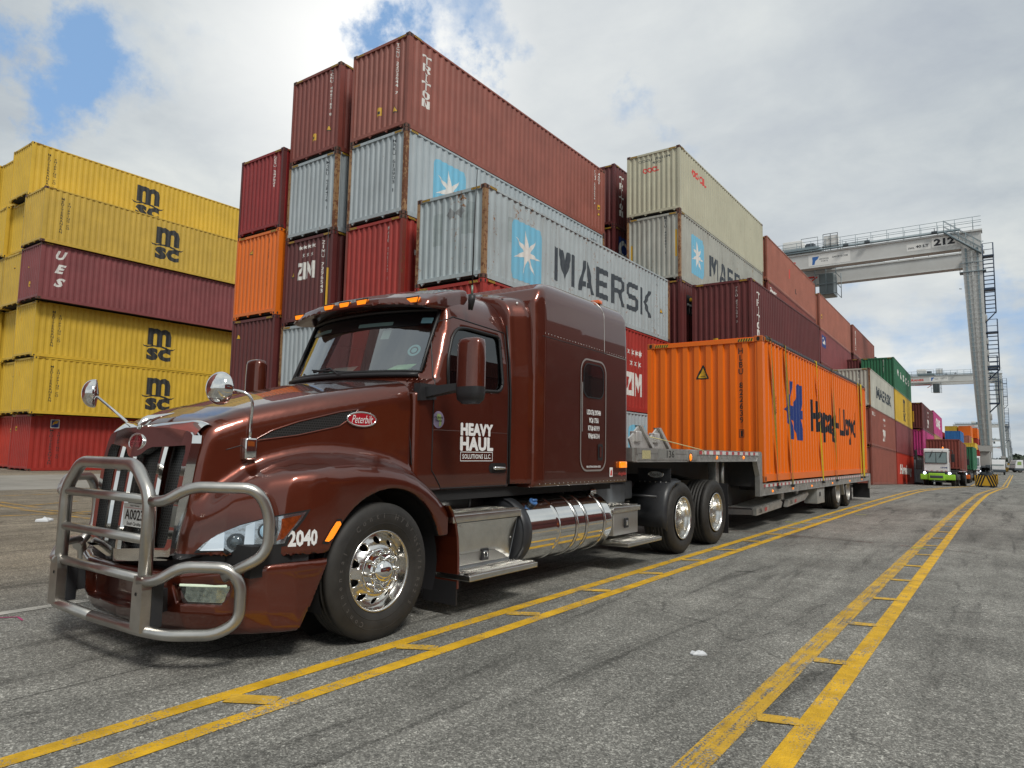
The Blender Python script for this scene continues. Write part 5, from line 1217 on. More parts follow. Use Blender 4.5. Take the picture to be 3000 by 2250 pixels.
door_put(fill2d(circ(.865, 1.69, .075, 28)), LAV, 'round_sticker'); door_put(fill2d([(.85, 1.745), (.895, 1.735), (.905, 1.69), (.90, 1.64), (.87, 1.63), (.875, 1.68), (.84, 1.70)]), LIMEG, 'round_sticker', .0045)
word('CLEAN', .81, .92, 1.70, 1.718, TXT_B, .02, lift=.006); word('TRUCK', .82, .91, 1.672, 1.69, TXT_B, .02, lift=.006)

# side mirrors
for sx in (1, -1):
    a = Vector((sx*1.03, .66, 1.93)); 
    mb = MB(); mb.hexa([(sx*1.0, .60, 1.84), (sx*1.08, .60, 1.84), (sx*1.08, .80, 1.86), (sx*1.0, .80, 1.86), (sx*1.0, .60, 1.99), (sx*1.07, .60, 1.99), (sx*1.07, .80, 1.99), (sx*1.0, .80, 1.99)])
    mb.hexa([(sx*1.05, .66, 1.87), (sx*1.09, .72, 1.87), (sx*1.44, .80, 1.93), (sx*1.42, .70, 1.93), (sx*1.05, .66, 1.96), (sx*1.09, .72, 1.96), (sx*1.44, .80, 1.985), (sx*1.42, .70, 1.985)])
    o = mb.build('side_mirror', BLACKP, T); mt_ = o
    def mirror_shell(sx):
        mb = MB(); P_ = []; cx, cy = sx*1.50, .76
        secs = [(1.81, .6, 0), (1.845, .93, 0), (1.90, 1.0, 0), (1.945, 1.0, 0), (1.95, 1.0, 1), (2.18, .99, 1), (2.31, .95, 1), (2.345, .88, 1), (2.36, .6, 1)]
        n = 24; vs = []
        for z, s_, k in secs:
            for j in range(n):
                q = 2*math.pi*j/n; c_, s__ = math.cos(q), math.sin(q)
                px = math.copysign(abs(c_)**.55, c_)*.128*s_; py = math.copysign(abs(s__)**.55, s__)*.085*s_
                if py > 0: py *= .6
                vs.append((cx+px, cy+py, z))
        fs = [(i*n+j, i*n+(j+1) % n, (i+1)*n+(j+1) % n, (i+1)*n+j) for i in range(len(secs)-1) for j in range(n)]
        mb.add(vs, [f for i, f in enumerate(fs) if i < 4*n]+[tuple(range(n))], 0, True); mb.add(vs, [f for i, f in enumerate(fs) if i >= 4*n]+[tuple(range(8*n, 9*n))], 1, True)
        mb.build('mirror_housing', [BLACKP, PAINT], mt_)
        mb = MB(); mb.add([(cx-.095, cy+.056, 1.86), (cx+.095, cy+.056, 1.86), (cx+.095, cy+.056, 2.31), (cx-.095, cy+.056, 2.31)], [(0, 1, 2, 3)]); mb.build('mirror_glass', CHROME, mt_)
    mirror_shell(sx)
# antennas
for sx in (1, -1):
    mb = MB(); mb.tube([(sx*1.04, 1.28, 2.74), (sx*1.06, 1.27, 2.83), (sx*1.065, 1.27, 2.88)], [.022, .034, .034], 12); o = mb.build('antenna', BLACKP, T)
    MB().tube([(sx*1.065, 1.27, 2.88), (sx*1.065, 1.27, 2.97)], .010, 8).build('antenna_mount', mat('antenna_green', (.20, .28, .22), .4, .3), o)
    MB().tube([(sx*1.065, 1.27, 2.96), (sx*1.067, 1.275, 3.5), (sx*1.075, 1.29, 4.1 if sx > 0 else 3.9)], [.007, .006, .004], 6).build('antenna_whip', BLACKP, o)

# ---- sleeper
SLP = [(2.16, 1.065), (2.16, 2.98), (2.24, 3.13), (2.45, 3.235), (2.87, 3.33), (3.3, 3.375), (3.62, 3.385), (4.20, 3.375), (4.235, 1.065)]
SLP = [(2.16, 1.065), (2.16, 2.99), (2.23, 3.13), (2.42, 3.235), (2.87, 3.325), (3.3, 3.37), (3.62, 3.375), (3.9, 3.36), (4.225, 3.315), (4.24, 1.065)]
def F_slp(x, y, z):
    ax = np.abs(x); d = smax(ax-1.225+.035*np.clip(z-2.6, 0, 1)-I(y, [2.1, 2.3, 2.4], [-.045, 0, 0]), z-3.36+.12*(ax/1.2)**2+0*y, .22)
    return smax(polysd(y, z, SLP), d, .055)
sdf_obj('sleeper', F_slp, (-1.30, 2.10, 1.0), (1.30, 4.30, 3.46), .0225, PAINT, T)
# fairing joining cab and sleeper
def F_ext(x, y, z):
    ax = np.abs(x); wdt = I(y, [1.92, 1.98, 2.10, 2.2], [1.055, 1.075, 1.155, 1.175])-I(z, [1, 2.2, 3.1], [0, .0, .06])
    top = I(y, [1.9, 2.2], [3.09, 3.17]); return smax(np.maximum(np.maximum(1.93-y, y-2.20), 1.10-z), smax(ax-wdt, z-top+.14*(ax/1.0)**2, .18), .02)
sdf_obj('cab_extender', F_ext, (-1.24, 1.88, 1.02), (1.24, 2.26, 3.24), .024, PAINT, T)
mb = MB(); mb.tube([(sx_, 1.935, z) for sx_, z in ((1.052, 1.1), (1.055, 2.0), (1.03, 2.35), (.99, 2.7))], .012, 6); mb.build('cab_seal', RUBS, T)
def sp_put(g_, mt, name, lift=.003, step=.08, sx=1): mb = MB(); mb.add(*side_put(F_slp, g_, sx, lift, step), 0, True); return mb.build(name, mt, T)
SILV = mat('bare_trim', (.62, .60, .57), .3, .8)
for sx in (1, -1):
    seam(F_slp, [(sx*1.9, 2.26, 2.625), (sx*1.9, 4.22, 2.605)], (-sx, 0, 0), .004, RUBS)
    seam(F_slp, [(sx*1.9, 3.60, 2.62), (sx*1.9, 3.615, 3.10), (sx*1.9, 3.56, 3.25)], (-sx, 0, 0), .006, SILV, 'trim_strip', 0)
    seam(F_slp, [(sx*1.9, 3.60, 2.612), (sx*1.9, 4.20, 2.598)], (-sx, 0, 0), .004, SILV, 'trim_strip', 0)
    seam(F_slp, [(sx*1.9, 2.30, 1.1), (sx*1.9, 2.30, 3.0)], (-sx, 0, 0), .004, PAINT, 'body_crease', .0)
    # rivets as one studded strip per row
    def rivets(pts, nm='rivet_row'):
        org = np.array([(sx*1.9, a, b_) for a, b_ in pts]); t_ = hit(F_slp, org, (-sx, 0, 0)); mb = MB()
        for q, tt in zip(org, t_):
            if tt != tt: continue
            p = (q[0]-sx*tt, q[1], q[2]); mb.lathe([(.001, .003*sx), (.004, .0028*sx), (.006, 0)], 6, 'x', 0, p)
        mb.build(nm, SILV, T)
    rivets([(2.3+i*.062, 2.66-.0012*i) for i in range(31)]); rivets([(2.25+i*.09, 1.10) for i in range(22)])
    # baggage door with window
    hb = rrect(3.03, 1.215, 3.64, 2.50, .15, 7); hi = rrect(3.05, 1.235, 3.62, 2.48, .135, 7)
    mb = MB(); mb.add(*side_put(F_slp, fill2d(hb, hi), sx, .006, .15)); o = mb.build('bunk_door', SILV, T)
    gw = side_put(F_slp, fill2d(rrect(3.10, 2.06, 3.57, 2.44, .11, 7)), sx, .004, .15); mb = MB(); mb.add(*gw); w2 = mb.build('window', mat('privacy_glass', (.008, .010, .011), .05, coat=1), o)
    mb = MB(); mb.add(*side_put(F_slp, fill2d(rrect(3.09, 2.05, 3.58, 2.45, .115, 7), rrect(3.105, 2.065, 3.565, 2.435, .108, 7)), sx, .007, .2)); mb.build('window_seal', RUBS, w2)
    mb = MB(); mb.add(*side_put(F_slp, fill2d(rrect(3.055, 1.66, 3.075, 2.22, .008, 2)), sx, .010, .2)); mb.build('hinge', GALV, o)
    mb = MB(); mb.add(*side_put(F_slp, fill2d(rrect(3.44, 1.34, 3.56, 1.53, .02, 3)), sx, .006, .2)); l_ = mb.build('latch', RUBS, o)
    mb = MB(); mb.add(*side_put(F_slp, fill2d(rrect(3.475, 1.37, 3.52, 1.50, .015, 3)), sx, .012, .2)); mb.build('latch_handle', CHROME, l_)
    for i in range(26):
        pass
    mb = MB(); mb.cbox((sx*1.245-.015, 3.98, 1.25), (sx*1.245+.015, 4.14, 1.325), .006); mb.build('side_marker', AMBER if sx > 0 else AMBERD, T)
for i, tx in enumerate(('USDOT# 2907484', 'MC# 17356', 'KYU# 601919', 'VIN# 061314')):
    wd = (.33, .22, .27, .27)[i]; sp_put(off2d(fit2d(text2d(tx, 1, .03), w_=wd, h=.065), 3.345, 1.885-i*.09), TXT_W, 'lettering', .004, None)
sp_put(off2d(fit2d(text2d('FIRE EXTINGUISHER INSIDE', 1, .02), w_=.33, h=.022), 3.34, 1.268), TXT_W, 'lettering', .008, None)
sp_put(fill2d(rrect(3.74, 1.145, 3.82, 1.255, .005, 1)), TXT_W, 'warning_sticker', .003, None); sp_put(fill2d([(3.755, 1.16), (3.805, 1.16), (3.80, 1.235), (3.765, 1.215)]), REDT, 'warning_sticker', .005, None)
sp_put(off2d(fit2d(text2d('Airglide', 1, .0, shear=.4), w_=.23, h=.055), 4.07, 1.175), REDT, 'lettering', .003, None)
MB().cbox((1.02, 3.60, 3.23), (1.14, 3.70, 3.275), .01).build('marker_light', AMBERD, T)
mb = MB(); mb.lathe([(.0, .01), (.012, .008), (.016, 0)], 10, 'x', 0, (1.03, 2.05, 2.95)); mb.build('rivet_stud', TXT_W, T)

# ---- chassis
mb = MB()
for x in (-.43, .43): mb.box((x-.04, .2, .72), (x+.04, 8.4, .98))
for y in (.6, 2.0, 3.4, 4.9, 6.6, 8.2): mb.box((-.42, y, .76), (.42, y+.08, .94))
mb.build('chassis_frame', CHAS, T)
mb = MB(); mb.box((-1.0, .85, .98), (1.0, 4.2, 1.075)); mb.cbox((-.45, -.9, .62), (.45, .8, 1.3), .08); mb.build('underbody', DARKIN, T)
mb = MB(); mb.tube([(.62, .78, .93), (.62, 1.62, .93)], .20, 24); mb.tube([(.62, 1.60, .93), (.62, 1.63, .93)], .207, 24); mb.build('exhaust_canister', mat('canister_grey', (.09, .095, .10), .4, .5), T)
mb = MB(); mb.tube([(.62, 1.65, .93), (.62, 2.0, .86), (.55, 2.2, .8)], .10, 14); mb.build('exhaust_pipe', CHAS, T)
# battery step box
TREADM = mat('tread_aluminium', (.66, .65, .62), .24, 1, var=.12, vscale=9)
def teeth(mb, x0, x1, y0, y1, z):
    nx = int((x1-x0)/.075)
    for i in range(nx):
        x = x0+(x1-x0)*(i+.5)/nx; ny = int((y1-y0)/.034)
        mb.box((x-.028, y0, z), (x+.028, y1, z+.006))
        for j in range(ny):
            y = y0+(y1-y0)*(j+.5)/ny; mb.prism([(y-.012, z+.0055), (y+.012, z+.0055), (y+.004, z+.016), (y-.004, z+.016)], 0, x-.026, x+.026)
mb = MB(); mb.hexa([(.70, 1.02, .36), (1.09, 1.02, .36), (1.09, 1.90, .36), (.70, 1.90, .36), (.70, .98, .80), (1.165, .98, .80), (1.165, 1.94, .80), (.70, 1.94, .80)]); o = mb.build('step_box', FRGREY, T)
mb = MB(); mb.add([(1.105, 1.06, .405), (1.105, 1.88, .405), (1.172, 1.92, .79), (1.172, 1.02, .79)], [(0, 1, 2, 3)]); mb.build('box_door', ALU, o)
mb = MB(); mb.cbox((.72, .93, .80), (1.20, 1.95, .865), .006); teeth(mb, .73, 1.19, .94, 1.94, .865); mb.build('tread_top', TREADM, o)
mb = MB(); mb.cbox((.95, 1.0, .315), (1.34, 2.04, .362), .006); teeth(mb, .96, 1.33, 1.01, 2.03, .362); mb.build('tread_step', TREADM, o)
mb = MB(); mb.add([(1.110, 1.08, .41), (1.110, 1.86, .41), (1.128, 1.62, .51), (1.128, 1.08, .51)], [(0, 1, 2, 3)]); mb.build('kick_plate', DIAM, o)
mb = MB(); mb.cbox((1.105, 1.42, .425), (1.138, 1.52, .53), .006); mb.build('latch', BLACKP, o)
MB().tube(rrect_pts := [(1.142, 1.445+.05*(0 if i in (0, 3) else 1), .455 if i < 2 else .505) for i in range(4)], .006, 6, closed=True).build('latch_ring', CHROME, o)
for yy, zz in ((1.06, .77), (1.88, .77), (1.07, .43), (1.86, .60)):
    MB().lathe([(0, .006), (.008, .005), (.010, 0)], 8, 'x', 0, (1.172-(.8-zz)*.17, yy, zz)).build('rivet', GALV, o)
# near-side tank, same on the far side
def tank(sx):
    c = (sx*.885, 2.93, .62); R_ = .335; y0, y1 = 2.0, 3.88; mb = MB()
    prof = [(0.0, y0-.005), (R_*.55, y0-.02), (R_*.9, y0-.005), (R_, y0+.035), (R_, y0+.05), (R_, 2.585), (R_, 2.595), (R_+.006, 2.605), (R_+.006, 2.645), (R_, 2.655), (R_, 2.665), (R_, 3.6), (R_, y1-.06), (R_-.002, y1-.045), (R_*.93, y1-.008), (R_*.6, y1+.02), (0, y1+.03)]
    mb.lathe(prof, 64, 'y', 0, (c[0], 0, c[2])); o = mb.build('fuel_tank', [mat('tank_chrome', (.80, .785, .75), .085, 1, var=.06, vscale=3, bump=.02, bscale=14)], T)
    mb = MB(); mb.lathe([(R_+.004, y0-.04), (R_+.012, y0-.04), (R_+.012, y0+.10), (R_+.003, y0+.11)], 64, 'y', 0, (c[0], 0, c[2])); mb.lathe([(0, y0-.045), (R_*.85, y0-.045), (R_*.98, y0-.03), (R_+.006, y0-.005)], 64, 'y', 0, (c[0], 0, c[2])); mb.build('tank_band', BLACKF, o)
    for yy in (2.98, 3.20, 3.62):
        mb = MB(); mb.lathe([(R_, yy-.005), (R_+.008, yy), (R_+.008, yy+.045), (R_, yy+.05)], 64, 'y', 0, (c[0], 0, c[2])); mb.build('tank_strap', ALU, o)
        mb = MB(); mb.lathe([(R_+.002, yy-.012), (R_+.003, yy-.004)], 64, 'y', 0, (c[0], 0, c[2])); mb.build('strap_liner', RUBS, o)
        mb = MB(); mb.cbox((c[0]-.20*sx-.04, yy-.03, .90), (c[0]-.20*sx+.04, yy+.07, .99), .01); mb.tube([(c[0]+.02*sx, yy+.02, .965), (c[0]-.12*sx, yy+.02, 1.0)], .016, 8); mb.build('strap_bracket', BLACKF, o)
    a = R(52); p = Vector((c[0]+sx*(R_)*math.cos(a), 2.28, c[2]+R_*math.sin(a))); d = Vector((sx*math.cos(a), 0, math.sin(a)))
    mb = MB(); mb.tube([tuple(p-d*.01), tuple(p+d*.035)], .042, 16); mb.build('filler_collar', BLACKP, o)
    mb = MB(); mb.tube([tuple(p+d*.03), tuple(p+d*.05)], .046, 12); mb.tube([tuple(p+d*.06+Vector((0, -.04, 0))), tuple(p+d*.06+Vector((0, .04, 0)))], .014, 8); mb.build('filler_cap', mat('cap_blue', (.06, .16, .38), .4), o)
    MB().tube([tuple(p+d*.01+Vector((0, -.02, -.02))), tuple(p+d*.015+Vector((0, .06, -.09))), tuple(p+d*.01+Vector((0, .09, -.03))), tuple(p+Vector((0, .05, 0)))], .003, 5).build('cap_tether', RUBS, o)
    p = Vector((c[0]+sx*.12, 3.72, c[2]+R_+.0)); mb = MB(); mb.tube([tuple(p-Vector((0, 0, .02))), tuple(p+Vector((0, 0, .04)))], .05, 16); mb.build('fuel_cap', CHROME, o)
tank(1); tank(-1)
# rear tool box
mb = MB(); mb.cbox((.74, 3.98, .42), (1.16, 4.66, .70), .008); o = mb.build('tool_box', DIAM, T)
mb = MB(); mb.cbox((.72, 3.94, .70), (1.185, 4.69, .765), .008); teeth(mb, .73, 1.17, 3.96, 4.67, .765); mb.build('box_lid', TREADM, o)
mb = MB(); mb.cbox((.95, 3.98, .305), (1.36, 4.96, .352), .006); teeth(mb, .96, 1.35, 3.99, 4.95, .352); mb.build('tread_step', TREADM, o)
mb = MB(); mb.cbox((1.155, 4.26, .50), (1.178, 4.36, .62), .006); mb.build('latch', BLACKP, o)
mb = MB(); mb.cbox((1.172, 4.29, .53), (1.186, 4.33, .59), .004); mb.build('latch_handle', CHROME, o)
mb = MB(); mb.cbox((.48, 3.95, .76), (.86, 4.9, 1.02), .03); mb.tube([(.6, 4.3, 1.04), (.75, 4.7, 1.05)], .05, 10); mb.cbox((.52, 5.0, .80), (.80, 5.25, 1.05), .03); o = mb.build('air_tank_panel', FRGREY, T)
for i in range(10):
    r_ = random.Random(i+40); y = 4.3+r_.random()*1.0; x = .3+r_.random()*.45; z = .95+r_.random()*.14
    MB().tube([(x, y, z), (x+.05, y+.08, z+.04), (x+.02, y+.2, z-.02)], .015+.01*r_.random(), 6).build('fitting', mat('fitting_steel', (.25, .26, .27), .35, .8), T)
mb = MB(); mb.lathe([(0.14, -.06), (.15, .06)], 20, 'x', 0, (.66, 5.0, .62)); mb.build('air_spring', FRGREY, T)
# fifth wheel
mb = MB(); mb.cbox((-.45, 6.2, 1.10), (.45, 7.25, 1.17), .02); mb.box((-.5, 6.5, .95), (.5, 7.0, 1.12)); mb.build('fifth_wheel', CHAS, T)

# ---- wheels
def tyre_prof(ro, w_, ri): 
    s_ = w_/2
    return [(ri, -s_*.70), (ri+.02, -s_*.86), (ri+(ro-ri)*.45, -s_*1.0), (ri+(ro-ri)*.75, -s_*.97), (ro-.025, -s_*.88), (ro-.004, -s_*.78), (ro, -s_*.70)]
def tyre(parent, c_, ro, w_, ri, grooves, name='tyre', blocks=0):
    p = tyre_prof(ro, w_, ri); prof = list(p); n = grooves; x0, x1 = -w_/2*.70, w_/2*.70
    for i in range(n):
        gx = x0+(x1-x0)*(i+1)/(n+1); prof += [(ro, gx-.009), (ro-.012, gx-.006), (ro-.012, gx+.006), (ro, gx+.009)]
    prof += [(r_, -x) for r_, x in reversed(p)]
    mb = MB(); mb.lathe(prof, 72, 'x', 0, c_); o = mb.build(name, RUB, parent)
    # moulded rings and shoulder notches
    for rr in (.30, .62):
        q = ri+(ro-ri)*rr
        for s_ in (1, -1): 
            pr = tyre_prof(ro, w_, ri); xx = float(np.interp(q, [k[0] for k in pr[:5]], [-k[1] for k in pr[:5]])); MB().lathe([(q-.006, s_*(xx-.001)), (q, s_*(xx+.003)), (q+.006, s_*(xx-.001))], 72, 'x', 0, c_).build('sidewall_ring', RUB, o)
    if blocks:
        mb = MB()
        for k in range(blocks):
            a = 2*math.pi*k/blocks
            for s_ in (1, -1):
                x0_, x1_ = s_*w_/2*.62, s_*w_/2*.90
                for q0, q1 in ((ro+.001, ro-.03),):
                    da = .010/ro
                    P_ = [(x0_, q0, a-da), (x0_, q0, a+da), (x1_, q1, a+da), (x1_, q1, a-da)]
                    mb.add([(c_[0]+x, c_[1]+r_*math.cos(w)+0, c_[2]+r_*math.sin(w)) for x, r_, w in P_], [(0, 1, 2, 3)])
        mb.build('tread_notches', SHADOW, o)
    return o
RIMH = mat('hand_hole_dark', (.012, .012, .013), .7)
def arc_text(parent, txt, c_, x, r_, a0, da, size, mt, flip=False):
    vs, fs = [], []
    for i, ch in enumerate(txt):
        if ch == ' ': continue
        g_ = text2d(ch, size, .01); a = a0-da*i; b0 = len(vs)
        for v in g_[0]:
            ang = a-v[0]/r_; rr = r_+v[1]; vs.append((x, c_[1]+rr*math.cos(ang), c_[2]+rr*math.sin(ang)))
        fs += [[b0+i_ for i_ in f] for f in g_[1]]
    # seen from +x, y runs to the right
    mb = MB(); mb.add(vs, fs); return mb.build('sidewall_lettering', mt, parent)
def steer_wheel(sx):
    c_ = (sx*1.075, 0.10, .508); o = tyre(T, c_, .508, .285, .292, 4, 'wheel', 0); S = sx
    for rr, a0, da, s_, tx in ((.415, R(128), .165, .058, 'Conti Hybrid'), (.405, R(30), .115, .05, '295/75 R22.5'), (.405, R(242), .15, .052, 'Continental')):
        if sx > 0: arc_text(o, tx, c_, c_[0]+.1425, rr, a0, da, s_, mat('raised_rubber', (.085, .08, .075), .6))
    # disc with ten hand holes
    ro, ri = .272, .165
    outer = circ(0, 0, ro, 60); holes = [circ(.222*math.cos(R(36*k+18)), .222*math.sin(R(36*k+18)), .030, 20) for k in range(10)]
    g_ = fill2d(outer, circ(0, 0, ri, 48), *holes)
    def dx(r_): return float(np.interp(r_, [0, .165, .185, .21, .25, .272], [.100, .100, .092, .062, .040, .036]))
    g_ = subdiv2d(g_, .03)
    mb = MB(); mb.add([(c_[0]+S*dx(math.hypot(*v)), c_[1]+v[0], c_[2]+v[1]) for v in g_[0]], g_[1], 0, True); rim = mb.build('rim', ALU, o)
    md = rim.modifiers.new('s', 'SOLIDIFY'); md.thickness = .02; md.offset = 0
    mb = MB(); mb.lathe([(.262, S*.036), (.276, S*.048), (.285, S*.10), (.290, S*.118), (.300, S*.122), (.304, S*.112)], 72, 'x', 0, c_); mb.build('rim_flange', ALU, rim)
    mb = MB(); mb.lathe([(.27, S*.03), (.26, -.02*S), (.1, -.03*S), (0, -.03*S)], 40, 'x', 0, c_); mb.build('brake_drum', RIMH, rim)
    mb = MB(); mb.lathe([(.168, S*.098), (.166, S*.108), (.150, S*.112), (.105, S*.114), (.100, S*.118), (.093, S*.145), (.085, S*.170), (.060, S*.196), (.03, S*.208), (0, S*.211)], 48, 'x', 0, c_); mb.build('hub_cap', CHROME, rim)
    for k in range(10):
        a = R(36*k+3); py, pz = c_[1]+.1425*math.cos(a), c_[2]+.1425*math.sin(a)
        mb = MB(); mb.lathe([(.020, S*.108), (.019, S*.122), (.017, S*.136), (.0125, S*.158), (.0095, S*.172), (.0, S*.174)], 8, 'x', 0, (c_[0], py, pz)); q = mb.build('lug_nut', CHROME, rim)
def drive_wheel(sx, y, parent=T, ro=.512, w_=.43, xo=1.245, ri=.292, trailer=False, met=ALU):
    c_ = (sx*(xo-w_/2), y, ro); o = tyre(parent, c_, ro, w_, ri, 5, 'wheel', 44); S = sx; e = w_/2
    mb = MB(); mb.lathe([(.302, S*(e-.02)), (.306, S*(e-.006)), (.298, S*(e-.002)), (.286, S*(e-.008)), (.278, S*(e-.04)), (.272, S*(e-.08)), (.262, S*(e-.10)), (.258, S*(e-.20)), (.250, S*(e-.235))], 64, 'x', 0, c_); rim = mb.build('rim', met, o)
    holes = [circ(.205*math.cos(R(36*k+18)), .205*math.sin(R(36*k+18)), .026, 16) for k in range(10)]
    g_ = fill2d(circ(0, 0, .252, 48), *holes); mb = MB(); mb.add([(c_[0]+S*(e-.235+.05*max(0, 1-math.hypot(*v)/.25)), c_[1]+v[0], c_[2]+v[1]) for v in g_[0]], g_[1]); mb.build('wheel_disc', met if trailer else mat('rim_recess', (.035, .03, .027), .6, .2), rim)
    mb = MB(); mb.lathe([(.25, S*(e-.26)), (0, S*(e-.26))], 32, 'x', 0, c_); mb.build('brake_drum', RIMH, rim)
    mb = MB(); mb.lathe([(.115, S*(e-.232)), (.108, S*(e-.215)), (.085, S*(e-.20)), (.080, S*(e-.165)), (.066, S*(e-.14)), (.03, S*(e-.13)), (0, S*(e-.128))], 32, 'x', 0, c_); mb.build('hub_cap', CHROME if not trailer else met, rim)
steer_wheel(1); steer_wheel(-1)
for sx in (1, -1):
    for y in (6.02, 7.42): drive_wheel(sx, y)
mb = MB(); mb.cyl((-1.0, .10, .50), (1.0, .10, .50), .06)
for y in (6.02, 7.42): mb.cyl((-1.0, y, .5), (1.0, y, .5), .09); mb.lathe([(.05, -.2), (.24, -.12), (.24, .12), (.05, .2)], 20, 'x', 0, (0, y, .52))
mb.build('axles', CHAS, T)
# wheel liners, arch trim, splash strip
for sx in (1, -1):
    vs = []; n = 20
    for i in range(n+1):
        a = R(-22+224*i/n); 
        for x in (.72, 1.13): vs.append((sx*x, AY+(AR-.012)*math.cos(a), AZ+(AR-.012)*math.sin(a)))
    mb = MB(); mb.add(vs, [(2*i, 2*i+1, 2*i+3, 2*i+2) for i in range(n)], 0, True); mb.add([(sx*.72, AY+.6*math.cos(R(a)), AZ+.6*math.sin(R(a))) for a in range(0, 360, 15)], [tuple(range(24))]); mb.build('wheel_liner', BLACKP, T)
    # lower fender extension behind the wheel
    sec = [(.86, .955), (.905, .90), (.955, .80), (.985, .68), (1.0, .52), (1.005, .36), (1.0, .24)]
    mb = MB(); vs = []
    for y, z in sec: vs += [(sx*.86, y+.0, z), (sx*1.195, y, z), (sx*1.205, y+.012, z), (sx*1.195, y+.03, z-.005), (sx*.86, y+.03, z)]
    mb.add(vs, [(5*i+k, 5*i+(k+1) % 5, 5*(i+1)+(k+1) % 5, 5*(i+1)+k) for i in range(len(sec)-1) for k in range(5)]); fix_normals(mb.build('fender_extension', PAINT, T))
    MB().box((sx*.80 if sx > 0 else -1.19, 1.0, .10), (sx*1.19 if sx > 0 else -.80, 1.015, .30)).build('mud_flap', BLACKP, T)
    # quarter fender over the first drive wheel
    vs = []; n = 10; cy_, cz_ = 6.02, .53; rr = .60
    path = [(4.86+.43, .40), (5.30, .60), (5.32, .76), (5.40, .90), (5.50, 1.0), (5.64, 1.06), (5.86, 1.08)]
    path = [(5.335, .42), (5.34, .60), (5.36, .76), (5.42, .90), (5.52, 1.00), (5.66, 1.06), (5.84, 1.08)]
    for y, z in path: vs += [(sx*.70, y, z), (sx*1.20, y, z), (sx*1.255, y+.03, z-.03), (sx*1.255, y+.06, z-.05)]
    mb = MB(); mb.add(vs, [(4*i+k, 4*i+k+1, 4*(i+1)+k+1, 4*(i+1)+k) for i in range(len(path)-1) for k in range(3)], 0, True); o = mb.build('quarter_fender', BLACKF, T)
    md = o.modifiers.new('s', 'SOLIDIFY'); md.thickness = .012
    mb = MB(); mb.box((sx*.72 if sx > 0 else -1.22, 5.60, 1.04), (sx*1.22 if sx > 0 else -.72, 5.612, 1.22)); mb.build('logo_plate', BLACKF, o)
    for k in range(6): MB().lathe([(0, -.005), (.008, -.004), (.009, 0)], 8, 'y', 0, (sx*(.77+k*.08), 5.55, 1.03)).build('bolt', GALV, o)
    if sx > 0: badge('oval_badge', (1.0, 5.592, 1.135), .115, .048, 'Peterbilt', mat('badge_silver', (.6, .62, .63), .35, .4), TXT_B, (0, -1, 0), parent=o)
    MB().tube([(sx*.45, 5.26, .86), (sx*1.16, 5.26, .84)], .018, 10).build('fender_bar', BLACKF, o)
    MB().box((sx*.78 if sx > 0 else -1.23, 8.02, .12), (sx*1.23 if sx > 0 else -.78, 8.035, .95)).build('mud_flap', BLACKP, T)
hood_mirror(1, (.735, -.765, 1.41), [(.735, -.765, 1.60), (.76, -.77, 1.80)], (.60, -.93, 1.83), (-.10, 1, .02))
hood_mirror(-1, (-.655, -.90, 1.50), [(-.75, -.93, 1.62)], (-1.07, -1.05, 1.84), (.55, 1, 0))

# ---- bull bar: a thing bolted to the truck, so a part of it
GYP = -1.375
mb = MB()
UX = .612; r_ = .036
def tb(pts, rad, fr_=.11, nm=None, parent=None, seg=7): return MB().tube(fillet(pts, fr_, seg) if fr_ else pts, rad, 16).build(nm or 'bar_tube', BRUSH, parent)
BB = MB().tube(fillet([(-UX, GYP, .27), (-UX, GYP, 1.10), (-.40, GYP, 1.295), (.40, GYP, 1.295), (UX, GYP, 1.10), (UX, GYP, .27)], [0, .10, .09, .09, .10, 0], 7), .042, 16).build('bull_bar', BRUSH, T)
for z in (1.075, .82, .575):
    tb([(-UX+.03, GYP, z), (UX-.03, GYP, z)], .031, 0, 'cross_bar', BB)
for sx in (1, -1):
    # upper loop sweeping back round the headlamp
    tb([(sx*(UX+.03), GYP, 1.07), (sx*(UX+.14), GYP+.02, 1.07), (sx*.88, GYP+.11, 1.165), (sx*1.165, -.98, 1.16), (sx*1.20, -.90, 1.0), (sx*1.20, -.90, .74), (sx*1.03, -1.10, .60)], .036, [0, .09, .09, .10, .12, .10, 0], 'headlight_loop', BB)
    tb([(sx*(UX-.01), GYP-.02, .575), (sx*(UX+.13), GYP, .575), (sx*.85, GYP+.10, .67), (sx*1.06, -1.08, .66), (sx*1.11, -1.02, .56), (sx*1.11, -1.02, .33), (sx*1.02, -1.12, .25), (sx*.80, GYP+.06, .25), (sx*UX, GYP-.01, .265), (0, GYP-.03, .265)], .036, [0, .08, .08, .09, .09, .10, .10, .08, .05, 0], 'fog_light_loop', BB)
    mb = MB(); mb.prism([(sx*(UX-.062), .26), (sx*(UX+.062), .26), (sx*(UX+.062), .52), (sx*(UX+.045), .60), (sx*(UX-.045), .60), (sx*(UX-.062), .52)], 1, GYP-.045, GYP+.02); mt2 = mb.build('mounting_plate', BRUSH, BB)
    MB().lathe([(.0, -.048), (.012, -.0475)], 14, 'y', 0, (sx*(UX-.01), GYP, .49)).build('bolt_hole', SHADOW, mt2)
    mb = MB(); mb.box((sx*UX-.05, GYP+.02, .28), (sx*UX+.07, GYP+.09, .56)); mb.hexa([(sx*UX-.03, GYP+.05, .34), (sx*UX+.03, GYP+.05, .34), (sx*.48+.05, -1.0, .38), (sx*.48-.03, -1.0, .38), (sx*UX-.03, GYP+.05, .50), (sx*UX+.03, GYP+.05, .50), (sx*.48+.05, -1.0, .50), (sx*.48-.03, -1.0, .50)]); mb.build('mounting_bracket', BLACKF, BB)
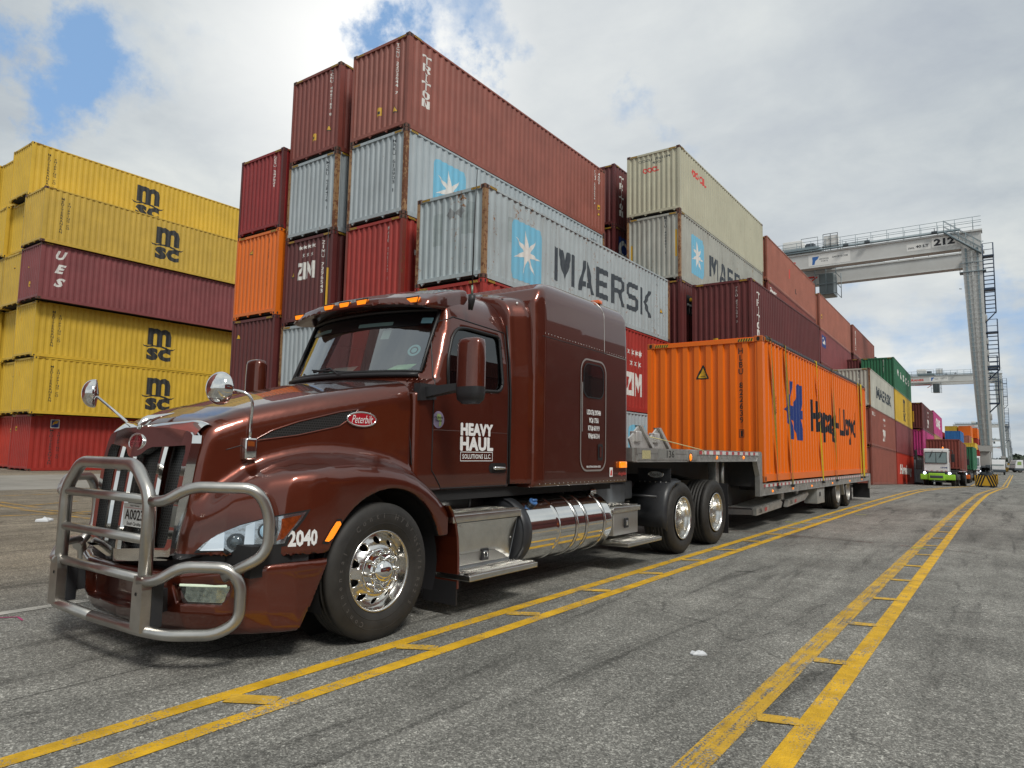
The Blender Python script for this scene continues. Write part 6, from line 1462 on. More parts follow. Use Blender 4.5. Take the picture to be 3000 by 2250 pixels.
# number plate
mb = MB(); px0, px1, pz0, pz1, py = .155, .46, .875, 1.03, -1.32
mb.cbox((px0, py, pz0), (px1, py+.006, pz1), .002); pl = mb.build('number_plate', mat('plate_white', (.74, .75, .72), .4), T)
def plput(g_, mt, nm='plate_lettering'): mb = MB(); mb.add([(v[0], py-.0015, v[1]) for v in g_[0]], g_[1]); mb.build(nm, mt, pl)
plput(off2d(fit2d(text2d('A0023', 1, .02), w_=.25, h=.070), (px0+px1)/2, pz0+.080), TXT_B); plput(off2d(fit2d(text2d('South Carolina', 1, .01, shear=.3), w_=.19, h=.024), (px0+px1)/2, pz0+.021), TXT_B)
plput(off2d(fit2d(text2d('Apportioned', 1, .01), w_=.12, h=.014), (px0+px1)/2, pz0+.139), TXT_B); plput(fill2d(rrect(px0+.01, pz0+.123, px1-.01, pz0+.126, .001, 1)), mat('plate_line', (.5, .1, .1), .5))

# ================================================================ drop-deck trailer
TR = empty('flatbed_trailer', (TX, TY, 0), 0, 0, 'aluminium drop-deck trailer with red and white reflector strip, carrying the orange container', 'trailer')
DECKW = 1.285
WOOD = mat('deck_dark', (.06, .045, .035), .8, var=.3)
mb = MB(); mb.box((-1.22, 4.36, 1.44), (1.22, 9.72, 1.492)); mb.box((-1.22, 9.80, .84), (1.22, 22.6, .888)); mb.build('deck', WOOD, TR)
REDR = mat('reflector_red', (.42, .015, .02), .3, coat=.5); WHR = mat('reflector_white', (.62, .62, .60), .3, coat=.5)
def rail(sx, y0, y1, zt, h, name='side_rail'):
    x0 = sx*1.22; x1 = sx*DECKW; a, b_ = min(x0, x1), max(x0, x1)
    mb = MB(); mb.box((a, y0, zt-h), (b_-.012*(sx > 0), y1, zt-.075)); mb.box((a, y0, zt-.075), (b_, y1, zt)); mb.box((min(sx*1.16, x1), y0, zt-h-.012), (max(sx*1.16, x1), y1, zt-h)); return mb.build(name, GALV, TR)
for sx in (1, -1):
    r1 = rail(sx, 4.36, 9.72, 1.50, .17); r2 = rail(sx, 9.84, 22.66, .895, .215)
    def refl(y0, y1, zt, par, p=.305):
        mb = MB(); n = int((y1-y0)/p)
        for i in range(n):
            y = y0+i*p; X = sx*(DECKW+.0015)
            mb.add([(X, y, zt-.068), (X, y+p*.42, zt-.068), (X, y+p*.42, zt-.014), (X, y, zt-.014)], [(0, 1, 2, 3)], 0); mb.add([(X, y+p*.42, zt-.068), (X, y+p, zt-.068), (X, y+p, zt-.014), (X, y+p*.42, zt-.014)], [(0, 1, 2, 3)], 1)
        mb.build('reflector_strip', [REDR, WHR], par)
        mb = MB()
        for i in range(n):
            y = y0+i*p; X = sx*(DECKW-.004); mb.box((min(X, X-sx*.01), y+.10, zt-.125), (max(X, X-sx*.01), y+.17, zt-.082))
        mb.build('stake_pocket', mat('pocket_grey', (.33, .33, .32), .5, .5), par)
    refl(6.55, 9.65, 1.50, r1); refl(9.95, 22.5, .895, r2)
    for y, z in ((7.35, 1.385), (8.75, 1.39)): MB().lathe([(0, sx*.022), (.022, sx*.018), (.034, 0)], 14, 'x', 0, (sx*(DECKW-.01), y, z)).build('marker_light', AMBER, TR)
    for y in (10.6, 12.2, 14.0, 16.4, 18.9, 21.0): MB().lathe([(0, sx*.022), (.018, sx*.018), (.030, 0)], 12, 'x', 0, (sx*(DECKW-.012), y, .735)).build('marker_light', AMBER, TR)
    # step down post
    mb = MB(); X0, X1 = sorted((sx*1.20, sx*(DECKW+.004))); mb.prism([(9.52, 1.33), (9.70, 1.49), (9.72, 1.502), (9.80, 1.502), (9.845, 1.46), (9.86, .665), (9.68, .665), (9.68, 1.05), (9.55, 1.25)], 0, X0, X1); mb.build('drop_post', GALV, TR)
    o = MB().cbox((X0, 6.04, 1.335), (X1+.006 if sx > 0 else X1, 6.42, 1.497), .006).build('lamp_housing', GALV, TR)
    mb = MB(); mb.lathe([(0, sx*.02), (.045, sx*.016), (.058, 0)], 20, 'x', 0, (sx*(DECKW+.004), 6.17, 1.385)); mb.build('amber_lamp', AMBER, o); MB().lathe([(.058, sx*.004), (.066, sx*.012), (.074, 0)], 20, 'x', 0, (sx*(DECKW+.004), 6.17, 1.385)).build('lamp_rim', RUBS, o)
    # gooseneck side beams, landing leg, steps
    xb = sx*.62
    mb = MB(); mb.prism([(4.40, 1.33), (4.40, 1.20), (5.0, 1.14), (6.9, 1.12), (8.6, .92), (9.3, .60), (9.9, .44), (16.0, .44), (16.3, .60), (22.4, .60), (22.4, .82), (9.85, .82), (9.75, 1.36)], 0, xb-.06, xb+.06); mb.build('main_beam', CHAS, TR)
    mb = MB(); mb.cbox((sx*1.02-.07, 7.86, .62), (sx*1.02+.07, 8.00, 1.36), .01); mb.cyl((sx*1.12, 8.06, .86), (sx*1.12, 8.06, 1.33), .032, 12); mb.cbox((sx*1.02-.05, 7.88, .30), (sx*1.02+.05, 7.98, .66), .01); mb.tube([(sx*.95, 8.0, .62), (sx*.75, 8.6, 1.25)], .025, 8); mb.build('landing_leg', GALV, TR)
    mb = MB(); mb.prism([(9.74, .30), (9.74, .42), (11.50, .50), (11.62, .46), (11.50, .36)] if True else [], 0, *sorted((sx*1.12, sx*1.20))); mb.prism([(12.0, .34), (12.1, .46), (13.9, .58), (14.0, .54), (13.6, .42)], 0, *sorted((sx*1.12, sx*1.20)))
    ramp_ = mb.build('folded_ramp', GALV, TR)
    MBt = MB(); MBu = MB()
    for i in range(18):
        y = 9.78+i*.10; z = .424+(y-9.74)*.0455; MBt.box((sx*.55 if sx > 0 else -1.19, y, z), (sx*1.19 if sx > 0 else -.55, y+.055, z+.02))
    for i in range(18):
        y = 12.14+i*.10; z = .466+(y-12.1)*.0667; MBu.box((sx*.55 if sx > 0 else -1.19, y, z), (sx*1.19 if sx > 0 else -.55, y+.055, z+.02))
    MBt.build('ramp_grating', GALV, ramp_); MBu.build('ramp_grating', GALV, ramp_)
    mb = MB(); mb.hexa([(sx*.4, 8.6, .36), (sx*1.14, 9.74, .31), (sx*1.14, 9.90, .31), (sx*.4, 8.8, .36), (sx*.4, 8.6, .46), (sx*1.14, 9.74, .40), (sx*1.14, 9.90, .40), (sx*.4, 8.8, .46)]); mb.build('ramp_arm', CHAS, TR)
    for y in (11.9, 13.2): MB().cbox((sx*1.06-.05, y, .50), (sx*1.06+.05, y+.2, .69), .006).build('hanger', GALV, TR)
    mb = MB(); mb.cbox((*sorted((sx*.92, sx*1.24))[:1], 14.75, .27), (sorted((sx*.92, sx*1.24))[1], 15.55, .68), .01); bx_ = mb.build('tool_box', mat('box_white_grey', (.36, .37, .36), .5, .2, dirt=.4), TR)
    X = sx*1.242; mb = MB(); mb.box((*[min(X, X+sx*.01)], 14.95, .45), (max(X, X+sx*.01), 15.07, .55)); mb.build('latch', BLACKP, bx_)
    for y in (17.28, 18.78): drive_wheel(sx, y, TR, .475, .42, 1.25, .29, True, mat('aged_rim', (.36, .35, .33), .4, .8, dirt=.3))
    mb = MB(); mb.prism([(17.95, .70), (18.08, .70), (18.22, .38), (18.15, .36)], 0, *sorted((sx*1.15, sx*1.25))); mb.build('fender_bracket', GALV, TR)
    mb = MB(); mb.box((sx*.75 if sx > 0 else -1.27, 22.52, .08), (sx*1.27 if sx > 0 else -.75, 22.54, .55)); mb.build('mud_flap', BLACKP, TR)
    mb = MB(); mb.box((sx*.8 if sx > 0 else -1.2, 19.6, .15), (sx*1.2 if sx > 0 else -.8, 19.62, .6)); mb.build('mud_flap', BLACKP, TR)
    mb = MB(); mb.cbox((sx*1.255-.025, 22.45, .40), (sx*1.255+.025, 22.70, .895), .008); mb.build('end_post', GALV, TR)
mb = MB(); mb.box((-1.24, 4.32, 1.33), (1.24, 4.36, 1.50)); mb.build('front_sill', GALV, TR)
mb = MB(); mb.box((-1.2, 9.74, .84), (1.2, 9.80, 1.49)); mb.build('drop_wall', CHAS, TR)
mb = MB(); mb.box((-1.24, 22.62, .70), (1.24, 22.67, .895)); mb.box((-1.2, 22.6, .40), (1.2, 22.66, .50)); mb.build('rear_sill', GALV, TR)
mb = MB()
for i in range(12): y = 10.4+i*1.02; mb.box((-1.2, y, .74), (1.2, y+.06, .84))
for i in range(5): y = 5.0+i*1.0; mb.box((-1.2, y, 1.33), (1.2, y+.06, 1.44))
mb.cyl((-1.1, 17.28, .475), (1.1, 17.28, .475), .07); mb.cyl((-1.1, 18.78, .475), (1.1, 18.78, .475), .07); mb.cbox((-.5, 16.4, .45), (.5, 19.4, .72), .03); mb.build('crossmembers', CHAS, TR)
# near edge lettering plates
mb = MB(); mb.add([(DECKW-.0095, 4.95, 1.345), (DECKW-.0095, 5.62, 1.345), (DECKW-.0095, 5.62, 1.42), (DECKW-.0095, 4.95, 1.42)], [(0, 1, 2, 3)]); 
o = MB().add([(DECKW+.0015, 5.02, 1.372), (DECKW+.0015, 5.62, 1.372), (DECKW+.0015, 5.62, 1.485), (DECKW+.0015, 5.02, 1.485)], [(0, 1, 2, 3)]).build('number_patch', mat('patch_dull', (.20, .20, .19), .5), TR)
MB().box((DECKW-.012, 4.40, 1.35), (DECKW, 6.04, 1.43)).build('rail_infill', GALV, TR)
g_ = off2d(fit2d(text2d('136', 1, .01), w_=.26, h=.10), 5.44, 1.428); MB().add([(DECKW+.003, v[0], v[1]) for v in g_[0]], g_[1]).build('lettering', TXT_B, TR)
MB().add([(DECKW+.0015, 4.52, 1.36), (DECKW+.0015, 4.78, 1.36), (DECKW+.0015, 4.78, 1.47), (DECKW+.0015, 4.52, 1.47)], [(0, 1, 2, 3)]).build('data_label', mat('label_cream', (.42, .38, .20), .6, var=.3, vscale=60), TR)
for y0, z0, tx in ((9.95, .36, '136'), (12.3, .41, '136')):
    g_ = off2d(fit2d(text2d(tx, 1, .02), w_=.20, h=.085), y0+.05, z0+.02); MB().add([(1.203, v[0], v[1]) for v in g_[0]], g_[1]).build('lettering', TXT_B, TR)
    MB().add([(1.203, y0+.34, z0-.01), (1.203, y0+.5, z0), (1.203, y0+.5, z0+.07), (1.203, y0+.34, z0+.06)], [(0, 1, 2, 3)]).build('warning_sticker', REDR, TR)
# loading brackets standing on the upper deck
for x in (1.12, 1.0):
    y0 = 5.16 if x > 1.05 else 6.02
    mb = MB(); mb.prism([(y0-.42, 1.80), (y0-.34, 1.80), (y0+.06, 1.492), (y0-.03, 1.492)], 0, x-.045, x+.045); mb.prism([(y0-.40, 1.80), (y0-.62, 1.66), (y0-.70, 1.62), (y0-.62, 1.50), (y0-.30, 1.50), (y0-.06, 1.50)], 0, x-.012, x+.012)
    mb.cbox((x-.05, y0-.56, 1.58), (x+.05, y0-.40, 1.72), .01); o = mb.build('loading_bracket', mat('bracket_bare_aluminium', (.62, .61, .59), .38, .6, var=.15, vscale=9), empty('deck_bracket', (TX, TY, 0), 0, 0, 'aluminium wedge bracket standing on the upper trailer deck, '+('nearer the camera' if x > 1.05 else 'the inner one beside it'), 'bracket'))
CORD = mat('yellow_cord', (.55, .50, .25), .7)
cd = MB().tube([(TX+1.1, TY+5.0, 1.67), (TX+1.2, TY+5.4, 1.62), (TX+1.28, TY+6.6, 1.505), (TX+1.292, TY+6.72, 1.49), (TX+1.292, TY+6.74, 1.42)], .007, 6).build('rope', CORD); tag(cd, 'thin yellow rope stretched from the wedge bracket down to the trailer deck edge', 'rope')

# ---- the orange container on the trailer, with tarpaulin bows and straps
HZ = .915; HH = 2.875
END_OLD = END_PR
END_PR = profile(-CW/2+.099, CW/2-.099, .243, .040, .42, .10)
hc = Cont(TX+CW/2+.055, 13.70, HZ, HH, orangeH, 'clean orange container strapped to the trailer, dark blue emblem and black lettering on its side', group=None, castm=cmat('casting_orange', (.45, .10, .01), .25, .3))
hc.code('HLBU 822639 1' if False else 'HLBU 822639', BK, .78, .22, 1.50); 
hc.end(off2d(fit2d(text2d('1', 1, .02), h=.12, w_=.05), .78, HH-1.93), BK); hc.end(fill2d(rrect(.725, HH-2.01, .835, HH-1.85, .003, 1), rrect(.735, HH-2.0, .825, HH-1.86, .003, 1)), BK)
tri_o = [(-.115, -.11), (.115, -.11), (0, .16)]
hc.end(off2d(fill2d([(-.13, -.12), (.13, -.12), (.13, -.09), (.015, .17), (-.015, .17), (-.13, -.09)]), 0.0, 2.18), HZK, 'warning_sticker', .004); hc.end(off2d(fill2d([(-.095, -.095), (.095, -.095), (0, .115)]), 0.0, 2.18), HZY, 'warning_sticker', .006)
hc.end(off2d(fit2d(text2d('SUPER HEAVY', 1, .01), w_=.11, h=.02), 0, 2.12), BK, 'lettering', .008)
# emblem
Y0 = 2.03; Zc = 1.52
em = [[(0, -.64), (0, .66), (.40, .62), (.37, .30), (.30, .12), (.27, 0.0), (.33, -.17), (.42, -.30), (.42, -.64)], ]
e1 = fill2d([(0, .66), (.30, .655), (.22, .35), (.16, .14), (.30, .12), (.55, .18), (.80, .34), (1.05, .62), (1.30, .625), (1.30, .22), (1.20, .13), (1.13, .06), (1.40, .06), (1.40, -.14), (1.12, -.15), (1.20, -.26), (1.30, -.40), (1.30, -.63), (.72, -.63), (.68, -.45), (.52, -.28), (.28, -.20), (.36, -.42), (.48, -.63), (0, -.63), (0, -.38), (-.20, -.22), (-.20, -.10), (-.40, 0), (-.20, .12), (-.16, .28), (0, .38)], [(.52, .655), (.54, .658), (.54, .66), (.52, .66)])
e1 = fill2d([(0, .66), (.30, .655), (.20, .34), (.12, .13), (.30, .10), (.45, .17), (.62, .34), (.82, .64), (1.30, .625), (1.30, .30), (1.16, .12), (1.13, .05), (1.40, .05), (1.40, -.15), (1.12, -.15), (1.17, -.30), (1.30, -.42), (1.30, -.64), (.66, -.64), (.52, -.44), (.36, -.24), (.20, -.20), (.30, -.42), (.44, -.63), (0, -.63), (0, -.36), (-.20, -.22), (-.22, -.08), (-.42, 0), (-.22, .12), (-.16, .30), (0, .36)])
hc.side(off2d(([(v[0]*.92, v[1]) for v in e1[0]], e1[1]), Y0+.06, Zc), NAVY, 'logo')
BKc = mat('letter_black_clean', (.012, .014, .02), .5)
hc.side(off2d(fit2d(text2d('Hapag-Lloyd', 1, .028), w_=6.15, h=1.02), 7.20, 1.40), BKc)
hc.sidecode('45 G1', BKc, 11.35, .22, .55, .1)
DB = mat('open_top_bows', (.07, .07, .08), .6)
for s_ in (1, -1):
    mb = MB(); mb.tube([(s_*(CW/2-.02), .25, HH-.01), (s_*(CW/2-.02), CL-.2, HH-.01)], .030, 8)
    for i in range(62): y = .3+i*.189; mb.cbox((s_*(CW/2-.03)-.035, y, HH-.05), (s_*(CW/2-.03)+.035, y+.06, HH+.035), .008)
    mb.build('tarpaulin_rail', DB, hc.o)
HOLEM = mat('fork_pocket_shade', (.5, .11, .008), .6)
for sz in (1, -1):
    MB().cyl((sz*(CW/2-.08), .003, HH-.058), (sz*(CW/2-.08), -.002, HH-.058), .030, 16).build('casting_hole', SHADOW, hc.o)
END_PR = END_OLD
def strap(y, mt, wd=.085, tw=0.0, lab='', wave=.0, rear=0.0):
    tw *= .45; wd *= .8 if wd < .2 else 1
    """webbing from the top rail down to the deck edge and under its winch"""
    vs = []; X = TX+DECKW+.012; xt = TX+CW/2+.055; pts = [(xt-.5, HZ+HH+.045), (xt+.01, HZ+HH+.045), (xt+.035, HZ+HH-.02), (xt+.035, HZ+HH-.9), (X+.02, HZ+.4), (X+.03, .93), (X+.03, .86), (X+.0, .80)]
    pts = []; n = 26
    z1 = HZ+HH+.042
    pts.append((xt-.6, z1, 0)); pts.append((xt-.02, z1, 0)); pts.append((xt+.022, z1-.03, 0))
    for i in range(n): t = i/(n-1); pts.append((xt+.022+(X-xt-.022)*t+.004*math.sin(t*6+y), z1-.06+(.90-z1+.06)*t, t))
    pts.append((X+.006, .86, 1)); pts.append((X-.006, .80, 1))
    for k, (x, z, t) in enumerate(pts):
        a = math.sin(t*math.pi*2+y)*tw; yy = y+rear*t; vs += [(x+math.sin(a)*wd/2, yy-math.cos(a)*wd/2, z), (x-math.sin(a)*wd/2, yy+math.cos(a)*wd/2, z)]
    mb = MB(); mb.add(vs, [(2*i, 2*i+1, 2*i+3, 2*i+2) for i in range(len(pts)-1)], 0, True); o = mb.build('ratchet_strap', mt)
    tag(o, lab, 'strap', 'straps over the orange container'); md = o.modifiers.new('s', 'SOLIDIFY'); md.thickness = .004
    MB().tube([(X+.0, y+rear-.06, .80), (X+.0, y+rear+.06, .80)], .035, 10).build('winch', BLACKF, o)
    g_ = fit2d(text2d('MYTEE', 1, .02), w_=.34, h=.05); mb = MB()
    mb.add([(xt+.048+(X-xt-.022)*.5, y+rear*.5-v[1], HZ+1.55+v[0]) for v in g_[0]], g_[1]); mb.build('strap_lettering', TXT_B, o)
SY1 = mat('strap_olive', (.30, .22, .02), .7, var=.2, vscale=20); SY2 = mat('strap_yellow', (.60, .44, .01), .65, var=.15, vscale=20)
strap(14.22, SY1, .10, .5, 'olive yellow webbing strap nearest the front corner of the orange container', rear=.42)
strap(15.35, SY1, .11, .4, 'olive webbing strap crossing the left part of the blue emblem', rear=.42)
strap(18.35, SY2, .08, .9, 'bright yellow strap over the black letters of the orange container', rear=.5)
strap(20.3, SY1, .11, .5, 'olive strap crossing the middle of the black lettering', rear=.3)
strap(24.3, SY2, .08, .3, 'yellow strap second from the rear end of the orange container', rear=.25)
strap(24.85, SY2, .30, .1, 'widest yellow strap at the rear end of the orange container', rear=.2)

# ================================================================ rubber tyred gantry cranes
CWHT = mat('crane_white', (.56, .57, .56), .5, dirt=.25, dirtc=(.30, .29, .26), vscale=1.2)
CGRY = mat('crane_grey_blue', (.20, .26, .29), .5); CDK = mat('crane_dark', (.06, .075, .09), .5); CBLUE = mat('ladder_blue', (.03, .055, .10), .5)
CPAN = mat('crane_panel', (.72, .72, .70), .5)
def crane(ox, oy, oz, label):
    K = empty('gantry_crane', (ox, oy, oz), 0, 0, label, 'crane', 'gantry cranes straddling the stacks')
    ZB, ZT = 20.45, 21.9; SP = -23.5; HY = 7.2     # local: right legs at x=0, beams along -x
    def leg(x, y):
        s = 1 if x > -5 else -1; mb = MB()
        # tapered box leg, straight on the outer side
        a0, a1 = (-.28, .43) if s > 0 else (-.43, .28)
        def L_(z): 
            t = min(1, max(0, (z-3.6)/17)); return -.28-.74*t**.8
        zs = [3.5, 5.5, 8, 11, 14, 17, 20.4, 21.9]; out = [(x+s*.46, z) for z in zs]+[(x+s*L_(z), z) for z in zs[::-1]]
        mb.prism(out, 1, y-.36, y+.36); o = mb.build('leg', CWHT, K)
        # cable trunking strips with brackets
        for k in range(3):
            mb = MB(); f = (.22, .5, .78)[k]
            for i in range(len(zs)-2):
                za, zb = zs[i], zs[i+1]
                def X(z, q=f): return x+s*(L_(z)+(.46-L_(z))*q)
                w_ = .07; mb.hexa([(X(za)-w_, y-.44, za), (X(za)+w_, y-.44, za), (X(za)+w_, y-.36, za), (X(za)-w_, y-.36, za), (X(zb)-w_, y-.44, zb), (X(zb)+w_, y-.44, zb), (X(zb)+w_, y-.36, zb), (X(zb)-w_, y-.36, zb)])
            mb.build('cable_duct', CGRY if k != 1 else GALV, o)
        mb = MB()
        for i in range(40):
            z = 4.0+i*.41; mb.box((min(x+s*(L_(z)+.1), x+s*.34), y-.455, z), (max(x+s*(L_(z)+.1), x+s*.34), y-.44, z+.03))
        mb.build('duct_clamps', GALV, o)
        MB().hexa([(x-.36, y-.5, 3.0), (x+.36, y-.5, 3.0), (x+.36, y+.5, 3.0), (x-.36, y+.5, 3.0), (x-.50, y-.42, 3.5), (x+.50, y-.42, 3.5), (x+.50, y+.42, 3.5), (x-.50, y+.42, 3.5)]).cbox((x-.34, y-.34, 1.1), (x+.34, y+.34, 3.05), .03).build('leg_foot', mat('crane_grey_plain', (.33, .33, .32), .6), o)
        mb = MB(); mb.cbox((x-.42, y-.5, .75), (x+.42, y+.5, 1.3), .05)
        for q in range(7): r_ = random.Random(q); mb.cbox((x-.5+.8*r_.random(), y-.6, 1.0+.5*r_.random()), (x-.3+.8*r_.random(), y-.4, 1.6+.3*r_.random()), .02)
        mb.build('drive_unit', CDK, o)
        # wheel bogie with hazard striped guard
        bo = MB().cbox((x-.74, y-1.0, .10), (x+.74, y+1.0, .82), .05).build('bogie', CDK, K)
        mb = MB(); mb.add([(x-.76, y-1.03, .18), (x+.76, y-1.03, .18), (x+.76, y-1.03, 1.02), (x-.76, y-1.03, 1.02)], [(0, 1, 2, 3)], 0)
        for i in range(4):
            for s2 in (1, -1):
                xa = x+s2*(.10+.19*i-.06); pts = [(xa+s2*.26, .18), (xa+s2*.38, .18), (xa+s2*.07, 1.02), (xa-s2*.05, 1.02)]
                pts = [(max(x-.76, min(x+.76, p[0])), p[1]) for p in pts]
                if abs(pts[0][0]-pts[2][0]) > .05: mb.add([(p[0], y-1.034, p[1]) for p in pts], [(0, 1, 2, 3)], 1)
        mb.build('hazard_guard', [HZY, HZK], bo)
        for dx in (-.38, .38): MB().lathe([(.2, -.18), (.44, -.17), (.48, -.1), (.48, .1), (.44, .17), (.2, .18)], 24, 'x', 0, (x+dx, y-.55, .42)).build('wheel', RUB, bo)
        return o
    for x in (0, SP):
        for y in (0, HY): leg(x, y)
        mb = MB(); mb.cbox((x-.25, .36, 1.6), (x+.25, HY-.36, 2.5), .03); mb.build('sill_beam', CWHT, K)
    for y in (0, HY):
        mb = MB(); mb.prism([(SP-1.0, ZB), (.42 if False else -1.02, ZB), (-1.02, ZT-.12), (SP-1.0, ZT-.12)], 1, y-.42, y+.42); mb.box((SP-1.2, y-.52, ZT-.12), (.55, y+.52, ZT+.03)); mb.box((SP-1.0, y-.5, ZB-.04), (-1.02, y+.5, ZB)); bm_ = mb.build('girder', CWHT, K)
        mb = MB()
        yy = y-.62 if y == 0 else y+.62
        for k in range(2):
            mb.tube([(SP-.5, yy, ZT+.62+.5*k), (.5, yy, ZT+.62+.5*k)], .022, 5)
            mb.tube([(SP-.5, y+.5, ZT+.62+.5*k), (.5, y+.5, ZT+.62+.5*k)], .02, 5)
        for i in range(19): x = SP+i*1.3; mb.tube([(x, yy, ZT), (x, yy, ZT+1.12)], .022, 5); mb.tube([(x, y+.5, ZT), (x, y+.5, ZT+1.12)], .02, 5)
        mb.build('handrail', CGRY, bm_)
        mb = MB(); mb.tube([(SP, yy+.05, ZT+.18), (-1.0, yy+.05, ZT+.18)], .10, 8); mb.tube([(SP, yy+.05, ZT+.42), (-8, yy+.05, ZT+.42)], .05, 6); mb.build('cable_pipe', CGRY, bm_)
    mb = MB(); mb.box((-.9, .37, ZT-1.0), (.45, HY-.37, ZT-.35)); mb.build('end_tie', CWHT, K)
    mb = MB(); mb.box((SP-.45, .4, ZT-1.0), (SP+.9, HY-.4, ZT-.35)); mb.build('end_tie', CWHT, K)
    F0 = -.425
    def gput(g_, mt, nm='lettering', dy=0.0): MB().add([(v[0], F0-.006-dy, v[1]) for v in g_[0]], g_[1]).build(nm, mt, K)
    gput(fill2d(rrect(-3.15, 20.85, -1.25, 21.72, .01, 1)), CPAN, 'sign_panel'); gput(off2d(fit2d(text2d('212', 1, .05), w_=1.55, h=.62), -2.22, 21.28), BKc, dy=.004)
    gput(fill2d(rrect(-5.1, 20.78, -3.25, 21.42, .01, 1)), CPAN, 'sign_panel'); gput(off2d(fit2d(text2d('SWL', 1, .03), w_=.5, h=.16), -4.72, 21.05), BKc, dy=.004); gput(off2d(fit2d(text2d('40 LT', 1, .03), w_=1.0, h=.26), -3.88, 21.13), BKc, dy=.004)
    gput(fill2d(rrect(-13.4, 20.6, -9.7, 21.7, .01, 1)), CPAN, 'sign_panel'); gput(off2d(fill2d([(-.3, .35), (.32, .38), (.18, .1), (-.02, -.05), (-.1, -.4), (-.32, -.42), (-.28, 0)]), -12.75, 21.12), mat('port_blue', (.03, .13, .40), .5), 'logo', dy=.004)
    gput(off2d(fit2d(text2d('GEORGIA', 1, .01), w_=.85, h=.15), -12.0, 21.2), SLATE, dy=.004); gput(off2d(fit2d(text2d('PORTS', 1, .01), w_=.6, h=.13), -11.95, 20.98), SLATE, dy=.004); gput(off2d(fit2d(text2d('GAPORTS.COM', 1, .02), w_=1.35, h=.16), -10.6, 21.25), SLATE, dy=.004)
    gput(off2d(fit2d(text2d('CRANES', 1, .04), w_=3.1, h=.5), -16.1, 20.98), REDT, dy=.002)
    # trolley, machinery and cab
    tr = MB().cbox((-15.6, -.7, ZT+.30), (-12.4, HY+.6, ZT+.55), .03).build('trolley', CGRY, K)
    mb = MB(); mb.cbox((-16.0, .6, ZT+.55), (-14.2, HY-.8, ZT+1.75), .05); mb.build('machinery_house', CPAN, tr)
    mb = MB(); mb.cyl((-13.9, .8, ZT+.9), (-13.0, .8, ZT+.9), .35, 14); mb.cbox((-13.6, -.4, ZT+.5), (-12.9, .4, ZT+1.0), .05); mb.tube([(-14, -.5, ZT+.5), (-14, -.5, ZT+1.5), (-12.5, -.5, ZT+1.5), (-12.5, -.5, ZT+.5)], .03, 6); mb.build('hoist', CDK, tr)
    mb = MB(); mb.cbox((-11.95, -.55, ZT+.5), (-10.75, .35, ZT+1.45), .04); mb.build('electrical_cabinet', CPAN, K)
    mb = MB()
    for x in (-12.0, -11.35, -10.72): mb.tube([(x, -.62, ZT), (x, -.62, ZT+1.6)], .03, 6)
    mb.tube([(-12.0, -.62, ZT+1.6), (-10.7, -.62, ZT+1.6)], .03, 6); mb.tube([(-12.1, -.62, ZT+.35), (-10.6, -.62, ZT+.35)], .04, 6); mb.build('cabinet_guard', CDK, K)
    mb = MB(); mb.cbox((-12.9, 1.6, ZB-2.3), (-11.6, 3.6, ZB-.2), .06); mb.build('operator_cab', mat('cab_dark', (.10, .13, .14), .3), K)
    mb = MB()
    for z in (ZB-2.3, ZB-1.3, ZB-.3): mb.tube([(-13.2, 1.3, z), (-11.3, 1.3, z), (-11.3, 3.9, z)], .035, 6)
    for x, y in ((-13.2, 1.3), (-12.2, 1.3), (-11.3, 1.3), (-11.3, 3.9)): mb.tube([(x, y, ZB-2.3), (x, y, ZB+.2)], .035, 6)
    mb.build('cab_cage', CGRY, K)
    mb = MB(); mb.tube([(-16.5, 1.4, ZB-.5), (-13.2, 1.4, ZB-.5)], .10, 6); mb.tube([(-14.0, 1.4, ZB-1.2), (-13.0, 1.4, ZB-.5)], .07, 6); mb.build('festoon_bracket', REDT, K)
    for x in (-2.9, -8.2, -10.0): MB().cbox((x-.22, -.95, ZT+.1), (x+.22, -.6, ZT+.28), .03).tube([(x, -.7, ZT+.28), (x, -.7, ZT+.6)], .03, 5).build('floodlight', CDK, K)
    # stairs down the outer side
    def flight(p, q, nm='stair'):
        p, q = Vector(p), Vector(q); mb = MB(); d = q-p
        for o_ in (0, .32): mb.tube([tuple(p+Vector((0, -o_, 0))), tuple(q+Vector((0, -o_, 0)))], .07, 6)
        for o_ in (0, .32):
            for h in (.5, 1.0): mb.tube([tuple(p+Vector((0, -o_, h))), tuple(q+Vector((0, -o_, h)))], .022, 5)
            for i in range(6): a = p+d*(i/5)+Vector((0, -o_, 0)); mb.tube([tuple(a), tuple(a+Vector((0, 0, 1.0)))], .022, 5)
        n = int(d.length/.28)
        for i in range(n): a = p+d*((i+.5)/n); mb.box((a.x-.1, a.y-.32, a.z-.01), (a.x+.1, a.y, a.z+.02))
        mb.build(nm, CGRY, K)
    flight((-2.2, -.55, ZT+.1), (.42, -.5, 19.75))
    def ladder(x, z0, z1, nm='ladder'):
        mb = MB(); W_ = .74
        for a in (0, W_): mb.tube([(x+a, -.1, z0), (x+a, -.1, z1+1.1)], .045, 6); mb.tube([(x+a, .5, z0), (x+a, .5, z1+1.1)], .03, 6)
        n = int((z1-z0)/.33)
        for i in range(n+1): z = z0+(z1-z0)*i/n; mb.box((x, -.16, z-.03), (x+W_, -.02, z+.03))
        for z in (z1, z1-2.9): mb.box((x-.2, -.25, z-.05), (x+W_+.05, .6, z+.05))
        for h in (.55, 1.1): mb.tube([(x, -.1, z1+h), (x+W_, -.1, z1+h), (x+W_, .5, z1+h)], .025, 5)
        mb.tube([(x+W_, -.1, z0), (x-.05, .0, z0-.85)], .05, 6); mb.build(nm, CBLUE, K)
    ladder(.50, 14.7, 19.6); ladder(.55, 9.8, 13.0); ladder(.42, 7.0, 9.9)
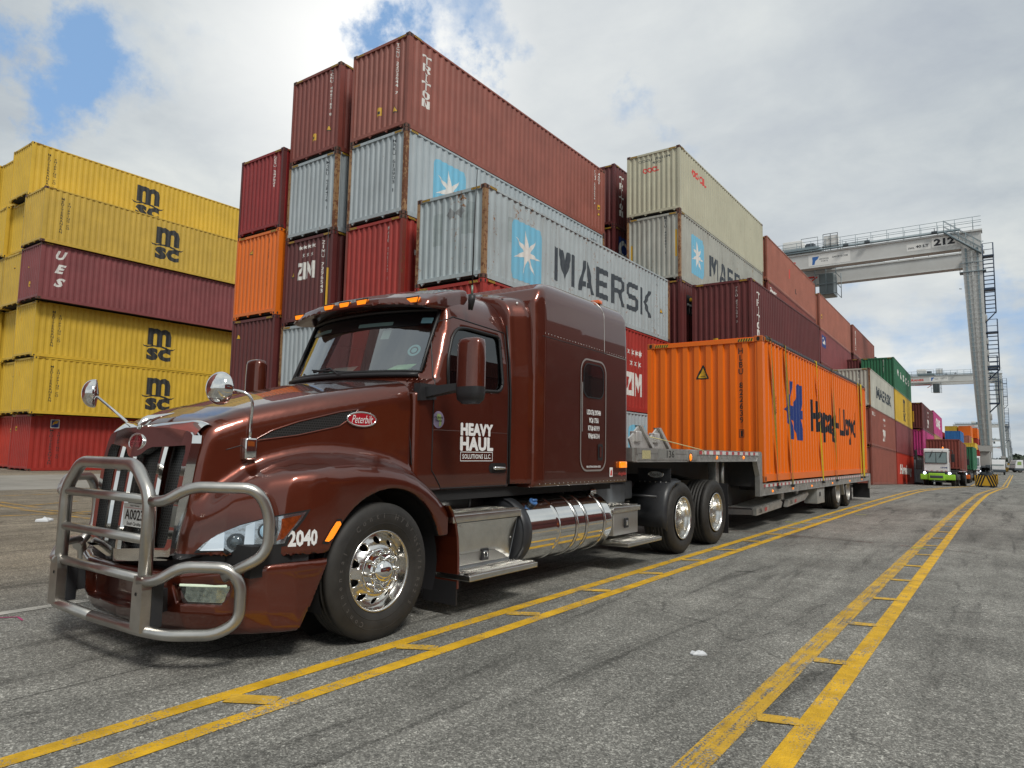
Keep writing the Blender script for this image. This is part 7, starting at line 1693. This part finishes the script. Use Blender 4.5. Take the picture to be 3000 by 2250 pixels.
    for z in (14.0, 12.0, 11.0, 10.0, 5.6): MB().cbox((.46, -.2, z), (.62, .2, z+.5), .02).build('junction_box', GALV, K)
    mb = MB(); mb.box((-1.2, -.5, 18.3), (.7, .5, 18.36)); mb.tube([(-1.15, -.5, 18.4), (-1.15, -.5, 19.1), (.6, -.5, 19.1)], .03, 5); mb.tube([(-1.1, -.38, 16.9), (-1.25, -.5, 16.9)], .04, 5); mb.build('platform', CGRY, K)
    return K
def copy_tree(o, parent=None):
    c = o.copy(); COL.objects.link(c); c.parent = parent
    for ch in list(o.children): copy_tree(ch, c)
    return c
K1 = crane(-1.44, 70.0, gz(70)-.02, 'nearest white gantry crane, number 212 on its beam, spanning the container rows')
for (x, y, lb) in ((-.50, 187, 'second gantry crane behind the nearest one, its beam lower in view'), (1.0, 455, 'third gantry crane, small in the distance with machinery on its beam'), (3.4, 800, 'fourth gantry crane, tiny beyond the third'), (6.8, 1250, 'furthest gantry crane on the horizon')):
    k = copy_tree(K1); k.location = (x, y, gz(y)); k['label'] = lb

# ================================================================ yard trucks and other far vehicles
YWH = mat('yard_truck_white', (.66, .67, .68), .4, coat=.3, dirt=.15); LIMEB = mat('yard_truck_lime', (.30, .62, .04), .5); ORB = mat('yard_truck_orange', (.62, .12, .01), .5)
HL1 = lamp_mat('headlamp_lit', (.75, .82, 1.0), 6.0)
def yard_truck(x, y, bump, label, code, load, lsx, llabel, rx=None):
    sl_ = math.atan(gslope(y+4)) if y < 78 else 0
    Y_ = empty('yard_truck', (x, y, gz(y)), sl_, 0, label, 'yard truck', 'yard trucks coming up the lane')
    mb = MB(); cabp = [(-.18, 1.12), (-.10, 2.3), (.02, 2.95), (.12, 3.04), (1.55, 3.06), (1.6, 1.12)]
    mb.prism(cabp, 0, -1.05, .72); o = mb.build('cab', YWH, Y_); b_ = o.modifiers.new('b', 'BEVEL'); b_.width = .07; b_.segments = 3
    mb = MB(); mb.hexa([(-.93, -.175, 1.86), (.58, -.175, 1.86), (.58, -.12, 1.86), (-.93, -.12, 1.86), (-.93, -.055, 2.72), (.58, -.055, 2.72), (.58, .0, 2.72), (-.93, .0, 2.72)]); w_ = mb.build('windshield', mat('far_glass', (.16, .22, .22), .08, .2, coat=1), Y_)
    MB().tube([(-.94, -.18, 1.85), (.59, -.18, 1.85), (.59, -.055, 2.73), (-.94, -.055, 2.73)], .03, 6, closed=True).tube([(-.17, -.18, 1.86), (-.17, -.065, 2.72)], .02, 5).build('window_seal', RUBS, w_)
    for xx in (-.6, .1): MB().tube([(xx+.2, -.12, 2.85), (xx, -.17, 2.3)], .025, 5).build('wiper', BLACKP, w_)
    MB().add([(.722, .15, 1.9), (.722, 1.1, 1.9), (.722, 1.1, 2.75), (.722, .3, 2.75)], [(0, 1, 2, 3)]).build('side_window', MATS['far_glass'], Y_)
    mb = MB(); mb.cbox((-1.2, -.30, .92), (1.18, 1.7, 1.14), .03); mb.cbox((-1.25, .1, .5), (1.2, 5.8, 1.0), .05); mb.build('chassis', BLACKF, Y_)
    mb = MB(); mb.cbox((-1.3, -.42, .48), (1.15, -.20, .92), .05); mb.cbox((-.72, -.50, .44), (.42, -.36, 1.02), .06); o = mb.build('bumper', bump, Y_)
    mb = MB(); mb.cbox((-.6, -.515, .62), (.3, -.48, .82), .03); mb.build('bumper_opening', CDK, o)
    mb = MB(); mb.cbox((-.5, -.38, .30), (.3, -.30, .42), .02); mb.build('front_step', CDK, Y_)
    for xx in (-.98, .76): MB().lathe([(0, -.06), (.07, -.05), (.10, 0)], 18, 'y', 0, (xx, -.36, 1.02)).build('headlight', HL1, Y_)
    for xx in (-.85, -.5, -.1, .2, .5): MB().box((xx-.06, -.19, 1.20), (xx+.08, -.175, 1.235)).build('reflector', REDT, Y_)
    g_ = off2d(fit2d(text2d(code, 1, .03), w_=.5, h=.17), .36, 1.46); MB().add([(v[0], -.160, v[1]) for v in g_[0]], g_[1]).build('lettering', NAVY, Y_)
    mb = MB(); mb.tube([(-1.05, .1, 2.98), (-1.6, .1, 2.98), (-1.6, .1, 1.6)], .03, 6); mb.cbox((-1.72, .05, 2.1), (-1.5, .15, 2.9), .03); mb.tube([(.72, .1, 2.9), (1.0, .1, 2.9), (1.0, .1, 2.2)], .03, 6); mb.cbox((.88, .05, 1.95), (1.12, .15, 2.6), .03); mb.cbox((-1.65, .0, 1.3), (-1.2, .3, 2.1), .05); mb.build('mirror_frame', BLACKP, Y_)
    MB().lathe([(.06, 0), (.06, .1), (.03, .14), (0, .15)], 10, 'z', 0, (.3, .5, 3.06)).build('beacon', AMBER, Y_)
    for yy in (.75, 4.2, 5.5):
        for xx in (-.98, .95): MB().lathe([(0, -.16), (.28, -.16), (.32, -.17), (.48, -.14), (.51, -.08), (.51, .08), (.48, .14), (.32, .17), (.28, .12), (0, .10)], 26, 'x', 0, (xx, yy, .51)).build('wheel', RUB, Y_)
    # skeletal trailer and its box
    S_ = empty('skeletal_trailer', (x+.05, y, gz(y)), sl_, 0, 'skeletal trailer behind '+label, 'trailer', 'trailers behind the yard trucks')
    mb = MB(); mb.cbox((-.5, 2.6, 1.12), (.5, 15.4, 1.32), .02); mb.cbox((-1.2, 2.6, 1.12), (1.2, 2.85, 1.34), .02); mb.cbox((-1.2, 15.1, 1.0), (1.2, 15.35, 1.34), .02); mb.build('frame', CHAS, S_)
    for yy in (12.5, 13.8):
        for xx in (-1.0, 1.0): MB().lathe([(0, -.25), (.48, -.22), (.51, -.1), (.51, .2), (.48, .25), (0, .2)], 24, 'x', 0, (xx, yy, .51)).build('wheel', RUB, S_)
    c = Cont(x+.05+CW/2+.1, y+2.75, gz(y)+1.36+2.75*math.tan(sl_), 2.6, load, llabel, group=None, rx=sl_, detail=0); return Y_
yard_truck(-4.55, 66.6, LIMEB, 'white yard truck with lime green bumper and lit headlamps', 'J308', brown, 0, 'oxide brown container riding behind the lime-bumpered yard truck')
yard_truck(-4.35, 88.5, ORB, 'white yard truck with orange bumper just behind the lime-bumpered one', '1147', green, 0, 'dark green container riding behind the orange-bumpered yard truck')
yard_truck(-3.6, 112, YWH, 'white bumpered yard truck furthest along, half hidden by the crane leg', '1120', redc, 0, 'red container riding behind the furthest yard truck')
# white tractor crossing in the distance
def cross_truck(x, y, label, hz=False, s_=1.0, rz=math.pi/2):
    Q = empty('white_tractor', (x, y, gz(y)), 0, rz, label, 'truck', 'white tractors crossing far down the yard')
    mb = MB(); mb.prism([(-.2, .9), (-.1, 1.9), (.2, 2.65), (1.5, 2.7), (1.55, .9)], 0, -1.1, 1.1); o = mb.build('cab', YWH, Q); b_ = o.modifiers.new('b', 'BEVEL'); b_.width = .08; b_.segments = 3
    MB().hexa([(-.95, -.17, 1.65), (.95, -.17, 1.65), (.95, -.1, 1.65), (-.95, -.1, 1.65), (-.95, .12, 2.4), (.95, .12, 2.4), (.95, .2, 2.4), (-.95, .2, 2.4)]).build('windshield', MATS['far_glass'], Q)
    for s2 in (1, -1): MB().add([(s2*1.105, .2, 1.6), (s2*1.105, 1.1, 1.6), (s2*1.105, 1.1, 2.35), (s2*1.105, .35, 2.35)], [(0, 1, 2, 3)]).build('side_window', mat('far_glass_green', (.25, .35, .12), .2), Q)
    mb = MB(); mb.cbox((-1.15, -.35, .45), (1.15, 1.8, .92), .06); mb.cbox((-.45, 1.6, .6), (.45, 6, .95), .04); mb.cbox((-.9, 1.75, .9), (.9, 2.2, 2.3), .05); mb.build('chassis', CDK, Q)
    for yy in (.8, 4.4, 5.6):
        for xx in (-.95, .95): MB().lathe([(0, -.14), (.28, -.14), (.48, -.14), (.51, -.06), (.51, .06), (.48, .14), (.28, .14), (0, .14)], 22, 'x', 0, (xx, yy, .51)).build('wheel', RUB, Q)
    for xx in (-.95, .95): MB().lathe([(0, -.16), (.26, -.15), (.28, .15), (0, .16)], 16, 'x', 0, (xx, .8, .51)).build('rim', GALV, Q)
    return Q
cross_truck(1.1, 186, 'white tractor with green tinted window driving left at the far right edge', rz=-math.pi/2+.5)
cross_truck(-1.35, 150, 'white tractor just right of the nearest crane foot', rz=0)
# a plain white dry van trailer behind the far tractor, and low warehouse on the horizon
V = empty('box_trailer', (3.4, 188, gz(188)), 0, R(-84), 'long pale box trailer behind the far white tractor at the right edge', 'trailer')
mb = MB(); mb.cbox((-1.25, 0, 1.1), (1.25, 14, 3.9), .04); mb.build('body', mat('van_white', (.55, .56, .56), .5, dirt=.15), V); mb = MB(); mb.box((-1.0, .5, .7), (1.0, 13.5, 1.1)); mb.build('underframe', CDK, V)
for yy in (11.5, 12.8): MB().lathe([(0, -1.2), (.51, -1.2), (.51, 1.2), (0, 1.2)], 20, 'x', 0, (0, yy, .51)).build('wheel', RUB, V)
TREE = bpy.data.materials.new('treeline_foliage'); TREE.use_nodes = True; TREE.node_tree.nodes['Principled BSDF'].inputs['Base Color'].default_value = (.05, .065, .045, 1); TREE.node_tree.nodes['Principled BSDF'].inputs['Roughness'].default_value = .9
rnd = random.Random(5); mb = MB()
for i in range(2600):
    x = -260+rnd.random()*700; y = 1320+rnd.random()*60+abs(x)*.02; h = 7+4*math.sin(x*.02)+3*math.sin(x*.11); z = gz(1300)+rnd.random()*h; s_ = 2.2+rnd.random()*2.5
    a = rnd.random()*6.28; mb.add([(x+s_*math.cos(a+k*2.1), y+s_*math.sin(a+k*2.1)*.5, z+s_*(.9 if k == 0 else -.3)*rnd.uniform(.6, 1.2)) for k in range(3)], [(0, 1, 2)])
o = mb.build('distant_wood', TREE); o['kind'] = 'stuff'; o['label'] = 'low dark line of far-off trees on the horizon'
W_ = empty('warehouse', (60, 640, gz(640)), 0, 0, 'low pale warehouse on the horizon at the right edge', 'building')
mb = MB(); mb.cbox((-38, 0, 0), (70, 40, 9), .3); mb.build('wall', mat('warehouse_wall', (.42, .43, .42), .7, var=.08, vscale=.3), W_); MB().prism([(-1, 9.0), (20, 11.4), (41, 9.0)], 0, -39, 71).build('roof', mat('warehouse_roof', (.30, .32, .33), .6), W_)
for i in range(8): MB().box((-34+i*13, -.1, 0), (-27+i*13, .05, 6)).build('door', mat('warehouse_door', (.22, .24, .26), .6), W_)

# ---- rows added out of frame, only to give chrome, glass and paint something to mirror
G9 = 'containers added out of frame, for the paintwork to mirror'
wd = {brown: 'brown', redc: 'red', maroon: 'maroon', yellow: 'yellow', brown3: 'dark brown', lblue: 'pale blue', orange: 'orange', brown2: 'faded brown'}
def across(x, y, cs, where):
    for k, c_ in enumerate(cs): Cont(x, y, gz(y)+k*2.62, 2.6, c_, f'{wd[c_]} container {ordn[k]} {where}', group=G9, detail=0, hazard=False)
across(22.0, -14, [brown, redc, maroon, brown, brown3], 'in the added row facing the truck, behind the camera')
across(22.0, -1.4, [redc, brown, lblue, brown3, brown], 'in the added row facing the truck, beside the camera')
across(22.0, 11.2, [brown, orange, brown, maroon, brown3], 'in the added row facing the sleeper')
across(22.0, 36.4, [brown, maroon, brown3, brown, brown2], 'in the added row facing the second bay')
across(22.0, 49.0, [brown, brown3, brown, redc, brown], 'in the added row facing the third bay')
across(22.0, 61.6, [brown3, brown, brown3, brown, brown3], 'in the added row facing the crane')
across(22.0, 23.8, [brown2, brown, redc, brown3, brown], 'in the added row facing the trailer')
across(-15.2, -10.6, [brown, brown3, brown, maroon, redc, brown3], 'in the added block ahead of the truck, for windshield reflections')
across(-17.9, -10.6, [brown3, brown, brown3, brown, brown3, brown], 'in the added block ahead of the truck, second column')
